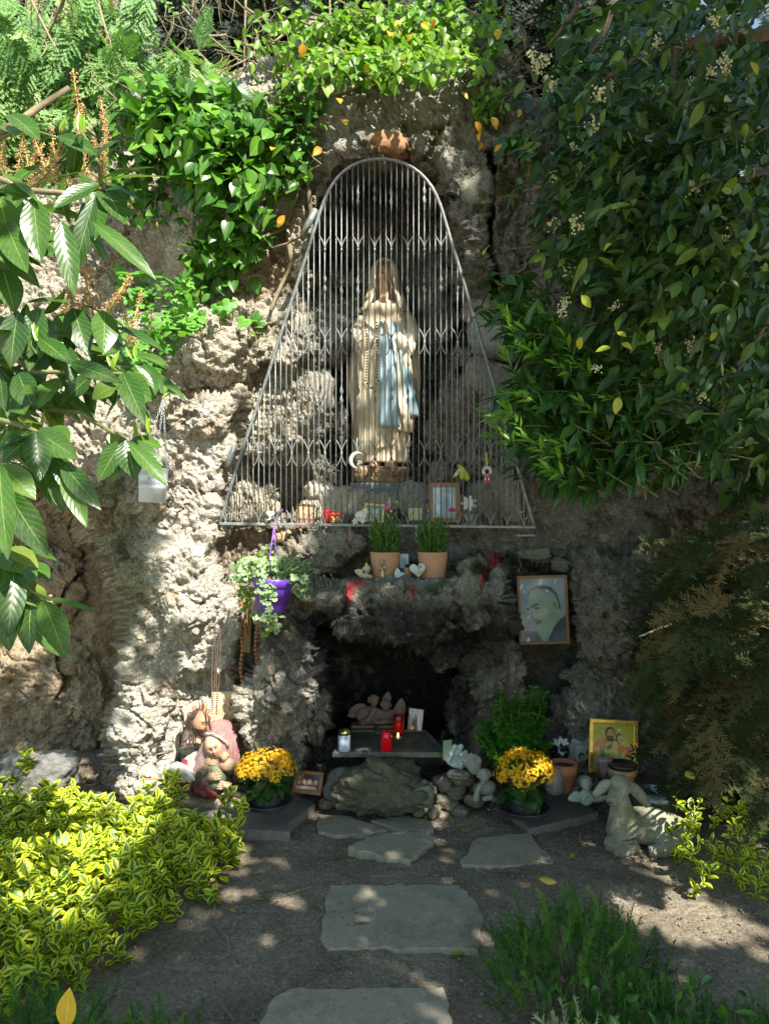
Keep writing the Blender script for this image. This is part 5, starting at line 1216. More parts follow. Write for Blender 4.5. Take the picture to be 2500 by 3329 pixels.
a = np.linspace(R(60), R(300), 22); part(t, 'crescent', tube([(math.cos(q)*.038*1, 0, math.sin(q)*.040) for q in a], [.002+.010*math.sin(math.pi*i/21) for i in range(22)], 10), plain('pink_plaster', (.60, .46, .42), .6, var=.15), rot=(0, R(25), 0)); blob(t, 'flower_relief', [ball(.008, 8, 6, c=(.008+rng.uniform(-.012, .014), -.004, -.014+rng.uniform(-.014, .010))) for _ in range(9)], plain('plaster_flowers', (.60, .58, .48), .7), .003, 1)
part(t, 'cord', tube([(-.004, 0, .038), (-.006, 0, .09), (-.004, 0, .12)], .0012, 5), mwhite)
t = thing('red_lantern', 'red glass grave lantern standing behind the left part of the gate', 'lantern', tuple(W(1062, 1700, 4.23))); part(t, 'glass', xf(lathe([(.018, 0), (.022, .01), (.024, .04), (.022, .066), (.014, .076)], 20)), plain('ruby_glass', (.55, .008, .02), .1, var=.1, coat=.6)); 
t = thing('red_gold_shell', 'red and gold beaded ornament lying beside the red lantern', 'ornament', tuple(W(1094, 1676, 4.26))); part(t, 'beads', join(*[ball(.0065, 7, 5, c=(rng.uniform(-.035, .035), rng.uniform(-.01, .01), rng.uniform(-.035, .0))) for _ in range(70)]), plain('gold_beads', (.62, .42, .16), .4, var=.3)); part(t, 'red_cap', xf(ball((.042, .018, .014), 16, 8), (0, 0, .004)), plain('red_plush', (.5, .03, .02), .9))
def blossom(r=.018, petals=5, dep=.006):
    V = []; F = []
    for i in range(petals):
        a = 2*math.pi*i/petals; v, f = xf(ball((r*.36, dep*.5, r*.5), 8, 5), (math.sin(a)*r*.55, 0, math.cos(a)*r*.55), (0, a, 0)); F += [tuple(int(j)+len(V) for j in q) for q in f]; V += list(v)
    return np.array(V), F
t = thing('silk_flowers', 'cluster of small white silk flowers tied to the bottom rail', 'artificial flowers', tuple(W(1170, 1680, 4.08)))
for i in range(9): part(t, 'blossom', blossom(.019), mwfl, loc=(rng.uniform(-.03, .045), rng.uniform(-.012, 0), rng.uniform(-.03, .03)), rot=(rng.uniform(-.4, .4), rng.uniform(0, 6), rng.uniform(-.5, .5)))
for j, (px, py) in enumerate([(1500, 1704), (1270, 1700)]):
    pass
# little pendants that hang from the rail on the rock
mcord = plain('grey_cord', (.30, .28, .22), .9); mturq = plain('turquoise_beads', (.18, .42, .48), .3, var=.4, vscale=200)
t = thing('bead_bracelet', 'turquoise bead bracelet hanging from the rail over the altar', 'bracelet', tuple(W(1044, 1716, 4.10))); k = 4.10/FPX
a = np.linspace(0, 1, 22); loop_ = [( (.018*math.sin(q*2*math.pi))*(.4+q if q < .5 else 1.4-q)*1.2, -.004, -.035-.055*math.sin(q*math.pi)) for q in a]
part(t, 'beads', join(*[ball(.0048, 8, 6, c=c_) for c_ in loop_]), mturq); part(t, 'cord', tube([(0, 0, .06), (0, -.005, .01), (0, -.004, -.035)], .002, 5), mcord); part(t, 'tag', box(.008, .022, -.003, 0, -.055, -.01), plain('worn_plate', (.4, .38, .33), .6), False)
t = thing('pendant', 'small wooden cross and charm on cords below the rail', 'pendant', tuple(W(1134, 1704, 4.10))); part(t, 'cord', join(tube([(0, 0, 0), (0, -.004, -.06)], .0013, 4), tube([(.012, 0, -.0), (.008, -.004, -.03), (.006, -.004, -.045)], .0013, 4), tube([(.0, 0, -.01), (.012, -.004, -.02), (.006, -.004, -.04)], .0013, 4)), mcord); part(t, 'cross', join(box(-.002, .002, -.004, -.001, -.085, -.05), box(-.007, .007, -.0042, -.0008, -.066, -.061)), mwood, False); part(t, 'charm', prism([(0, -.055), (.014, -.055), (.007, -.038)], -.006, -.003), mpink, False)
t = thing('white_tassel', 'two thin white cords hanging between the potted plants', 'cord', tuple(W(1352, 1714, 4.08))); part(t, 'cord', join(tube([(0, 0, .01), (-.001, -.004, -.04), (.002, -.002, -.092)], .0016, 5), tube([(.003, 0, .01), (.006, -.004, -.04), (.013, -.002, -.090)], .0016, 5)), mwhite)
t = thing('bead_chain', 'thin beaded rosary hanging at the right end of the gate', 'rosary', tuple(W(1690, 1668, 4.08))); part(t, 'beads', join(*[ball(.0032, 6, 4, c=(.012*math.sin(q*1.2)*.5, 0, -q*.0125)) for q in range(28)], *[ball(.004, 6, 4, c=(-.006+.003*q, -.004, .006-.004*(q % 2))) for q in range(7)]), plain('olive_beads', (.30, .28, .16), .4))
# ================================================================ OFFERINGS ON THE ALTAR LEDGE
mterra = plain('peach_terracotta', (.47, .26, .155), .75, var=.14, vscale=22, bmp=.25, dirt=(.34, .24, .17)); msoil = plain('potting_soil', (.05, .035, .025), .95, vscale=90)
HERB = leafmat('herb_leaf', [(0, (0.05, 0.16, 0.02)), (.6, (0.08, 0.25, 0.025)), (1, (0.16, 0.36, 0.03))], rough=.45, trans=.35, veins=False)
mledge = stonemat((.22, .23, .18))
part(grotto, 'ledge', box(-.33, .33, -.135, .28, -.022, .0), plain('ledge_cement', (.15, .155, .115), .9, var=.4, vscale=20, bmp=1, bdist=.01, dirt=(.08, .09, .04)), False, bevel=.008, loc=W(1322, 1886, 3.98)-np.array([0, 4.2, 0]))
def herb_pot(label, px, d, flowers, lime=False):
    k = d/FPX; t = thing('potted_plant', label, 'potted plant', tuple(W(px, 1880, d)), group='matching peach clay pots on the altar')
    h = 86*k; r1 = 49*k; r0 = 40*k
    part(t, 'pot', lathe([(r0*.96, 0), (r0, .004), (r1*.985, h*.85), (r1, h-.006), (r1, h), (r1-.005, h), (r1-.008, h-.012), (r1*.8, h-.02)], 40), mterra)
    part(t, 'soil', xf(ball((r1*.9, r1*.9, .012), 20, 6), (0, 0, h-.016)), msoil)
    P = []; Dd = []; S2 = []; stv = []
    for i in range(80):
        a = rng.uniform(0, 6.3); rr_ = r1*.8*math.sqrt(rng.random()); b = np.array([rr_*math.cos(a), rr_*math.sin(a), h-.01]); H_ = rng.uniform(.10, .185)
        tip = b+np.array([math.cos(a)*.03*rng.random()+rng.normal()*.008, math.sin(a)*.02, H_]); pts = bez(b, b*.6+tip*.4+np.array([0, 0, .01]), tip, 6); stv.append(tube(pts, .0014, 4))
        for q in np.linspace(.1, 1, 13):
            P.append(b+(tip-b)*q); an = rng.uniform(0, 6.3); Dd.append((math.cos(an), math.sin(an), rng.uniform(.3, 1.3))); S2.append(rng.uniform(.5, 1.1)*(1.4-q*.6))
    P = np.array(P); foliage(t, 'leaf', [leaf(.032, .011, 3, .3, .3, 'lance')], P+np.array(t.location), basis(np.array(Dd), randdirs(len(P), (0, -.4, 1), .3)), np.array(S2), HERB, 200)
    part(t, 'stems', join(*stv), mgtwig, kind='stuff')
    for x_, z_, c_, kind_ in flowers:
        fx, fz = (x_-px)*k, (1880-z_)*k
        part(t, 'flower_stalk', tube(bez((fx*.5, 0, h), (fx*.8, -.02, h+.05), (fx, -.03, fz), 7), .0013, 5), mgtwig)
        if kind_ == 'daisy': part(t, 'flower', join(*[xf(ball((.0032, .0016, .010), 7, 5), (math.sin(q)*.010, math.cos(q*2)*.002, math.cos(q)*.0045), (0, q, 0)) for q in np.linspace(0, 2*math.pi, 15)[:-1]], ball((.005, .004, .003), 8, 5)), c_, loc=(fx, -.03, fz))
        else: part(t, 'bud', ball((.006, .006, .0065), 10, 7), c_, loc=(fx, -.03, fz))
    if lime: part(t, 'leaf', xf((leaf(.05, .028, 6, .3, .2)[0], [tuple(q) for q in leaf(.05, .028, 6, .3, .2)[1]]), (.03, -.035, h), (R(60), R(20), 0)), leafy[0].materials[0])
    return t
mmag = plain('magenta_petals', (.55, .09, .27), .6, var=.3); mcrim = plain('crimson_petals', (.38, .02, .08), .6, var=.3); mybud = plain('yellow_buds', (.60, .55, .04), .6); mgbud = plain('green_buds', (.30, .42, .06), .6)
herb_pot('left peach clay pot with bushy green herb and one pink daisy', 1253, 3.98, [(1256, 1650, mmag, 'daisy'), (1290, 1632, mybud, 'bud'), (1271, 1662, mybud, 'bud'), (1197, 1665, mybud, 'bud'), (1262, 1676, mgbud, 'bud'), (1216, 1690, mgbud, 'bud')])
herb_pot('right peach clay pot with tall green herb and a dark red daisy', 1406, 3.98, [(1468, 1658, mcrim, 'daisy'), (1412, 1636, mybud, 'bud'), (1441, 1650, mgbud, 'bud'), (1391, 1660, mgbud, 'bud'), (1420, 1682, mgbud, 'bud')], True)
# card behind the pots
t = thing('prayer_card', 'small pale blue card standing between the two clay pots', 'card', tuple(W(1314, 1824, 4.06)), (R(-6), 0, 0)); Paint(.046, .075, 20, 30, (.45, .60, .70)).ell(.5, .5, .25, .3, (.25, .4, .6)).poly([(0, 0), (1, 0), (.8, .3), (0, .2)], (.65, .72, .75), .05).build(t, 'print', mprint); part(t, 'backing', box(-.023, .023, .0005, .002, -.0375, .0375), mwhite, False)
# figurines on the ledge
mpuff = plain('peach_plaster', (.50, .40, .29), .75, var=.2, vscale=30, dirt=(.25, .2, .13)); mbronze = plain('tarnished_bronze', (.26, .22, .12), .5, .3, var=.35, vscale=40); mwp = plain('weathered_white_plaster', (.50, .56, .54), .75, var=.15, vscale=40, dirt=(.25, .28, .24)); mgreyst = plain('grey_cast_stone', (.26, .275, .23), .85, var=.25, vscale=40, bmp=.6, dirt=(.14, .16, .10))
def wing(cx, cy, cz, L, Wd, ang, mirror=1, nf=6, th=.006):
    """overlapping feathers fanned from a shoulder"""
    v = []
    for r_ in range(2):
        for i in range(nf):
            a = ang+mirror*(i-nf/2)*.20; l = L*(1-.08*i)*(1 if r_ == 0 else .6)
            v.append(xf(ball((Wd*.22, th, l*.5), 8, 6), (cx+math.sin(a)*l*.5, cy-r_*th*.8, cz+math.cos(a)*l*.5), (0, a, 0)))
    return v
def small_head(c, r, curls=True, seed=0):
    hv_, _ = head_vf(r*2.1, nu=28, nv=22); v = [xf(hv_, c)]
    if curls:
        rg = np.random.default_rng(seed)
        for _ in range(26):
            d_ = rg.normal(size=3); d_[1] = abs(d_[1])*.8-.2; d_[2] = abs(d_[2])*.9; d_ /= np.linalg.norm(d_); v.append(ball(r*.26, 7, 5, c=tuple(np.array(c)+d_*r*.85)))
    return v
t = thing('angel_figurine', 'peach plaster cherub bust with a yellow flower on its head', 'figurine', tuple(W(1190, 1882, 3.93)), group='small figurines on the altar ledge'); k = 3.93/FPX
blob(t, 'figure', small_head((.004, 0, .048), .022, True, 1)+[ball((.022, .016, .014), 12, 8, (.0, 0, .014)), tube([(.018, -.01, .004), (.03, -.012, .012), (.018, -.014, .022)], .007, 8)]+wing(-.018, .004, .01, .055, .05, -.45, 1, 4), mpuff, .0024, 2)
part(t, 'flower', join(blossom(.008), tube([(0, 0, 0), (.002, 0, .03)], .0008, 4)), mybud, loc=(.002, -.004, .074))
t = thing('angel_figurine', 'bronze coloured angel figurine playing a violin before the left clay pot', 'figurine', tuple(W(1244, 1884, 3.90)), group='small figurines on the altar ledge')
blob(t, 'figure', [xf(lathe([(.020, 0), (.017, .02), (.012, .045), (.013, .062), (.006, .072)], 16))]+small_head((-.002, -.002, .082), .0135, False)+[ball((.016, .014, .010), 10, 7, (-.002, .001, .092)), tube([(-.012, 0, .062), (-.020, -.010, .048), (-.004, -.018, .050)], [.006, .005, .004], 8), tube([(.010, 0, .062), (.020, -.012, .060), (.022, -.016, .068)], [.006, .005, .004], 8), xf(ball((.007, .004, .014), 10, 7), (.012, -.018, .060), (0, R(-55), 0)), tube([(.0, -.016, .052), (.028, -.016, .078)], .0018, 6)], mbronze, .0022, 1)
t = thing('cherub_figurine', 'pale worn cherub lump on the front lip of the altar ledge', 'figurine', tuple(W(1262, 1900, 3.86)), group='small figurines on the altar ledge'); blob(t, 'figure', small_head((0, 0, .022), .018, True, 3)+[ball((.024, .018, .014), 12, 8, (0, 0, .0))], plain('crusty_plaster', (.40, .37, .30), .9, vscale=60, bmp=.8), .0024, 1)
t = thing('angel_wing_dish', 'white sleeping angel wing ornament between the clay pots', 'figurine', tuple(W(1298, 1882, 3.90)), group='small figurines on the altar ledge'); blob(t, 'figure', [ball((.030, .016, .010), 14, 8, (0, 0, .008)), xf(ball((.017, .013, .013), 12, 8), (.015, -.004, .016))]+wing(-.02, 0, .008, .050, .045, .75, 1, 5)+wing(-.006, -.004, .006, .040, .04, 1.2, 1, 4), mwp, .0024, 1)
t = thing('succulent_pot', 'tiny beige pot holding a dark green succulent', 'potted plant', tuple(W(1324, 1882, 3.95))); part(t, 'pot', lathe([(.018, 0), (.0185, .055), (.019, .058), (.016, .058), (.015, .05)], 24), plain('beige_clay', (.36, .28, .18), .7))
SUC = leafmat('succulent', [(0, (.06, .12, .03)), (1, (.10, .16, .04))], veins=False)
for i in range(22): a = i*2.4; q = i/22; v_ = leaf(.022, .014, 3, .5, -.3, 'obov'); o = part(t, 'leaf', (v_[0], v_[1]), SUC, attrs={'luv': v_[2]}, loc=(0, 0, .056), rot=(R(75-q*60), 0, a))
t = thing('heart_ornament', 'white stone heart with a carved rose leaning on the right clay pot', 'ornament', tuple(W(1358, 1852, 3.90)), (R(-8), R(-6), 0)); part(t, 'heart', heart_vf(.084, .024), plain('white_stone', (.52, .56, .50), .6, var=.12, dirt=(.3, .33, .25)))
mink = plain('grey_ink', (.12, .14, .14), .8); rose = [tube([(.012+.010*math.cos(q*2.3)*(1-q/7), -.0135, .012+.010*math.sin(q*2.3)*(1-q/7)) for q in np.linspace(0, 6, 30)], .0009, 4), tube([(.010, -.0135, .002), (.004, -.013, -.012), (-.006, -.011, -.024)], .0010, 4), tube([(.004, -.0132, -.010), (.014, -.0125, -.014), (.006, -.012, -.018)], .0008, 4)]
part(t, 'carved_rose', join(*rose), mink)

# ================================================================ HEARTH
mslabd = plain('sooty_slab', (.15, .155, .12), .75, var=.45, vscale=14, bmp=.6, bdist=.004, dirt=(.03, .03, .03))
hz = .285
t = thing('offering_slab', 'dark stone slab with waxy stains lying before the hearth', 'stone slab', (W(1268, 2450, 4.05)[0], 4.25, hz))
part(t, 'slab', slabz([(-.305, -.20), (.295, -.205), (.215, .19), (-.235, .19)], -.028, 0), mslabd, False, bevel=.004)
part(t, 'rim', join(box(-.22, .20, .170, .188, 0, .012), slabz([(.278, -.19), (.292, -.19), (.214, .175), (.200, .175)], 0, .010)), mslabd, False, bevel=.002)
def at(px, py, d): return tuple(W(px, py, d))
def candle(label, px, py, d, r, h, gm, wax=None, lid=None):
    t = thing('grave_candle', label, 'candle', at(px, py, d), group='candles on the dark slab')
    part(t, 'jar', lathe([(r*.92, 0), (r, .004), (r, h*.74), (r*.97, h*.80), (r*.80, h*.86), (r*.84, h*.90), (r*.84, h), (r*.78, h), (r*.76, h*.9)], 30), gm)
    if lid: part(t, 'lid', lathe([(r*.98, h*.80), (r*1.0, h*.82), (r*1.0, h*.95), (r*.86, h*1.0), (r*.5, h*1.05), (r*.1, h*1.06)], 30), lid); part(t, 'lid_band', lathe([(r*1.012, h*.80), (r*1.012, h*.90)], 30, False), plain('black_gold_band', (.03, .03, .02), .4, .3)); part(t, 'cross', join(*[box(x_-.001, x_+.001, -r*1.03, -r*1.0, h*.825, h*.875) for x_ in (-.010, .004)], *[box(x_-.003, x_+.003, -r*1.031, -r*1.0, h*.848, h*.854) for x_ in (-.010, .004)]), mgold, False)
    return t
ruby = plain('red_candle_glass', (.62, .004, .012), .14, var=.08, vscale=8, bmp=0, coat=.7, emit=(.5, .0, .01, .06))
mlid = plain('gold_lid', (.50, .42, .14), .3, .9, var=.15)
candle('white grave candle with a gold lid on the left of the dark slab', 1119, 2440, 4.07, .033, .108, plain('milky_plastic', (.60, .66, .80), .35, var=.05, bmp=0), lid=mlid)
candle('burning red glass candle standing at the front edge of the slab', 1256, 2440, 4.07, .029, .102, ruby)
t = candle('tall red glass candle standing behind beside the framed icon', 1296, 2384, 4.34, .031, .103, plain('red_candle_glass_upper', (.55, .012, .008), .2, var=.08, vscale=8, bmp=0, coat=.6)); part(t, 'rim', lathe([(.0315, .072), (.032, .098), (.029, .103)], 30, False), plain('dark_red_rim', (.20, .01, .006), .3))
t = thing('tealight', 'lit tealight burning right of the front red candle', 'candle', at(1294, 2404, 4.22)); part(t, 'cup', lathe([(.018, 0), (.0185, .014), (.017, .014), (.016, .010)], 24), plain('aluminium', (.6, .6, .62), .3, .9)); part(t, 'wax', lathe([(.0158, .009), (.0158, .0105)], 20), plain('warm_wax', (.7, .6, .45), .5))
part(t, 'flame', lathe([(.0005, .014), (.004, .018), (.0045, .023), (.0025, .031), (.0003, .037)], 12), plain('flame', (1, .6, .2), .5, bmp=0, emit=(1, .45, .08, 9)))
# winged relief
msand = plain('brown_sandstone', (.24, .165, .135), .85, var=.2, vscale=25, bmp=.5)
t = thing('angel_relief', 'brown cast relief of two winged children leaning together in the hearth', 'sculpture', at(1225, 2352, 4.52)); k = 4.52/FPX
blob(t, 'figures', small_head((-.018, -.01, .135), .036, True, 5)+small_head((.052, -.015, .108), .033, True, 6)+[ball((.085, .03, .055), 16, 10, (-.04, .01, .045)), ball((.07, .03, .045), 16, 10, (.06, .01, .04)), tube([(-.085, -.01, .01), (-.05, -.035, .03), (-.02, -.04, .08), (-.015, -.035, .10)], [.020, .018, .015, .013], 10), tube([(.11, -.01, .02), (.06, -.04, .025), (.02, -.045, .018)], [.018, .016, .012], 10)]
     +hand((.02, -.045, .02), (-.9, -.1, 0), (0, -1, 0), .045, .022)+wing(-.06, .02, .06, .12, .10, -1.05, 1, 7, .008)+wing(.035, .035, .115, .075, .07, 1.0, 1, 5, .008)+wing(.10, .02, .05, .11, .09, 1.1, 1, 6, .008), msand, .0035, 2)
part(t, 'base', box(-.15, .10, -.05, .05, -.018, .0), msand, False, bevel=.004)
t = thing('icon_print', 'small red edged icon of a dark robed figure leaning in the hearth', 'icon', at(1351, 2339, 4.42), (R(-10), R(4), R(-14))); 
pt = Paint(.082, .118, 50, 70, (.34, .34, .32)); pt.poly([(.3, 1), (.33, .55), (.42, .32), (.48, .2), (.56, .2), (.62, .35), (.72, .6), (.8, 1)], (.035, .04, .05), .01).ell(.52, .25, .07, .06, (.3, .25, .2)).line([(.75, .3), (.7, .7), (.78, .95)], (.6, .6, .55), .04).line([(.12, .2), (.2, .8)], (.6, .6, .55), .03, .7).grain(.5, 12, 8).build(t, 'print', mgloss, (0, -.0065, 0)); part(t, 'panel', box(-.045, .045, -.006, .006, -.063, .063), plain('red_edge', (.22, .03, .025), .5), False, bevel=.002)
# ================================================================ ROCKS AND FIGURES AT THE FOOT
def rock(label, px, py, d, rx, ry, rz, seed, c, rot=(0, 0, 0), nn_=70, gname=None, bl=.2):
    V, F = ball(1.0, nn_, nn_*2//3); q = np.abs(V)**(1/(1+bl)); V = np.sign(V)*q; Q = V+seed*3.1
    dd = fbm(Q, 1.3, 3, seed)*.35+(.45-worley(Q, 2.6, seed)[0])*.22+(.4-worley(Q, 6, seed)[0])*.10+fbm(Q, 9, 3, seed)*.05
    V = V*(1+dd)[:, None]*np.array([rx, ry, rz]); me = new_mesh('boulder', V, F, stonemat(c)); o = obj('boulder', me, None, W(px, py, d), rot); tag(o, label, 'rock', gname); return o
rock('lumpy mossy grey boulder supporting the dark slab at the centre foot', 1235, 2562, 3.90, .25, .15, .12, 3, (.12, .115, .078), bl=.3)
rock('knobbly stone ridge lying on top of the central boulder', 1250, 2500, 3.84, .10, .05, .035, 4, (.12, .118, .08), (0, R(28), 0), 40)
rock('flat slanted stone leaning on the central boulder from the left', 1105, 2560, 3.95, .08, .05, .09, 5, (.17, .175, .15), (0, R(35), 0), 36, bl=.6)
rock('broad rounded stone right of the central boulder', 1365, 2580, 3.86, .085, .08, .065, 6, (.22, .22, .165), (0, 0, 0), 40)
for i, (a, b, r_) in enumerate([(1330, 2610, .04), (1290, 2625, .035), (1200, 2625, .035), (1440, 2600, .05), (1410, 2640, .035), (1480, 2570, .05), (1470, 2620, .04), (1500, 2640, .035), (1360, 2640, .03), (1540, 2600, .045), (1560, 2560, .04), (1440, 2545, .05), (1500, 2530, .05), (1060, 2610, .035), (1150, 2620, .03), (1250, 2640, .03), (1080, 2570, .04)]):
    d_ = min(gz(b+18), 4.0); o = rock('knobbly rubble lump '+['under the left edge of the central boulder foot, middle one', 'in front of the boulder, just left of its middle', 'in front of the boulder, left of the middle one', 'large one right of the boulder and above the wide flagstone', 'behind the group of yellow leaves', 'right of the boulder below the angel plaque', 'below the plaque, nearer the path', 'between plaque and right paving slab, nearest the path', 'right foot of the boulder nearest the path', 'left of the chin-resting cherub, low', 'directly beneath the chin-resting cherub', 'against the right flank of the boulder', 'just under the white angel plaque', 'beside the brown picture frame', 'left foot of the boulder nearest the path', 'nearest the path at the centre of the boulder foot', 'wedged between picture frame and boulder'][i], a, b, d_, r_*1.2, r_, r_*.8, 10+i, (.19+.05*rng.random(), .18+.03*rng.random(), .14), (0, 0, rng.uniform(0, 3)), 22, 'rubble lumps round the boulder')
rock('oval flat stone beneath the white angel group', 1492, 2518, 3.90, .055, .04, .02, 40, (.22, .215, .16), (0, R(3), 0), 30)
rock('mossy boulder behind the variegated shrub on the far left', 120, 2530, 3.85, .19, .12, .12, 41, (.19, .18, .115), bl=.5)
rock('round stone at the left edge of the recess', 60, 2480, 4.15, .10, .07, .06, 42, (.38, .35, .28), nn_=36)
rock('small stone in the left recess mouth', 190, 2465, 4.25, .10, .05, .04, 43, (.38, .33, .27), nn_=30)
rock('pale base stone under the two painted busts', 690, 2612, 4.0, .26, .09, .045, 44, (.42, .36, .30), nn_=50, bl=.8)
# white-grey angel group on a shield plaque
t = thing('angel_plaque', 'pale group of small angels on a green-grey plaque right of the dark slab', 'sculpture', at(1478, 2462, 3.98), (R(-12), R(12), 0)); blob(t, 'plaque', [prism([(-.075, .07), (-.03, .085), (-.02, -.0), (-.01, -.05), (-.06, -.02)], -.006, .010)], plain('green_plaster', (.24, .30, .20), .8), .003, 1)
v = []
for (x_, z_) in ((-.012, .050), (.020, .058), (.050, .032), (-.022, .010), (.042, -.005)): v += [ball((.0150, .0135, .0160), 14, 10, (x_, -.014, z_))]+small_head((x_, -.012, z_), .0150, True, 4)+[ball((.015, .012, .024), 12, 9, (x_-.003, -.004, z_-.028)), tube([(x_-.008, -.01, z_-.016), (x_-.002, -.020, z_-.024), (x_+.006, -.018, z_-.014)], .004, 6)]
blob(t, 'angels', v+[ball((.040, .012, .036), 16, 10, (.014, -.002, .010)), ball((.020, .012, .030), 12, 9, (.016, -.010, .02)), ball((.045, .014, .018), 12, 8, (.02, 0, -.035))], mwp, .0026, 1)
# cherub resting its chin, next to the right flowers
t = thing('cherub_statue', 'grey stone cherub with pale face patches left of the right flower pot', 'figurine', at(1572, 2595, 3.80)); blob(t, 'figure', small_head((.0, -.02, .115), .036, True, 9)+[ball((.045, .035, .04), 14, 9, (.02, .02, .045)), tube([(-.04, -.02, .0), (-.035, -.03, .045), (-.018, -.04, .085)], [.017, .014, .012], 8), tube([(.05, -.01, .0), (.03, -.04, .02), (-.01, -.045, .012)], [.018, .015, .012], 8)]+wing(-.03, .05, .10, .14, .09, -.15, 1, 5, .008), mgreyst, .0035, 1)
# ================================================================ PORTRAIT IN ITS RECESS
t = thing('framed_portrait', 'wood framed portrait of a balding bearded man in the rock recess', 'picture frame', at(1764, 1982, 4.18), (R(-4), R(-1.6), 0), 'framed pictures left as offerings'); k = 4.18/FPX
w_, h_ = 164*k, 222*k; frame(t, w_, h_, 9*k, .022, mwood); part(t, 'backing', box(-w_/2+.006, w_/2-.006, .004, .010, -h_/2+.006, h_/2-.006), mdwood, False)
N1 = lambda pts: [((x-200)/1000, (y-530)/1340) for x, y in pts]
p_ = Paint(w_-16*k, h_-16*k, 170, 220, (.20, .29, .37))
p_.ell(.2, .1, .5, .4, (.19, .25, .29), op=.6, soft=.5)
p_.poly(N1([(240, 1640), (560, 1640), (600, 1720), (700, 1900), (240, 1900)]), (.06, .10, .17), .02)
p_.poly(N1([(380, 1100), (372, 960), (420, 840), (560, 735), (720, 740), (900, 800), (1040, 930), (1075, 1150), (1150, 1330), (1000, 1480), (930, 1580), (850, 1680), (720, 1800), (640, 1790), (590, 1680), (595, 1530), (520, 1450), (455, 1385), (440, 1330), (470, 1250), (435, 1190)]), (.24, .33, .28), .012)
p_.ell(.55, .4, .3, .35, (.31, .40, .31), op=.5, soft=.6).ell(.72, .62, .18, .25, (.22, .30, .20), op=.6, soft=.6)
p_.poly(N1([(370, 900), (400, 810), (480, 740), (600, 695), (760, 680), (900, 730), (1010, 850), (1060, 1000), (1095, 1200), (1040, 1190), (1035, 1060), (1000, 960), (900, 930), (760, 870), (700, 780), (560, 742), (430, 810), (395, 890)]), (.035, .05, .08), .012)
p_.poly(N1([(700, 790), (860, 800), (980, 900), (990, 980), (860, 930), (740, 880)]), (.22, .30, .33), .03)
p_.ell(*N1([(975, 1120)])[0], .062, .105, (.27, .33, .19)).ell(*N1([(965, 1110)])[0], .03, .06, (.15, .2, .14), soft=.3)
p_.line(N1([(445, 1140), (510, 1095), (590, 1090)]), (.03, .05, .06), .022).line(N1([(340, 1175), (400, 1185)]), (.03, .05, .06), .016).ell(*N1([(560, 1165)])[0], .045, .014, (.02, .03, .04)).line(N1([(500, 1150), (620, 1160)]), (.06, .08, .08), .008)
p_.line(N1([(470, 1250), (445, 1340), (520, 1390)]), (.12, .17, .12), .010).poly(N1([(470, 1400), (540, 1370), (640, 1420), (690, 1450), (600, 1480), (540, 1470)]), (.08, .12, .15), .012).line(N1([(540, 1480), (640, 1470)]), (.03, .05, .07), .014)
p_.poly(N1([(590, 1520), (700, 1500), (930, 1440), (960, 1520), (860, 1700), (720, 1800), (640, 1790), (590, 1680)]), (.24, .38, .30), .03, .85)
p_.poly(N1([(1195, 1320), (1060, 1410), (930, 1560), (850, 1710), (760, 1880), (1230, 1880)]), (.035, .05, .075), .012).poly(N1([(950, 1700), (1200, 1600), (1210, 1860), (850, 1870)]), (.07, .13, .2), .05, .7)
for a in ((300, 820, .01, .02), (670, 620, .025, .05), (1000, 610, .012, .045), (250, 700, .03, .05), (420, 1230, .01, .012), (390, 1340, .012, .035), (800, 800, .035, .02), (350, 1830, .035, .04)): p_.ell((a[0]-200)/1000, (a[1]-530)/1340, a[2], a[3], (.55, .60, .66), .4, .3)
p_.grain(.12, 10, 9).build(t, 'print', mgloss, (0, -.004, 0))
# ================================================================ CONES OF LEFT CORNER: painted busts
mred = plain('flaking_red_paint', (.20, .025, .03), .7, var=.4, vscale=40, dirt=(.45, .36, .30)); mcr = plain('cream_paint', (.52, .44, .30), .55, var=.12); mhair = plain('dark_hair_paint', (.05, .028, .018), .35, var=.4, vscale=60, bmp=.6, dirt=(.25, .22, .2))
t = thing('christ_bust', 'painted bust of a long-haired bearded man with a round cream halo', 'sculpture', at(655, 2500, 4.02), (0, 0, 0)); k = 4.02/FPX
def J(px, py, dy=0): return np.array([(px-655)*k, dy, (2500-py)*k])
part(t, 'halo', xf(lathe([(.0, 0), (.079, 0), (.083, .004), (.083, .012), (0, .014)][1:4], 40), sc=(1, 1, 1)), mcr, loc=J(643, 2334, .05), rot=(R(-80), 0, R(15)))
hal = Paint(.16, .16, 60, 60, (.70, .60, .40))
for q in range(8): a = q*.785+.3; hal.ell(.5+.33*math.cos(a), .5+.33*math.sin(a), .10, .10, (.62, .16, .10), soft=.2).ell(.5+.33*math.cos(a), .5+.33*math.sin(a), .05, .05, (.68, .35, .22), soft=.4)
V = np.stack([(hal.U-.5)*.155, hal.U*0, (.5-hal.V)*.155], -1).reshape(-1, 3); F = grid_faces(60, 60); c_ = V[F].mean(1); F = F[np.hypot(c_[:, 0], c_[:, 2]) < .076]
obj('halo_painting', new_mesh('halo_painting', V, F, mprint, True, {'Col': hal.C.reshape(-1, 3)}), t, J(643, 2334, .045)+np.array([0, -.011, 0]), (R(10), 0, R(15)))
hv, hc = head_vf(.125, (.40, .21, .12), (.35, .12, .09), (.06, .035, .02), beard=(.07, .035, .022)); part(t, 'face', hv, mface, attrs={'Col': hc}, loc=J(660, 2346, -.03), rot=(0, R(6), R(38)))
hl = []
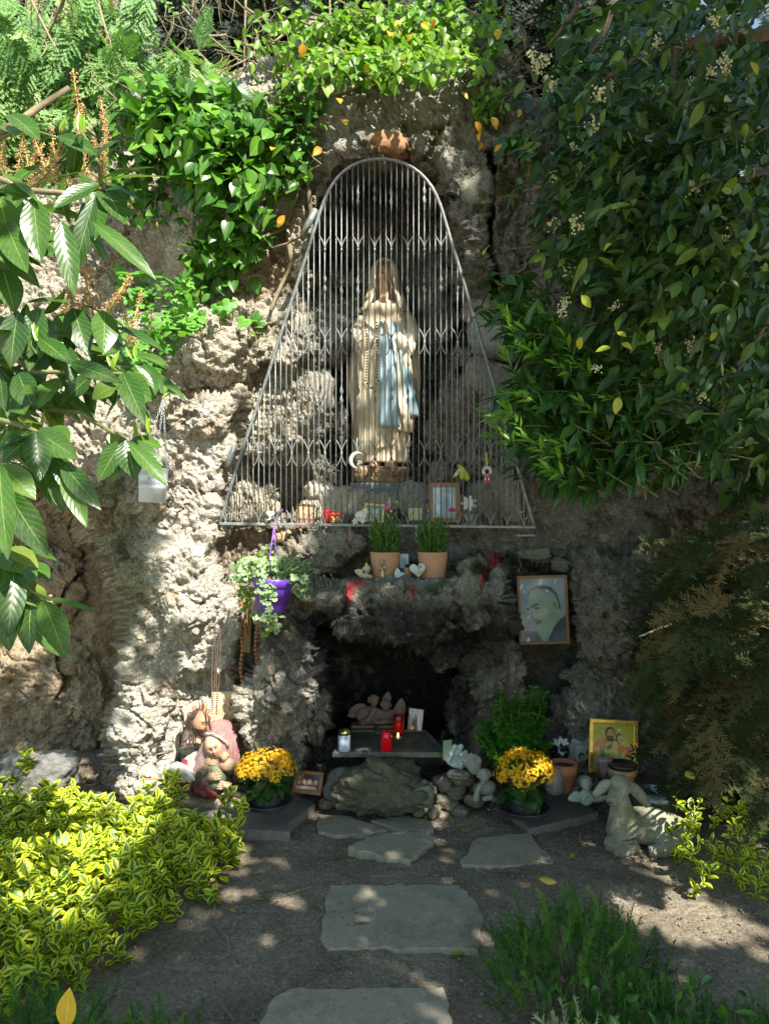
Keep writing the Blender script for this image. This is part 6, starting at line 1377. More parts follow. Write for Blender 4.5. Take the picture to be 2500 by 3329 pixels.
for q in range(30):
    a = q/29*2.6-1.9; r_ = .062; top_ = np.array([math.sin(a*.5)*.02, .01, .066]); hl.append(tube([J(657, 2346, -.02)+p2 for p2 in (top_, np.array([math.sin(a)*r_, -math.cos(a)*r_*.55+.012, .035]), np.array([math.sin(a)*r_*1.18, -math.cos(a)*r_*.4+.015, -.03]), np.array([math.sin(a)*r_*1.35+.006*math.sin(q), -.012*math.cos(a), -.085]), np.array([math.sin(a)*r_*1.5, -.03, -.115-.012*math.sin(q*2)]))], [.010, .014, .013, .011, .006], 8)) if not (-.2 < a < .72) else None
blob(t, 'hair', [h_ for h_ in hl if h_ is not None], mhair, .0035, 1)
blob(t, 'neck', [tube([J(655, 2385, -.01), J(650, 2410, -.01)], [.030, .034], 12)], mskin, .005, 2)
part(t, 'tunic', loft([ring(.105, .055, -.01, 0, -.08, 48, .03, 9, 0), ring(.10, .060, -.01, 0, .0, 48, .05, 9, .4), ring(.090, .058, -.008, 0, .05, 48, .05, 9, .8), ring(.06, .048, -.006, 0, .075, 48, .03, 9, 1), ring(.032, .034, -.004, 0, .090, 48)]), mcr)
part(t, 'red_mantle', loft([ring(.045, .05, -.068, -.018, -.10, 32, .12, 7, 0), ring(.050, .055, -.070, -.018, -.04, 32, .14, 7, .7), ring(.044, .050, -.070, -.016, .02, 32, .12, 7, 1.2), ring(.022, .030, -.066, -.010, .06, 32, .1, 7, 1.6)]), mred)
# woman's bust with a veil
t = thing('madonna_bust', 'weathered painted bust of a veiled woman with folded hands', 'sculpture', at(700, 2560, 3.96)); k = 3.96/FPX
def M_(px, py, dy=0): return np.array([(px-700)*k, dy, (2560-py)*k])
mveil = plain('dusty_rose_veil', (.27, .135, .13), .75, var=.3, vscale=30, bmp=.9, bdist=.004, dirt=(.34, .27, .23)); mgreen = plain('dull_green_paint', (.10, .125, .075), .7, var=.4, bmp=.8, dirt=(.28, .24, .18)); mskd = plain('dusty_skin', (.36, .235, .14), .65, var=.25, bmp=.6, dirt=(.30, .23, .16))
rr = []
for py, xl, xr, dep in [(2345, 705, 728, .010), (2352, 682, 748, .040), (2368, 668, 760, .058), (2390, 660, 767, .066), (2415, 654, 771, .068), (2440, 645, 773, .066), (2465, 632, 774, .064), (2490, 622, 770, .060), (2510, 612, 760, .055), (2530, 606, 735, .05), (2560, 602, 720, .045)]:
    rr.append(ring((xr-xl)/2*k, dep, ((xr+xl)/2-700)*k, .03, (2560-py)*k, 90, .02+.06*min(1, max(0, py-2400)/100), 15, py*.012))
part(t, 'veil', loft(rr[::-1]), mveil)
part(t, 'veil_border', tube([M_(a, b, c) for a, b, c in [(664, 2388, -.005), (676, 2378, -.036), (700, 2378, -.052), (722, 2388, -.050), (740, 2405, -.038), (746, 2424, -.028)]], .007, 8), plain('pearl_band', (.36, .30, .26), .6, var=.3, vscale=200))
part(t, 'pearls', join(*[ball(.0035, 7, 5, c=M_(a, b, c)) for a, b, c in [(666+q*4.6, 2386-14*math.sin(q*.16)+max(0, q-8)*3.2, -.016-.045*math.sin(min(q, 14)*.2)) for q in range(18)]]), plain('pearls', (.66, .62, .56), .4))
hv, hc = head_vf(.128, (.50, .33, .22), (.36, .12, .09), (.16, .09, .05)); part(t, 'face', hv, mface, attrs={'Col': hc}, loc=M_(699, 2421, -.022), rot=(R(8), R(-20), R(8)))
blob(t, 'neck', [tube([M_(694, 2450, -.015), M_(690, 2480, -.015)], [.030, .036], 12)], mskd, .005, 2)
part(t, 'dress', loft([ring(.075, .062, -.03, .0, .0, 48, .05, 9), ring(.085, .066, -.02, 0, .05, 48, .06, 9, .5), ring(.075, .06, -.012, 0, .10, 48, .06, 9, 1), ring(.045, .045, -.012, 0, .125, 48)]), mgreen)
blob(t, 'hand', [tube([M_(676, 2530, -.055), M_(684, 2515, -.066)], [.020, .018], 10)]+hand(M_(684, 2515, -.068), (.85, -.15, .25), (0, -1, 0), .088, .040, .18), mskd, .003, 1)
blob(t, 'hand', hand(M_(672, 2506, -.055), (.25, -.1, 1), (0, -1, 0), .06, .03, .25), mskd, .003, 1)
blob(t, 'child', small_head((M_(736, 2452, -.045)), .026, True, 12)+[ball((.045, .03, .035), 14, 9, M_(745, 2480, -.03))], mskd, .0035, 2)
part(t, 'sleeve', loft([ring(.062, .045, -.035, -.03, -.035, 40, .08, 7), ring(.058, .045, -.045, -.03, .0, 40, .1, 7, .6), ring(.035, .032, -.055, -.028, .035, 40, .08, 7, 1)]), mred, rot=(0, R(12), 0))
blob(t, 'lower_hand', hand(M_(760, 2545, -.045), (-.95, -.1, .08), (0, -1, 0), .09, .040, .15), plain('pale_flesh', (.42, .28, .18), .6), .003, 1)
# carved plank, bucket
t = thing('pyrography_plank', 'pale wooden plank with a burnt drawing of figures, leaning on the rock', 'wooden plaque', at(738, 2312, 4.12), (R(-6), R(-4), 0)); k = 4.12/FPX
pl = Paint(.150, .20, 90, 120, (.66, .50, .30)); r2 = np.random.default_rng(5)
for q in range(34):
    x0, y0 = r2.uniform(.08, .9), r2.uniform(.25, .8); pts = [(x0, y0)]
    for _ in range(5): pts.append((np.clip(pts[-1][0]+r2.normal()*.07, .03, .97), np.clip(pts[-1][1]+r2.normal()*.08, .18, .97)))
    pl.line(pts, (.20, .11, .05), .007, .85)
pl.line([(.25, .2), (.75, .9)], (.18, .1, .05), .012).ell(.45, .33, .06, .05, (.3, .18, .09), op=.7).ell(.62, .45, .05, .05, (.3, .18, .09), op=.7).grain(.12, 6, 11).build(t, 'drawing', mprint, (0, -.0065, 0)); part(t, 'plank', box(-.078, .078, -.006, .006, -.105, .105), plain('plank_wood', (.58, .42, .24), .6, var=.2), False, bevel=.002)
t = thing('brown_bucket', 'rusty brown metal cup behind the veiled bust', 'cup', at(766, 2432, 4.06)); part(t, 'cup', lathe([(.026, 0), (.030, .03), (.036, .10), (.040, .134), (.042, .138), (.038, .138), (.034, .10), (.026, .02)], 30), plain('rusty_brown', (.30, .13, .04), .45, var=.35, vscale=20, dirt=(.5, .35, .2)))
part(t, 'rim', tube([(math.cos(a)*.041, math.sin(a)*.041, .137) for a in np.linspace(0, 2*math.pi, 32, endpoint=False)], .0025, 6, True), plain('bright_brown', (.42, .2, .07), .4))
# white angel with wings + white bowl
mbw = plain('warm_white_plaster', (.44, .42, .385), .7, var=.08, vscale=40, bmp=.4)  # plain warm off-white of angel and bowl
t = thing('angel_figurine', 'white kneeling angel with folded wings left of the painted busts', 'figurine', at(572, 2562, 3.86), group='small figurines on the altar ledge'); blob(t, 'figure', small_head((-.030, -.035, .105), .022, True, 14)+[ball((.036, .03, .045), 14, 9, (-.020, -.01, .045)), tube([(-.05, -.02, .07), (-.058, -.04, .04), (-.035, -.05, .03)], [.012, .010, .008], 8)]+wing(.006, -.012, .125, .13, .075, 2.9, 1, 6, .010)+wing(-.01, .02, .125, .12, .07, 2.6, 1, 5, .010), mbw, .0032, 1)
del t['group']
t = thing('stone_bowl', 'white oval stone bowl half hidden by the variegated leaves', 'bowl', at(497, 2588, 3.78)); part(t, 'bowl', xf(lathe([(.05, 0), (.085, .015), (.098, .045), (.092, .066), (.080, .072), (.066, .066), (.05, .05)], 36), sc=(1, .6, 1)), mbw); part(t, 'rust_ring', tube([(.066*math.cos(a), .04*math.sin(a), .072) for a in np.linspace(.2, 2.9, 18)], .004, 6), plain('rust', (.42, .2, .08), .8))
# framed supper print
t = thing('framed_picture', 'brown frame with a dark print lying right of the left yellow flowers', 'picture frame', at(1002, 2544, 3.92), (R(-28), R(3), R(-10)), 'framed pictures left as offerings'); k = 3.92/FPX
frame(t, .150, .112, .018, .014, mwood); p_ = Paint(.118, .080, 60, 44, (.07, .02, .02)); p_.poly([(.0, .75), (.85, .72), (.95, .9), (0, .95)], (.45, .38, .28), .02)
for q in range(10): p_.ell(.1+q*.085, .5+.06*math.sin(q*2), .035, .16, [(.6, .58, .45), (.5, .12, .08), (.55, .4, .2)][q % 3], soft=.3)
p_.build(t, 'print', mgloss, (0, -.001, 0)); part(t, 'backing', box(-.070, .070, .001, .006, -.052, .052), mdwood, False)
# ================================================================ HANGING THINGS ON THE LEFT
# white bucket on chains
mtin = plain('white_tin', (.58, .60, .62), .4, var=.06, vscale=10, bmp=.1)
t = thing('tin_bucket', 'white tin flower bucket with faint lettering hanging on chains', 'bucket', at(498, 1578, 3.84), (0, R(2.5), 0)); k = 3.84/FPX
part(t, 'bucket', lathe([(.062, -.086), (.0655, -.083), (.0675, -.02), (.0705, -.016), (.0705, -.008), (.068, -.004), (.072, .076), (.0745, .082), (.0745, .086), (.071, .086), (.068, .07), (.062, -.07)], 48), mtin)
mlet = plain('grey_lettering', (.34, .35, .36), .5, var=.05)
for tx, z, sz in (('FLOWERS', .050, .026), ('&', .026, .020), ('GARDEN', .003, .026)):
    cu = bpy.data.curves.new('lettering', 'FONT'); cu.body = tx; cu.size = sz; cu.extrude = .0004; cu.align_x = 'CENTER'; cu.space_character = 1.15
    ob = bpy.data.objects.new('tmp', cu); COL.objects.link(ob); bpy.context.view_layer.update(); me = bpy.data.meshes.new_from_object(ob); bpy.data.objects.remove(ob)
    co = np.array([v.co[:] for v in me.vertices]); a = co[:, 0]/.071; rad = .0716+co[:, 2]+(z+co[:, 1])*.05; nv_ = np.stack([rad*np.sin(a), -rad*np.cos(a), z+co[:, 1]], 1)
    me.vertices.foreach_set('co', nv_.astype(np.float32).ravel()); me.materials.append(mlet); me.name = 'lettering'; me.update(); obj('lettering', me, t)
mch = plain('chain_steel', (.50, .52, .58), .35, .6)
hookp = np.array([(500-498)*k, .10, (1578-1292)*k])
for a, b in ((-.068, 0), (.030, -.062), (.055, .04)):
    e = np.array([a, b, .085]); L = np.linalg.norm(hookp-e); nl_ = int(L/.016); v = []
    for q in range(nl_):
        c0 = e+(hookp-e)*(q+.5)/nl_; lk = tube([(math.cos(w)*.0045, 0, math.sin(w)*.0095) for w in np.linspace(0, 2*math.pi, 12, endpoint=False)], .0013, 5, True); v.append(xf(lk, c0, (0, 0, q*1.4)))
    part(t, 'chain', join(*v), mch)
part(t, 'hook', tube([hookp, hookp+np.array([.0, 0, .02]), hookp+np.array([.008, .03, .04]), hookp+np.array([.012, .09, .035])], .0035, 7), plain('green_hook', (.3, .36, .12), .5))
# purple pots and their plants
mpur = plain('purple_plastic', (.155, .055, .50), .35, var=.1, vscale=8, bmp=.05)
t = thing('hanging_pot', 'bright purple plastic pot of variegated ivy hung on a purple ribbon', 'potted plant', at(884, 1983, 3.80)); k = 3.80/FPX; t.scale = (1.16, 1.16, 1.16)
part(t, 'pot', xf(lathe([(.056, 0), (.060, .003), (.082, .108), (.086, .110), (.092, .128), (.096, .150), (.092, .150), (.084, .12), (.07, .04)], 44), rot=(R(6), R(4), 0)), mpur)
part(t, 'soil', ball((.086, .086, .016), 20, 6, (0, 0, .138)), msoil)
ribc = plain('purple_ribbon', (.22, .10, .50), .5); part(t, 'ribbon', join(tube([(.0, -.03, .15), (.0, -.05, .24), (.012, -.01, .36), (.035, .09, .43)], .0028, 6), tube([(.06, .02, .15), (.018, -.02, .27), (.014, -.01, .36)], .0022, 6)), ribc)
part(t, 'pink_bow', join(*[ball((.016, .010, .012), 10, 7, tuple(np.array([-.058, -.03, .165])+rng.normal(size=3)*.007)) for _ in range(5)]), plain('dusty_pink', (.42, .12, .20), .7))
VIV = leafmat('variegated_ivy', [(0, (.06, .15, .05)), (1, (.12, .24, .08))], edge=(.26, .36, .17), vein=(.4, .48, .3), rough=.45, trans=.3)
P = np.vstack([np.stack([rng.uniform(-.14, .155, 150), rng.uniform(-.12, .03, 150), rng.uniform(.130, .225, 150)-.0], 1), np.stack([rng.normal(0, .016, 26)+.0, rng.uniform(-.115, -.09, 26), rng.uniform(-.06, .14, 26)], 1), np.stack([rng.normal(.135, .02, 22), rng.uniform(-.06, .02, 22), rng.uniform(.05, .17, 22)], 1), np.stack([rng.normal(.0, .03, 22), rng.uniform(-.08, .0, 22), rng.uniform(-.085, -.005, 22)], 1)])
foliage(t, 'leaf', [lobed(.024, 5, .4, 4, .2), lobed(.028, 3, .35, 4, .3)], P+np.array(t.location), basis(randdirs(len(P), (0, -.3, -.5), .7), randdirs(len(P), (.2, -1, .8), .35)), rng.uniform(.7, 1.15, len(P)), VIV, 200)
t = thing('trailing_succulent', 'bright green trailing plant with small round leaves left of the purple pot', 'potted plant', at(800, 1900, 3.9)); SUCG = leafmat('bright_sedum', [(0, (.12, .32, .02)), (1, (.24, .46, .04))], veins=False, trans=.4)
P = []; D_ = []; stv = []
for (x0, y0, x1, y1) in [(830, 1880, 845, 1790), (820, 1890, 815, 1840), (815, 1900, 770, 1850), (810, 1900, 775, 1930), (820, 1910, 790, 1990), (830, 1920, 800, 1975), (815, 1880, 790, 1880), (860, 1880, 870, 1770), (850, 1880, 890, 1790), (836, 1900, 780, 1960), (870, 2050, 862, 2060)]:
    a, b = W(x0, y0, 3.88)-np.array(t.location), W(x1, y1, 3.84)-np.array(t.location); stv.append(tube(bez(a, (a+b)/2+np.array([0, -.03, .01]), b, 7), .0022, 5))
    for q in np.linspace(.15, 1, 15): P.append(a+(b-a)*q+np.array([0, -.03*math.sin(q*3.1), 0])); D_.append(randdirs(1)[0])
P = np.array(P); foliage(t, 'leaf', [leaf(.024, .015, 4, .2, .2, 'obov')], P+np.array(t.location), basis(np.array(D_), randdirs(len(P), (.2, -1, .8), .4)), rng.uniform(.6, 1.2, len(P)), SUCG, 200); part(t, 'stem', join(*stv), mgtwig)
# big wooden rosary with crucifix
mbw2 = plain('orange_wood_beads', (.42, .16, .07), .35, var=.3, vscale=60); mcrs = plain('worn_cross_wood', (.25, .16, .07), .5, var=.3, vscale=25); mbras = plain('brass', (.55, .40, .12), .3, .8, var=.25)
t = thing('crucifix', 'large wooden crucifix with a small brass figure beneath the purple pot', 'crucifix', at(800, 2000, 4.16), (0, R(3), 0)); k = 4.16/FPX
part(t, 'upright', box(-.024, .024, -.008, .008, -.20, .105), mcrs, False, bevel=.002, loc=(.008, 0, 0)); part(t, 'crossbar', box(-.080, .095, -.0095, .0065, .010, .062), mcrs, False, bevel=.002)
blob(t, 'brass_figure', [ball((.009, .009, .011), 10, 7, (.008, -.018, .048)), tube([(.008, -.014, .036), (.006, -.018, .010), (.010, -.016, -.015)], [.010, .009, .008], 8), tube([(.008, -.014, .032), (.028, -.013, .042), (.048, -.010, .044)], [.005, .004, .003], 6), tube([(.006, -.014, .032), (-.014, -.013, .040), (-.032, -.010, .042)], [.005, .004, .003], 6), tube([(.006, -.015, -.012), (.000, -.022, -.045), (.004, -.014, -.085)], [.007, .006, .004], 7), tube([(.012, -.015, -.012), (.016, -.020, -.045), (.008, -.014, -.088)], [.007, .006, .004], 7)], mbras, .002, 1)
t = thing('wooden_rosary', 'long rosary of faceted orange wooden beads draped over the crucifix', 'rosary', at(800, 2000, 4.12))
me_b = new_mesh('bead', *lathe([(.003, -.010), (.009, -.004), (.009, .004), (.003, .010)], 6), mbw2, False)
path = [(783, 1960)]+[(785+3*math.sin(q*.8), 1975+q*14) for q in range(23)]; path2 = [(838+2*math.sin(q), 1960+q*13) for q in range(3)]+[(833+2*math.sin(q*.7), 2000+q*14) for q in range(19)]; path3 = [(795+3*math.sin(q), 1958+q*13) for q in range(9)]
for a, b in path+path2+path3: obj('bead', me_b, t, (W(a, b, 4.115)-np.array(t.location)), (0, rng.uniform(-.2, .2), rng.uniform(0, 3)))
part(t, 'string', join(*[tube([W(a, b, 4.12)-np.array(t.location) for a, b in p_], .0012, 4) for p_ in (path, path2, path3+[(786, 2200), (790, 2270)])]), mcord)
part(t, 'small_cross', join(*[xf(lathe([(.003, -.009), (.009, 0), (.003, .009)], 4), (x_, 0, z_), (0, r_, 0)) for x_, z_, r_ in [(0, 0, 0), (0, -.018, 0), (0, -.036, 0), (0, -.054, 0), (-.018, -.004, 1.57), (-.036, -.006, 1.57), (-.054, -.009, 1.57), (.016, 0, 1.57)]]), mbw2, False, loc=W(784, 2284, 4.08)-np.array(t.location))
# thin rosaries
mpal = plain('pale_brown_beads', (.34, .27, .18), .4, var=.4, vscale=200)
for lab, xs in (('slim rosary chain of dark beads hanging furthest left on the lit rock', (700, 690, 690)), ('slim rosary chain of dark beads hanging nearest the crucifix', (716, 704, 700))):
    t = thing('rosary', lab, 'rosary', at(xs[0], 2040, 3.86), group='slim rosaries on the lit rock'); v = []; ln = []
    for sg in (-1, 1):
        pts = [(xs[0]+sg*1+sg*4*math.sin(q*.09)+(xs[1]-xs[0])*q/40, 2040+q*7.2) for q in range(40)]; P = [W(a, b, 3.86)-np.array(t.location) for a, b in pts]; v += [ball(.0042, 7, 5, c=c_) for c_ in P]; ln.append(tube(P, .0009, 4))
    part(t, 'beads', join(*v), mpal if xs[0] < 700 else mbead); part(t, 'string', join(*ln), mcord)
# ================================================================ YELLOW KALANCHOES
mcharc = plain('charcoal_plastic', (.045, .05, .06), .45, var=.25, vscale=16, dirt=(.12, .12, .12)); KAL = leafmat('kalanchoe_leaf', [(0, (.02, .07, .02)), (1, (.05, .14, .03))], vein=(.12, .22, .08), rough=.3, trans=.2)
mkfs = [leafmat('kalanchoe_yellow', [(0, (.80, .36, .01)), (.5, (.82, .50, .012)), (1, (.80, .62, .03))], veins=False, rough=.55, trans=.25)]
def kfl():
    V = []; F = []; U = []
    for r_, n_, zz, rot_ in ((.0085, 6, 0, 0), (.006, 5, .0025, .5)):
        for i in range(n_):
            a = 2*math.pi*i/n_+rot_; b = len(V); w = r_*.42
            for (l, s) in ((.1, -.3), (.1, .3), (.75, 1), (1.1, 0), (.75, -1)):
                V.append((math.cos(a)*r_*l-math.sin(a)*w*s, math.sin(a)*r_*l+math.cos(a)*w*s, zz+.003*l)); U.append((.3, .5, 0))
            F.append((b, b+1, b+2, b+3)); F.append((b, b+3, b+4, b+4))
    return np.array(V), F, np.array(U)
V, F, U = kfl(); F = [tuple(dict.fromkeys(f)) for f in F]
mekf = [new_mesh('flower', V, F, mkfs[0], False, {'luv': U, 'rnd': np.zeros(len(V))})]
def kalanchoe(label, px, dpx, d, saucer_py, Rr, Hh, cz, seed):
    r3 = np.random.default_rng(seed); gz0 = EYE-(saucer_py-1664.5)/FPX*d
    t = thing('kalanchoe', label, 'potted plant', (W(px, 2600, d)[0], d, gz0), group='yellow kalanchoes either side of the path')
    part(t, 'pot', lathe([(.066, .006), (.070, .01), (.078, .06), (.082, .062), (.082, .080), (.077, .080), (.07, .05)], 36), mcharc); part(t, 'saucer', lathe([(.095, 0), (.112, .004), (.124, .026), (.127, .028), (.121, .028), (.107, .010), (.02, .008)], 44), mcharc); part(t, 'soil', ball((.075, .075, .01), 18, 6, (0, 0, .07)), msoil)
    P = []; D2 = []; N2 = []
    for i in range(95):
        a = r3.uniform(0, 6.3); P.append((math.cos(a)*.05*r3.random(), math.sin(a)*.05*r3.random(), .07+.06*r3.random())); D2.append((math.cos(a), math.sin(a), r3.uniform(-.5, .35))); N2.append((0, 0, 1))
    P = np.array(P); foliage(t, 'leaf', [leaf(.092, .055, 6, .25, .6, 'obov', .05), leaf(.08, .05, 6, .3, .9, 'obov', .08)], P+np.array(t.location), basis(np.array(D2), np.array(N2)+r3.normal(size=(95, 3))*.2), r3.uniform(.75, 1.15, 95), KAL, 100)
    n_ = 1150; hd = r3.normal(size=(85, 3)); hd[:, 2] = np.abs(hd[:, 2])*.9-.05; hd /= np.linalg.norm(hd, axis=1)[:, None]; hc_ = hd*np.array([Rr, Rr*.85, Hh])+np.array([dpx, -.015, cz])
    kk = r3.integers(0, 85, n_); off = r3.normal(size=(n_, 3)); off /= np.linalg.norm(off, axis=1)[:, None]; FP = hc_[kk]+off*.021; nrm = (FP-np.array([dpx, 0, cz-.05])); keep_ = (nrm[:, 1] < .09); FP = FP[keep_]; nrm = nrm[keep_]/np.linalg.norm(nrm[keep_], axis=1)[:, None]+off[keep_]*.7
    rot_ = basis(np.cross(nrm, r3.normal(size=nrm.shape)), nrm); sc_ = r3.uniform(.65, 1.0, len(FP)); o_ = np.argsort(FP[:, 1]); big = o_[:300]; rest = o_[300:]
    leaf_objects(t, 'flower', mekf, FP[big], rot_[big], sc_[big]); Vp, Fp, Up = V, np.array([f if len(f) == 4 else (*f, f[-1]) for f in F]), U
    Fq = [f for f in F if len(f) == 4]; me = scatter_mesh('flower_mass', [(V, np.array(Fq), U)], FP[rest], rot_[rest], sc_[rest], mkfs[0]); obj('flower_mass', me, t)['kind'] = 'stuff'
    part(t, 'stalks', join(*[tube([(0, 0, .08), tuple(c_*.6+np.array([0, 0, .04])), tuple(c_)], .002, 4) for c_ in hc_[::2]]), mgtwig, kind='stuff'); return t
kalanchoe('pot of golden yellow kalanchoe on the left paving slab, partly sunlit', 868, 0.0, 3.72, 2618, .128, .088, .175, 21)
kalanchoe('pot of golden yellow kalanchoe on the right paving slab in shade', 1703, 0.0, 3.70, 2640, .130, .105, .185, 22)
# ================================================================ RIGHT CORNER OFFERINGS
mclay = plain('terracotta', (.36, .135, .07), .75, var=.2, vscale=20, dirt=(.42, .25, .17))
t = thing('terracotta_pot', 'empty reddish terracotta pot behind the right yellow flowers', 'flower pot', at(1830, 2570, 3.78)); part(t, 'pot', lathe([(.044, 0), (.058, .085), (.066, .087), (.070, .138), (.064, .138), (.056, .10), (.04, .01)], 36), mclay); part(t, 'soil', ball((.056, .056, .01), 16, 5, (0, 0, .118)), msoil)
t = thing('glass_jar', 'clear dusty glass jar between the yellow flowers and the terracotta pot', 'jar', at(1800, 2580, 3.74)); part(t, 'jar', lathe([(.03, 0), (.045, .01), (.05, .06), (.042, .10), (.030, .118), (.034, .13), (.030, .13), (.02, .03)], 28), plain('dusty_glass', (.55, .58, .58), .15, trans=.75, var=.05, bmp=0))
t = thing('lantern_vase', 'black glossy urn with a white heart mark and white bow', 'vase', at(1818, 2470, 4.02)); k = 4.02/FPX
part(t, 'urn', lathe([(.026, 0), (.045, .012), (.054, .04), (.050, .066), (.034, .078), (.036, .084)], 36), plain('black_glaze', (.012, .013, .018), .08, var=.05, bmp=0, coat=.9)); part(t, 'heart_mark', xf(heart_vf(.024, .004), (0, -.053, .045), (0, 0, 0)), plain('silver_blue', (.45, .55, .62), .3, .3))
for q in range(7): a = q*.9; part(t, 'bow_loop', xf(ball((.010, .008, .026), 10, 6), (math.sin(a)*.022, -.02+.01*math.cos(a), .094+.010*abs(math.cos(a))), (R(20), a, 0)), plain('white_bow', (.52, .56, .62), .6))
t = thing('holy_family_picture', 'gold framed picture of a bearded man, woman and child on yellow ground', 'picture frame', at(1992, 2425, 3.95), (R(-7), R(3.2), 0), 'framed pictures left as offerings'); k = 3.95/FPX; w_, h_ = 158*k, 170*k
frame(t, w_, h_, 14*k, .020, mgold); part(t, 'backing', box(-w_/2+.006, w_/2-.006, .002, .008, -h_/2+.006, h_/2-.006), mdwood, False)
bd = [box(x_-.0022, x_+.0022, -.0145, -.009, z_-.006, z_+.006) for z_ in (h_/2-.011, -h_/2+.011) for x_ in np.arange(-w_/2+.012, w_/2-.01, .0075)]+[box(x_-.006, x_+.006, -.0145, -.009, z_-.0022, z_+.0022) for x_ in (-w_/2+.011, w_/2-.011) for z_ in np.arange(-h_/2+.022, h_/2-.02, .0075)]
part(t, 'gilt_beading', join(*bd), plain('bright_gilt', (.75, .60, .20), .25, .85, var=.2), False, kind='stuff')
p_ = Paint(w_-26*k, h_-26*k, 130, 150, (.42, .42, .05)); N2 = lambda pts: [((x-300)/810, (y-250)/860) for x, y in pts]
p_.poly(N2([(330, 640), (400, 540), (520, 510), (600, 600), (600, 700), (520, 760), (620, 1000), (400, 1110), (330, 800)]), (.50, .20, .07), .01)
for q in range(8): p_.line(N2([(350+q*32, 620-q*10), (335+q*34, 760)]), (.28, .10, .04), .008, .8)
p_.poly(N2([(330, 720), (430, 700), (450, 880), (380, 900), (325, 800)]), (.60, .34, .08), .01).poly(N2([(440, 710), (540, 760), (560, 900), (470, 920)]), (.05, .25, .20), .01)
p_.poly(N2([(800, 680), (900, 640), (1090, 650), (1090, 870), (860, 880), (790, 760)]), (.55, .13, .06), .01).poly(N2([(860, 450), (930, 480), (1000, 620), (1060, 660), (940, 690), (850, 640)]), (.50, .48, .14), .012)
p_.ell(*N2([(640, 440)])[0], .125, .14, (.05, .035, .03)).ell(*N2([(650, 460)])[0], .09, .12, (.46, .30, .12)).ell(*N2([(640, 545)])[0], .095, .065, (.05, .03, .03)).ell(*N2([(645, 530)])[0], .03, .012, (.4, .15, .1))
p_.ell(*N2([(835, 530)])[0], .10, .12, (.10, .06, .05), -.4).ell(*N2([(860, 550)])[0], .08, .10, (.58, .42, .20), -.4).line(N2([(830, 540), (855, 548)]), (.1, .06, .05), .01).line(N2([(880, 560), (900, 572)]), (.1, .06, .05), .01).ell(*N2([(868, 605)])[0], .02, .01, (.5, .12, .1))
p_.ell(*N2([(745, 620)])[0], .085, .085, (.09, .05, .03)).ell(*N2([(742, 650)])[0], .07, .085, (.56, .46, .18)).ell(*N2([(720, 645)])[0], .010, .008, (.05, .04, .03)).ell(*N2([(765, 645)])[0], .010, .008, (.05, .04, .03)).ell(*N2([(742, 700)])[0], .02, .008, (.45, .15, .1))
p_.poly(N2([(640, 770), (720, 750), (810, 770), (830, 860), (850, 1110), (620, 1110), (650, 900)]), (.55, .55, .18), .01).poly(N2([(530, 800), (560, 640), (600, 640), (600, 800), (620, 870), (560, 880)]), (.50, .40, .14), .01).poly(N2([(860, 870), (900, 790), (950, 740), (970, 770), (930, 850), (900, 910)]), (.52, .42, .15), .01).poly(N2([(560, 700), (680, 640), (680, 720), (590, 770)]), (.16, .10, .10), .01)
p_.ell(*N2([(820, 370)])[0], .04, .03, (.7, .72, .7)).ell(*N2([(470, 400)])[0], .03, .03, (.6, .6, .3)).ell(*N2([(500, 440)])[0], .02, .02, (.65, .62, .3)).line(N2([(440, 330), (520, 560)]), (.2, .2, .08), .008)
p_.grain(.12, 9, 15).build(t, 'print', mgloss, (0, -.002, 0))
t = thing('couple_photo', 'glossy photo print of a dark-haired couple beside the gold frame', 'photograph', at(1900, 2455, 4.0), (R(-5), 0, R(10))); Paint(.085, .10, 50, 60, (.30, .34, .32)).ell(.3, .55, .2, .2, (.03, .025, .02)).ell(.32, .62, .12, .14, (.35, .24, .18)).ell(.75, .42, .17, .16, (.02, .02, .02)).ell(.74, .5, .11, .13, (.34, .24, .17)).poly([(.5, 1), (.55, .7), (1, .62), (1, 1)], (.02, .02, .03), .01).poly([(0, 1), (.1, .8), (.5, .75), (.5, 1)], (.12, .08, .07), .01).build(t, 'print', mgloss); part(t, 'backing', box(-.043, .043, .0005, .003, -.05, .05), mwhite, False)
t = thing('paper_cone', 'crumpled pale green florist paper behind the black urn', 'wrapping paper', at(1880, 2430, 4.08)); part(t, 'paper', (np.array([(-.06, 0, -.06), (.0, -.02, -.06), (.06, 0, -.06), (-.05, .01, .0), (.005, -.015, .01), (.065, 0, .0), (-.03, 0, .05), (.02, -.01, .03), (.055, .005, .06)]), [tuple(q) for q in grid_faces(3, 3)]), plain('pale_green_paper', (.40, .46, .42), .7), False, solid=.002)
t = thing('striped_pot', 'brown ceramic pot with a black rim in front of the gold picture', 'flower pot', at(2022, 2560, 3.80)); part(t, 'pot', lathe([(.05, 0), (.058, .05), (.062, .066)], 36), mclay); part(t, 'glazed_band', lathe([(.066, .066), (.068, .07), (.068, .096), (.064, .098)], 36, False), plain('tan_glaze', (.42, .24, .10), .3)); part(t, 'rim', lathe([(.064, .098), (.070, .100), (.071, .120), (.066, .122), (.06, .11)], 36), plain('black_rim', (.02, .022, .022), .35))
t = thing('dried_flower_bowl', 'shallow bowl of twigs with a dark dried bloom and pink rose', 'bowl', at(1930, 2600, 3.76)); part(t, 'bowl', xf(lathe([(.05, 0), (.09, .02), (.105, .045), (.098, .045), (.05, .012)], 32), sc=(1, .7, 1)), mwp); part(t, 'twigs', join(*[tube(bez((rng.uniform(-.07, .07), rng.uniform(-.04, .04), .03), (rng.uniform(-.1, .1), -.03, .07), (rng.uniform(-.12, .1), rng.uniform(-.06, 0), rng.uniform(.03, .11)), 6), .0016, 4) for _ in range(34)]), mbark, kind='stuff')
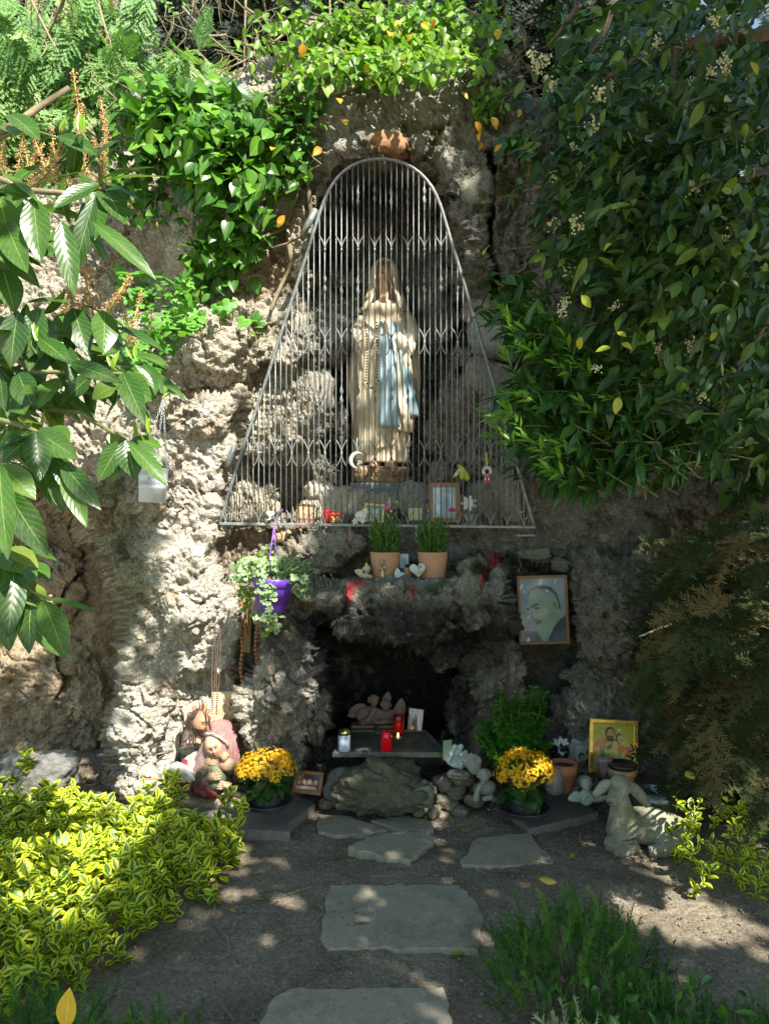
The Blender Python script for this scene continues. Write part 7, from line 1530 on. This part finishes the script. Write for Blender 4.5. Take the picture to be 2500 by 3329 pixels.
blob(t, 'dried_bloom', [ball(.008, 7, 5, c=tuple(randdirs(1)[0]*.022+np.array([.0, -.02, .082]))) for _ in range(50)], plain('dark_plum', (.055, .035, .05), .7), .003, 0); blob(t, 'pink_rose', [ball((.014, .012, .008), 9, 6, tuple(np.array([.062, -.035, .080])+randdirs(1)[0]*.014)) for _ in range(14)], plain('silk_rose', (.42, .05, .22), .6), .003, 0); part(t, 'dark_moss', xf(ball((.08, .05, .028), 18, 8), (0, 0, .04)), plain('moss_filling', (.05, .04, .03), .95, bmp=.9, bdist=.01))
t = thing('rose_bouquet', 'cellophane wrapped bundle in dull pink and blue beside the black rimmed pot', 'bouquet', at(1962, 2500, 3.84)); part(t, 'wrapping', loft([ring(.012, .012, 0, 0, -.05, 20), ring(.025, .02, 0, 0, 0, 20, .2, 7), ring(.042, .03, 0, 0, .045, 20, .25, 7), ring(.045, .03, .004, 0, .055, 20, .3, 7)]), plain('cellophane', (.26, .18, .20), .15, var=.5, vscale=30, coat=.5)); part(t, 'blue_ribbon', box(.012, .030, -.030, -.026, -.03, .04), plain('teal_ribbon', (.08, .20, .26), .4), False)
t = thing('white_stones', 'pale oval stone egg behind the dried bloom', 'stone', at(1898, 2538, 3.86)); part(t, 'egg', ball((.040, .03, .026), 18, 10), plain('pale_green_stone', (.45, .50, .42), .5))
t = thing('angel_bust', 'green-grey winged angel bust facing the path before the twig bowl', 'figurine', at(1905, 2612, 3.62)); blob(t, 'figure', small_head((0, -.01, .085), .026, False)+[ball((.028, .026, .028), 14, 9, (0, .0, .092)), ball((.035, .025, .04), 14, 9, (0, 0, .03)), tube([(.028, 0, .05), (.02, -.025, .03), (.0, -.03, .06)], [.013, .011, .009], 8), tube([(-.028, 0, .05), (-.02, -.025, .03), (.0, -.03, .06)], [.013, .011, .009], 8)]+wing(-.02, .012, .02, .065, .08, -1.1, 1, 5, .007)+wing(.02, .012, .02, .065, .08, 1.1, -1, 5, .007), plain('green_stone', (.25, .31, .25), .8, var=.25, dirt=(.13, .16, .11)), .003, 1)
t = thing('silver_bowl', 'dark ribbed metal bowl half hidden behind the lamb', 'bowl', at(2120, 2640, 3.72)); part(t, 'bowl', lathe([(.05, 0), (.085, .03), (.098, .07), (.085, .10), (.070, .112), (.066, .108), (.08, .07)], 60), plain('ribbed_metal', (.22, .24, .24), .3, .6, var=.3, vscale=80))
# lamb
mlamb, nt, p, out = ntree('weathered_lamb_stone'); nv_ = voro(nt, 120); c = mixc(nt, ramp(nt, nv_, [(0.1, 0), (0.6, 1)]), (.30, .285, .20), (.17, .17, .11)); c = mixc(nt, ramp(nt, noise(nt, 9, 4), [(.45, 0), (.65, .7)]), c, (.40, .39, .31)); nt.links.new(c, p.inputs['Base Color']); p.inputs['Roughness'].default_value = .9; nt.links.new(bump(nt, nv_, -1.0, .008, bump(nt, noise(nt, 90, 5), .5, .003)), p.inputs['Normal'])
t = thing('lamb_statue', 'mottled stone lamb lying down with drooping ears beside the picture corner', 'statue', at(2075, 2740, 3.52), (0, 0, R(-12))); k = 3.52/FPX
def Lm(px, py, dy=0): return np.array([(px-2075)*k, dy, (2740-py)*k])
blob(t, 'body', [ball((.165, .085, .085), 24, 14, Lm(2110, 2690, .03)), ball((.10, .085, .075), 20, 12, Lm(2175, 2705, .04)), tube([Lm(2030, 2700, -.01), Lm(2022, 2650, -.02), Lm(2018, 2600, -.03), Lm(2014, 2575, -.03)], [.085, .060, .042, .036], 16), ball((.050, .058, .050), 20, 12, Lm(2015, 2548, -.045)), tube([Lm(2010, 2556, -.07), Lm(1990, 2572, -.115), Lm(1978, 2582, -.140)], [.040, .030, .021], 14), tube([Lm(2020, 2725, -.03), Lm(1985, 2728, -.08), Lm(1972, 2730, -.07)], [.045, .038, .034], 12), tube([Lm(2060, 2735, -.05), Lm(2020, 2740, -.10), Lm(1990, 2742, -.11)], [.035, .030, .024], 12), tube([Lm(2180, 2720, -.03), Lm(2140, 2738, -.07), Lm(2100, 2742, -.075)], [.05, .034, .025], 12)], mlamb, .005, 3)
for sg, pts in ((-1, [(1992, 2536, -.05), (1962, 2552, -.06), (1934, 2580, -.06)]), (1, [(2040, 2536, -.05), (2072, 2566, -.06), (2100, 2602, -.065)])):
    P = [Lm(*q) for q in pts]; blob(t, 'ear', [tube([P[0], (P[0]+P[1])/2, P[1], P[2]], [.014, .027, .027, .015], 12)], mlamb, .004, 1)
for a, b, dy in ((2030, 2548, -.090), (1992, 2550, -.088)): part(t, 'eye', ball(.007, 10, 7, Lm(a, b, dy)), plain('dark_eye', (.03, .035, .02), .3))
part(t, 'nose', ball((.009, .005, .006), 10, 6, Lm(1975, 2578, -.158)), plain('dark_nose', (.05, .045, .035), .5))
# smooth-leaved green shrub between jamb and offerings
EUO = leafmat('glossy_shrub_leaf', [(0, (.03, .13, .015)), (.7, (.06, .22, .02)), (1, (.12, .32, .025))], vein=(.2, .35, .08), rough=.25, trans=.3)
t = thing('euonymus_shrub', 'fresh green glossy shrub growing against the right foot of the grotto', 'shrub', at(1660, 2560, 3.92)); P = []; D2 = []; N2_ = []; stv = []
for (tx_, ty_) in [(1625, 2268), (1730, 2245), (1770, 2262), (1690, 2290), (1650, 2370), (1600, 2390), (1575, 2360), (1710, 2380), (1740, 2330), (1620, 2330), (1660, 2300), (1590, 2430), (1640, 2440), (1700, 2440), (1750, 2400), (1760, 2300), (1610, 2460), (1720, 2300), (1680, 2350), (1560, 2400), (1770, 2350), (1780, 2430), (1650, 2420), (1730, 2460)]:
    b = W(1660+rng.normal()*15, 2520, 3.92); tip = W(tx_, ty_, 3.82+rng.uniform(-.06, .08)); stv.append(tube(bez(b-np.array(t.location), (b*.4+tip*.6)-np.array([0, 0, .03])-np.array(t.location), tip-np.array(t.location), 7), .003, 5))
    for q in np.linspace(0, .95, 13):
        c0 = tip+(b-tip)*q*.55
        for j in range(4): a = j*1.6+q*9+rng.normal()*.3; P.append(c0); D2.append((math.cos(a)*(.6+q), math.sin(a)*(.6+q), .5-q*1.0)); N2_.append((math.cos(a)*-.3, -.25, 1))
P = np.array(P); foliage(t, 'leaf', [leaf(.046, .032, 6, .25, .4, 'obov'), leaf(.040, .028, 6, .3, .2, 'obov')], P, basis(np.array(D2), np.array(N2_)), rng.uniform(.75, 1.2, len(P)), EUO, 300); part(t, 'stems', join(*stv), mgtwig, kind='stuff')
# ================================================================ FOREGROUND CHERRY LAUREL, LEFT EDGE
LB = leafmat('cherry_laurel_leaf', [(0, (0.025, 0.08, 0.012)), (.5, (0.045, 0.13, 0.017)), (.85, (0.085, 0.19, 0.025)), (1, (0.18, 0.25, 0.04))], vein=(0.32, 0.42, 0.12), rough=0.3, trans=0.35, veinw=.035, spots=True)
LBY = leafmat('fresh_bud', [(0, (0.22, 0.42, 0.03)), (1, (0.35, 0.52, 0.05))], rough=.3, trans=.4, veins=False)
cl_ = thing('cherry_laurel', 'cherry laurel branches with big glossy leaves reaching in from the left', 'shrub', (-1.6, 1.9, 0)); O0 = np.array([-1.6, 1.9, 0])
# leaves: base px,py -> tip px,py, width fraction, distance, roll
LL = [(330, 585, 495, 515, .24, 1.75), (335, 590, 545, 545, .24, 1.72), (330, 590, 470, 640, .2, 1.8), (322, 600, 175, 650, .3, 1.72), (335, 600, 400, 700, .6, 1.78), (310, 640, 232, 880, .32, 1.7), (320, 640, 300, 750, .5, 1.76), (300, 720, 500, 870, .3, 1.66),
      (290, 560, 100, 570, .16, 1.74), (110, 640, 125, 830, .46, 1.68), (100, 640, 0, 600, .3, 1.7), (20, 720, 70, 860, .5, 1.7), (0, 560, 130, 620, .2, 1.72), (200, 715, 240, 940, .36, 1.66), (260, 740, 150, 770, .3, 1.75), (0, 640, 30, 760, .5, 1.72), (30, 370, 120, 420, .4, 1.8), (0, 405, 50, 425, .4, 1.82), (120, 540, 40, 585, .3, 1.8),
      (190, 440, 310, 480, .3, 1.78), (10, 870, 50, 1000, .5, 1.74), (60, 1010, 30, 1180, .5, 1.72), (130, 1000, 90, 1150, .5, 1.75), (240, 1000, 280, 1130, .5, 1.78), (340, 1010, 345, 1130, .5, 1.75), (200, 1020, 260, 1100, .5, 1.8), (130, 1100, 220, 1160, .35, 1.72), (230, 1180, 380, 1230, .3, 1.7), (120, 1110, 30, 1160, .4, 1.76), (60, 1210, 100, 1320, .6, 1.74),
      (100, 1240, 40, 1330, .5, 1.78), (190, 1230, 120, 1310, .4, 1.75), (300, 1220, 200, 1300, .35, 1.76), (390, 1220, 480, 1290, .45, 1.7), (395, 1215, 485, 1240, .3, 1.75), (400, 1210, 460, 1355, .36, 1.68), (380, 1230, 330, 1210, .4, 1.78), (380, 1250, 300, 1290, .4, 1.75), (420, 1440, 545, 1565, .28, 1.64), (425, 1430, 530, 1500, .25, 1.7), (410, 1430, 440, 1545, .45, 1.66), (400, 1430, 320, 1560, .35, 1.7), (405, 1435, 370, 1560, .38, 1.72), (430, 1425, 520, 1440, .25, 1.74), (400, 1420, 350, 1440, .3, 1.76),
      (120, 1400, 235, 1480, .42, 1.62), (118, 1400, 130, 1550, .42, 1.6), (112, 1415, 0, 1490, .36, 1.62), (110, 1395, 0, 1440, .34, 1.64), (120, 1410, 170, 1620, .36, 1.66), (0, 1510, 110, 1600, .42, 1.55), (20, 1590, 145, 1798, .46, 1.5), (0, 1500, 10, 1800, .4, 1.5), (180, 1480, 265, 1620, .36, 1.62), (200, 1500, 310, 1640, .34, 1.6), (210, 1510, 270, 1690, .34, 1.62), (190, 1490, 200, 1650, .4, 1.66), (160, 1390, 220, 1420, .35, 1.66), (130, 1380, 70, 1360, .4, 1.68),
      (30, 1780, 120, 1830, .3, 1.6), (60, 1780, 185, 1800, .18, 1.62), (50, 1830, 30, 2060, .4, 1.58), (110, 1930, 75, 2110, .44, 1.6), (140, 1950, 215, 2120, .42, 1.58), (60, 1900, 140, 1960, .45, 1.64), (60, 1850, 100, 1880, .5, 1.66), (0, 1900, 30, 2110, .5, 1.56), (150, 1945, 310, 1968, .1, 1.62), (20, 1840, 0, 1950, .5, 1.6), (100, 1830, 160, 1875, .3, 1.68), (0, 1800, 60, 1840, .4, 1.62)]
me_l = {}
P = []; RT = []; SCL = []; meshes = []
for i, (x0, y0, x1, y1, wf, d_) in enumerate(LL):
    dz = rng.uniform(-.03, .03); a = W(x0, y0, d_+.02); b = W(x1, y1, d_-.03+dz); L = np.linalg.norm(b-a)
    Wd = min(.062, max(.018, wf*.135))
    v = leaf(L*1.02, Wd if wf > .2 else Wd*1.2, 10, .22, .22+.15*rng.random(), 'ell', .02)
    me = new_mesh('leaf', v[0], v[1], LB, True, {'luv': v[2], 'rnd': np.full(len(v[0]), 0.0)}); dr = (b-a)/L
    up = np.array([.25+rng.normal()*.35, -1.0, .75+rng.normal()*.3])
    if wf < .25: up = np.array([.1, -.35, 1.0])
    r_ = basis(dr[None], up[None]); leaf_objects(cl_, 'leaf', [me], a[None], r_, np.array([1.0]), O0)
# shaded leaves behind them
q = np.vstack([sample_poly([(-60, 980), (340, 990), (480, 1180), (480, 1300), (300, 1250), (120, 1330), (-60, 1350)], 120), sample_poly([(-60, 560), (300, 560), (330, 700), (150, 800), (-60, 900)], 50), sample_poly([(-60, 1700), (60, 1760), (90, 2000), (-60, 2060)], 22), sample_poly([(-60, 1330), (100, 1330), (100, 1500), (-60, 1600)], 20)]); P = Wn(q[:, 0], q[:, 1], rng.uniform(1.75, 2.1, len(q)))
foliage(cl_, 'leaf', [leaf(.125, .044, 6, .25, .35)], P, basis(randdirs(len(P), (.5, -.2, -.45), .5), randdirs(len(P), (.1, -.6, 1), .35)), rng.uniform(.65, 1.1, len(P)), LB, 170)
for pts, r0 in [([(-60, 470, 1.85), (60, 400, 1.85), (140, 340, 1.88), (225, 285, 1.9)], .012), ([(-20, 460, 1.85), (60, 425, 1.84), (130, 430, 1.83), (190, 448, 1.82)], .005), ([(-60, 560, 1.85), (100, 620, 1.82), (240, 630, 1.8), (340, 610, 1.78)], .009), ([(330, 600, 1.78), (322, 540, 1.78), (300, 480, 1.78), (260, 420, 1.78)], .005), ([(-60, 1100, 1.85), (120, 1210, 1.8), (260, 1210, 1.78), (400, 1215, 1.74)], .007), ([(150, 1330, 1.8), (260, 1340, 1.78), (340, 1390, 1.74), (410, 1430, 1.7)], .006), ([(-60, 1350, 1.75), (60, 1380, 1.68), (115, 1400, 1.64), (200, 1490, 1.64)], .007), ([(-60, 1750, 1.65), (40, 1840, 1.62), (100, 1920, 1.6), (150, 1945, 1.6)], .005)]:
    Pp = [W(*z)-O0 for z in pts]; part(cl_, 'branch', tube(Pp, np.linspace(r0, r0*.5, len(Pp)), 8), mtwig if r0 > .008 else mgtwig)
for x_, y_ in ((250, 400), (200, 405), (365, 1180), (440, 1150), (135, 1370), (105, 1400), (445, 1400), (485, 1395), (120, 1090), (275, 410)):
    for q in range(3):
        v = leaf(.045, .010, 6, .5, .1, 'lance'); me = new_mesh('bud_leaf', v[0], v[1], LBY, True, {'luv': v[2], 'rnd': np.zeros(len(v[0]))}); leaf_objects(cl_, 'bud_leaf', [me], W(x_+rng.normal()*4, y_+20, 1.74)[None], basis(np.array([[rng.normal()*.25, rng.normal()*.2, 1.0]]), np.array([[0, -1.0, .2]])), np.array([rng.uniform(.7, 1.1)]), O0)
part(cl_, 'trunk', tube([(-.35, .3, -.05), (-.3, .2, .8), (-.2, .1, 1.6), (-.1, 0, 2.1)], [.05, .045, .035, .02], 10), mbark)
# dried flower spikes
mspk = plain('dry_blossom', (.50, .29, .14), .8, var=.35, vscale=120); mspks = plain('spike_stalk', (.38, .42, .08), .6)
fl = []
for q in range(130):
    t_ = rng.random(); a = q*2.4; r_ = rng.uniform(.003, .013)*(1.15-t_*.6); b = np.array([math.cos(a)*r_, math.sin(a)*r_, t_*.13]); s1 = rng.uniform(.0012, .0028); fl += [xf(ball((s1, s1*.6, s1*1.3), 5, 3), b, tuple(rng.uniform(0, 3, 3))), tube([b*np.array([.1, .1, 1])-np.array([0, 0, .003]), b], .0005, 3)]
mesp = new_mesh('flower_spike', *join(*fl), mspk); mest = new_mesh('spike_stem', *tube([(0, 0, -.02), (0, 0, .06), (0, 0, .135)], [.0022, .002, .001], 5), mspks)
sp_ = [(x_, 610-abs(rng.normal())*18, 2.05) for x_ in range(0, 360, 27)]+[(250, 500, 1.95), (265, 430, 1.95), (340, 520, 2.0), (350, 470, 2.0), (170, 590, 2.1), (110, 600, 2.1), (230, 640, 2.0)]+[(200, 1040, 2.0), (235, 1020, 2.0), (270, 1020, 2.05), (300, 1000, 2.0), (330, 1030, 2.05), (360, 1000, 2.05), (180, 1080, 2.0), (290, 1060, 2.1), (420, 1110, 2.05), (440, 1130, 2.1)]
for x_, y_, d_ in sp_:
    o = obj('flower_spike', mesp, cl_, W(x_, y_, d_)-O0, (rng.normal()*.2, rng.normal()*.2+(.5 if y_ > 900 else 0), rng.uniform(0, 6)), rng.uniform(.8, 1.15)); obj('spike_stem', mest, o)
# ================================================================ VARIEGATED EUONYMUS
VE = leafmat('variegated_leaf', [(0, (.035, .11, .015)), (1, (.07, .19, .02))], edge=(.58, .62, .03), vein=(.3, .4, .05), rough=.38, trans=.35, veinw=.03)
VEl = [leaf(.048, .028, 6, .3, .15), leaf(.042, .025, 6, .4, .25), leaf(.054, .030, 6, .2, .1)]
def euonymus(label, loc, spots, maxobj=300):
    t = thing('variegated_shrub', label, 'shrub', loc, group='yellow and green variegated shrubs'); P = []; D2 = []; N2_ = []; stv = []
    for (x, y, z, n_) in spots:
        ln = randdirs(1, (.15, -.35, 1.3), .35)[0]; tip = np.array([x, y, z]); stv.append(tube([tip-ln*.03*n_-np.array(loc), tip-np.array(loc)], .0015, 4))
        a0 = rng.uniform(0, 6)
        for k in range(n_):
            c0 = tip-ln*.026*k; u = np.cross(ln, (1, .2, 0)); u /= np.linalg.norm(u); v = np.cross(ln, u)
            for sg in (0, math.pi):
                a = a0+k*1.57+sg; o_ = math.cos(a)*u+math.sin(a)*v; P.append(c0); D2.append(o_+ln*(.75-.22*k)); N2_.append(ln-o_*.3+np.array([.15, -.3, .2]))
    P = np.array(P); foliage(t, 'leaf', VEl, P, basis(np.array(D2), np.array(N2_)), rng.uniform(.65, 1.2, len(P)), VE, maxobj); part(t, 'stems', join(*stv), mgtwig, kind='stuff'); return t
def topz(px, py):      # mound height over the ground at that ray
    return 0
sp_ = []
for i in range(760):
    x, y = rng.uniform(-2.25, -.6), rng.uniform(2.25, 3.75)
    px_ = 1250+x/y*FPX
    edge = sdpoly(np.array([x]), np.array([y]), [(-2.4, 3.75), (-1.5, 3.75), (-1.0, 3.66), (-.70, 3.5), (-.63, 3.28), (-.70, 3.05), (-.84, 2.8), (-.96, 2.55), (-1.08, 2.35), (-1.2, 2.2), (-2.4, 2.2)])[0]
    if edge > 0: continue
    h = .34*min(1, -edge/.28)**.5*(0.75+.5*fbm(np.array([[x, y, 0]]), 2.2, 2, 900)[0]); h *= np.interp(y, [2.2, 2.9, 3.75], [.9, 1.0, .62])
    sp_.append((x, y, .05+h*rng.uniform(.72, 1.08), rng.integers(3, 6)))
    if rng.random() < .9: sp_.append((x+rng.normal()*.03, y-.02, .05+h*rng.uniform(.3, .7), 3))
euonymus('large bright yellow-edged euonymus mound filling the lower left corner', (-1.5, 3.0, 0), sp_)
sp_ = [(-1.02+rng.normal()*.05, 3.62+rng.normal()*.05, .12+rng.uniform(0, .22), 4) for _ in range(14)]+[(-.72+rng.normal()*.03, 3.55, .05+rng.uniform(.02, .30), 4) for _ in range(7)]+[(-1.75+rng.normal()*.04, 3.75, .2+rng.uniform(0, .18), 4) for _ in range(8)]
euonymus('thin upright variegated sprigs in front of the left paving slab', (-1.0, 3.6, 0), sp_, 200)
sp_ = [(1.25+rng.uniform(0, .42), 3.0+rng.uniform(0, .4), .05+rng.uniform(.0, .26), rng.integers(2, 5)) for _ in range(62)]
euonymus('straggly small variegated shrub in front of the stone lamb', (1.4, 3.2, 0), sp_, 250)
# ================================================================ LOW JUNIPERS AND SEEDLINGS IN FRONT
JUN = leafmat('juniper', [(0, (.05, .14, .025)), (.7, (.09, .25, .03)), (1, (.18, .36, .05))], rough=.5, trans=.25, veins=False)
def jspray(seed):
    r4 = np.random.default_rng(seed); V = []; F = []; U = []
    def quad(a, b, w):
        ax = b-a; s = np.cross(ax, (.3, 1, .2)); s = s/(np.linalg.norm(s)+1e-9)*w; n_ = len(V); V.extend([a-s, a+s, b+s*.4, b-s*.4]); U.extend([(.5, 0, 0)]*4); F.append((n_, n_+1, n_+2, n_+3))
        s2 = np.cross(ax, s); s2 = s2/(np.linalg.norm(s2)+1e-9)*w; n_ = len(V); V.extend([a-s2, a+s2, b+s2*.4, b-s2*.4]); U.extend([(.5, 0, 0)]*4); F.append((n_, n_+1, n_+2, n_+3))
    pts = [np.array([.01*math.sin(t*3), .13*t, .01*t*t]) for t in np.linspace(0, 1, 10)]
    for i in range(9):
        quad(pts[i], pts[i+1], .0013)
        for k in range(3):
            d0 = randdirs(1, (0, 1.3, .2), .6)[0]; q = pts[i]+d0*.028*(1-i/14); quad(pts[i], q, .0011)
            for j in range(3): d1 = randdirs(1, tuple(d0*1.4), .5)[0]; m_ = pts[i]+(q-pts[i])*(.3+.3*j); quad(m_, m_+d1*.012, .0009)
    return np.array(V), np.array(F), np.array(U)
jp = [jspray(1), jspray(2), jspray(3)]
def juniper(label, cx, cy, rx, ry, hh, n_, mat=JUN, sc=1.0):
    t = thing('juniper', label, 'shrub', (cx, cy, 0), group='low junipers in front'); a = rng.uniform(0, 6.3, n_); r_ = np.sqrt(rng.random(n_)); zz = rng.uniform(.15, 1, n_)*hh*(1-r_**2*.6)
    P = np.stack([cx+rx*r_*np.cos(a), cy+ry*r_*np.sin(a), zz], 1); D2 = np.stack([np.cos(a)*.6*r_, np.sin(a)*.6*r_, np.full(n_, .9)], 1)+rng.normal(size=(n_, 3))*.35
    foliage(t, 'spray', jp, P, basis(D2, randdirs(n_, (0, -1, .3), .5)), rng.uniform(.6, 1.1, n_)*sc, mat, 300)
    part(t, 'stems', join(*[tube(bez((0, 0, -.02), tuple((P[i]-np.array([cx, cy, 0]))*.5+np.array([0, 0, -.01])), tuple(P[i]-np.array([cx, cy, 0])), 5), .002, 4) for i in range(0, n_, 5)]), mbark, kind='stuff'); return t
juniper('feathery green juniper right of the large stepping stone', .60, 2.42, .26, .24, .26, 250)
juniper('lower part of the green juniper spreading toward the bottom right', .78, 2.14, .22, .18, .14, 110)
juniper('small dark juniper tuft at the bottom left edge', -.62, 2.05, .16, .10, .11, 90)
juniper('thin dark juniper behind the bottom left tuft', -.95, 2.15, .18, .14, .12, 80)
juniper('low juniper carpet along the bottom right edge', 1.15, 2.0, .40, .14, .15, 260)
PAL = leafmat('pale_dead_juniper', [(0, (.42, .48, .26)), (1, (.55, .55, .36))], rough=.6, trans=.2, veins=False)
juniper('sunlit pale dying juniper tip near the bottom stepping stone', .50, 2.06, .07, .06, .17, 26, PAL, 1.0)
SEED = leafmat('seedling_leaf', [(0, (.02, .08, .02)), (.6, (.05, .17, .03)), (1, (.12, .30, .03))], vein=(.15, .28, .08), rough=.3, trans=.3)
t = thing('laurel_seedlings', 'dark green broadleaf seedlings along the bottom right edge', 'ground plant', (1.0, 2.1, 0)); n_ = 150; P = np.stack([rng.uniform(.45, 1.55, n_), rng.uniform(1.95, 2.25, n_), rng.uniform(.03, .20, n_)], 1)
foliage(t, 'leaf', [leaf(.075, .035, 6, .3, .2), leaf(.09, .036, 6, .35, .3)], P, basis(randdirs(n_, (0, -.2, .4), .6), randdirs(n_, (0, -.5, 1), .4)), rng.uniform(.4, .75, n_), SEED, 150); part(t, 'stems', join(*[tube([(p_[0]-1, p_[1]-2.1, -.01), (p_[0]-1, p_[1]-2.1, p_[2])], .0016, 4) for p_ in P]), mgtwig, kind='stuff')
# ================================================================ FALLEN LEAVES, TWIGS, LITTER
FALL = leafmat('fallen_leaf', [(0, (.45, .26, .05)), (.5, (.55, .38, .05)), (1, (.50, .44, .08))], vein=(.6, .5, .2), rough=.6, trans=.15)
fm_ = [new_mesh('fallen_leaf', *leaf(.05, .030, 6, -.3, .5)[:2], FALL, True, {'luv': leaf(.05, .030, 6, -.3, .5)[2], 'rnd': np.zeros(35)})]
fsp = [(1130, 2808, 'on the bare earth between the flat stones'), (1460, 2665, 'left of a pair by the boulder foot'), (1490, 2655, 'nearest the boulder foot on the right'), (1512, 2690, 'standing upright by the right slab'), (1500, 2708, 'lying on the earth behind the wide flagstone'), (1385, 2655, 'touching the thin flagstone'), (1045, 2618, 'beside the brown picture frame'), (1885, 2732, 'right of the wide flagstone'), (1895, 2750, 'right of the flagstone, darker of two'), (2095, 2758, 'at the front foot of the stone lamb'), (1750, 2855, 'caught on top of the juniper'), (1510, 3105, 'green, by the corner of the large stone'), (2435, 2890, 'far right on sunlit earth'), (862, 2932, 'alone on the left of the path'), (760, 2975, 'brown, by the forked twig'), (710, 2948, 'hanging at the end of the forked twig'), (2230, 2505, 'caught in the fir needles'), (1560, 2700, 'between flagstone and paving slab'), (1865, 2780, 'small, right of the wide flagstone')]
for x_, y_, w_ in fsp:
    d_ = gz(y_) if y_ > 2600 else 2.9; p0 = W(x_, y_, d_)
    if w_.startswith('caught'): d_ = 2.35 if x_ < 2000 else 2.6; p0 = W(x_, y_, d_)
    else: p0[2] += .012
    tag(obj('fallen_leaf', fm_[0] if 'green' not in w_ else new_mesh('fallen_leaf', *leaf(.055, .034, 6, .1, .1)[:2], leafy[0].materials[0], True, {'luv': leaf(.055, .034, 6, .1, .1)[2]}), None, p0, (rng.uniform(-.3, .3), rng.uniform(-.3, .3), rng.uniform(0, 6)), rng.uniform(.8, 1.15)), ('green' if 'green' in w_ else 'yellow')+' fallen leaf '+w_.replace('green, ', ''), 'fallen leaf', 'fallen leaves')
v = leaf(.075, .042, 8, .25, .1); o = obj('fallen_leaf', new_mesh('fallen_leaf', v[0], v[1], YEL, True, {'luv': v[2], 'rnd': np.full(len(v[0]), .4)}), None, W(215, 3345, 1.55), (R(80), 0, R(-5))); tag(o, 'big yellow and brown leaf standing at the bottom left edge', 'fallen leaf', 'fallen leaves')
# bits of litter lying on the flat stones
bp = []
for pts_, top_ in SLABS:
    lo, hi = pts_.min(0), pts_.max(0); q = rng.uniform(lo, hi, (90, 2)); q = q[sdpoly(q[:, 0], q[:, 1], pts_) < -.02]; bp += [(a, b, top_+.002) for a, b in q]
bp = np.array(bp); LIT2 = leafmat('stone_litter', [(0, (.10, .08, .05)), (.6, (.24, .19, .11)), (1, (.45, .38, .22))], rough=.8, trans=.05, veins=False)
me = scatter_mesh('litter', [leaf(.010, .003, 2, .3, .3), leaf(.018, .0018, 2, .1, .5), leaf(.007, .005, 2, .3, .3)], bp, basis(np.stack([rng.normal(size=len(bp)), rng.normal(size=len(bp)), rng.normal(size=len(bp))*.1], 1), randdirs(len(bp), (0, 0, 2), .3)), rng.uniform(.5, 1.3, len(bp)), LIT2); tag(obj('stone_litter', me), 'sparse dry bits lying on the flat stepping stones', 'litter', kind='stuff')
# fine litter
n_ = 9000; x = rng.uniform(-1.2, 2.2, n_); y = rng.uniform(1.9, 4.0, n_); z = ground_z(x, y)+.007; P = np.stack([x, y, z], 1)
LIT_ = leafmat('litter', [(0, (.12, .09, .05)), (.6, (.28, .22, .12)), (1, (.48, .42, .26))], rough=.8, trans=.05, veins=False)
me = scatter_mesh('litter', [leaf(.010, .003, 2, .3, .3), leaf(.016, .0016, 2, .1, .5), leaf(.007, .005, 2, .3, .3)], P, basis(np.stack([rng.normal(size=n_), rng.normal(size=n_), rng.normal(size=n_)*.15], 1), randdirs(n_, (0, 0, 1.6), .4)), rng.uniform(.6, 1.4, n_), LIT_); tag(obj('leaf_litter', me), 'fine dry litter of scales and bits strewn on the earth', 'litter', kind='stuff')
n_ = 2600; x = rng.uniform(-1.2, 2.2, n_); y = rng.uniform(1.9, 4.1, n_); s_ = rng.uniform(.5, 1.6, n_)**2*.004; v0, f0 = ball(1, 5, 4); v0 = v0*np.array([1, .8, .6]); ff = np.array([f if len(f) == 4 else (*f, f[-1]) for f in f0 if len(f) == 4])
me = scatter_mesh('pebbles', [(v0, ff, np.zeros((len(v0), 3)))], np.stack([x, y, ground_z(x, y)+.004], 1), basis(randdirs(n_), randdirs(n_)), s_, plain('pebble', (.20, .18, .14), .9, var=.5, vscale=40)); tag(obj('pebbles', me), 'small crumbs of earth and grit on the path', 'pebbles', kind='stuff')
for i, (pts, r_, lab) in enumerate([([(705, 2930), (690, 3005), (740, 3060), (748, 3105)], .006, 'forked grey twig lying left of the large stepping stone'), ([(940, 2915), (1000, 2895), (1058, 2882)], .004, 'straight thin twig beside the corner of the large stone'), ([(665, 3180), (710, 3260), (760, 3329)], .003, 'long bent stem on the earth near the bottom edge'), ([(2300, 2620), (2450, 2590), (2520, 2560)], .005, 'bare twig lying under the fir at the right edge')]):
    P = []
    for a, b in pts: d_ = gz(b); q = W(a, b, d_); q[2] += .012; P.append(q)
    c0 = P[0]; o = obj('twig', new_mesh('twig', *tube([q-c0 for q in P], np.linspace(r_, r_*.5, len(P)), 6), mtwig), None, c0); tag(o, lab, 'twig', 'twigs on the ground')
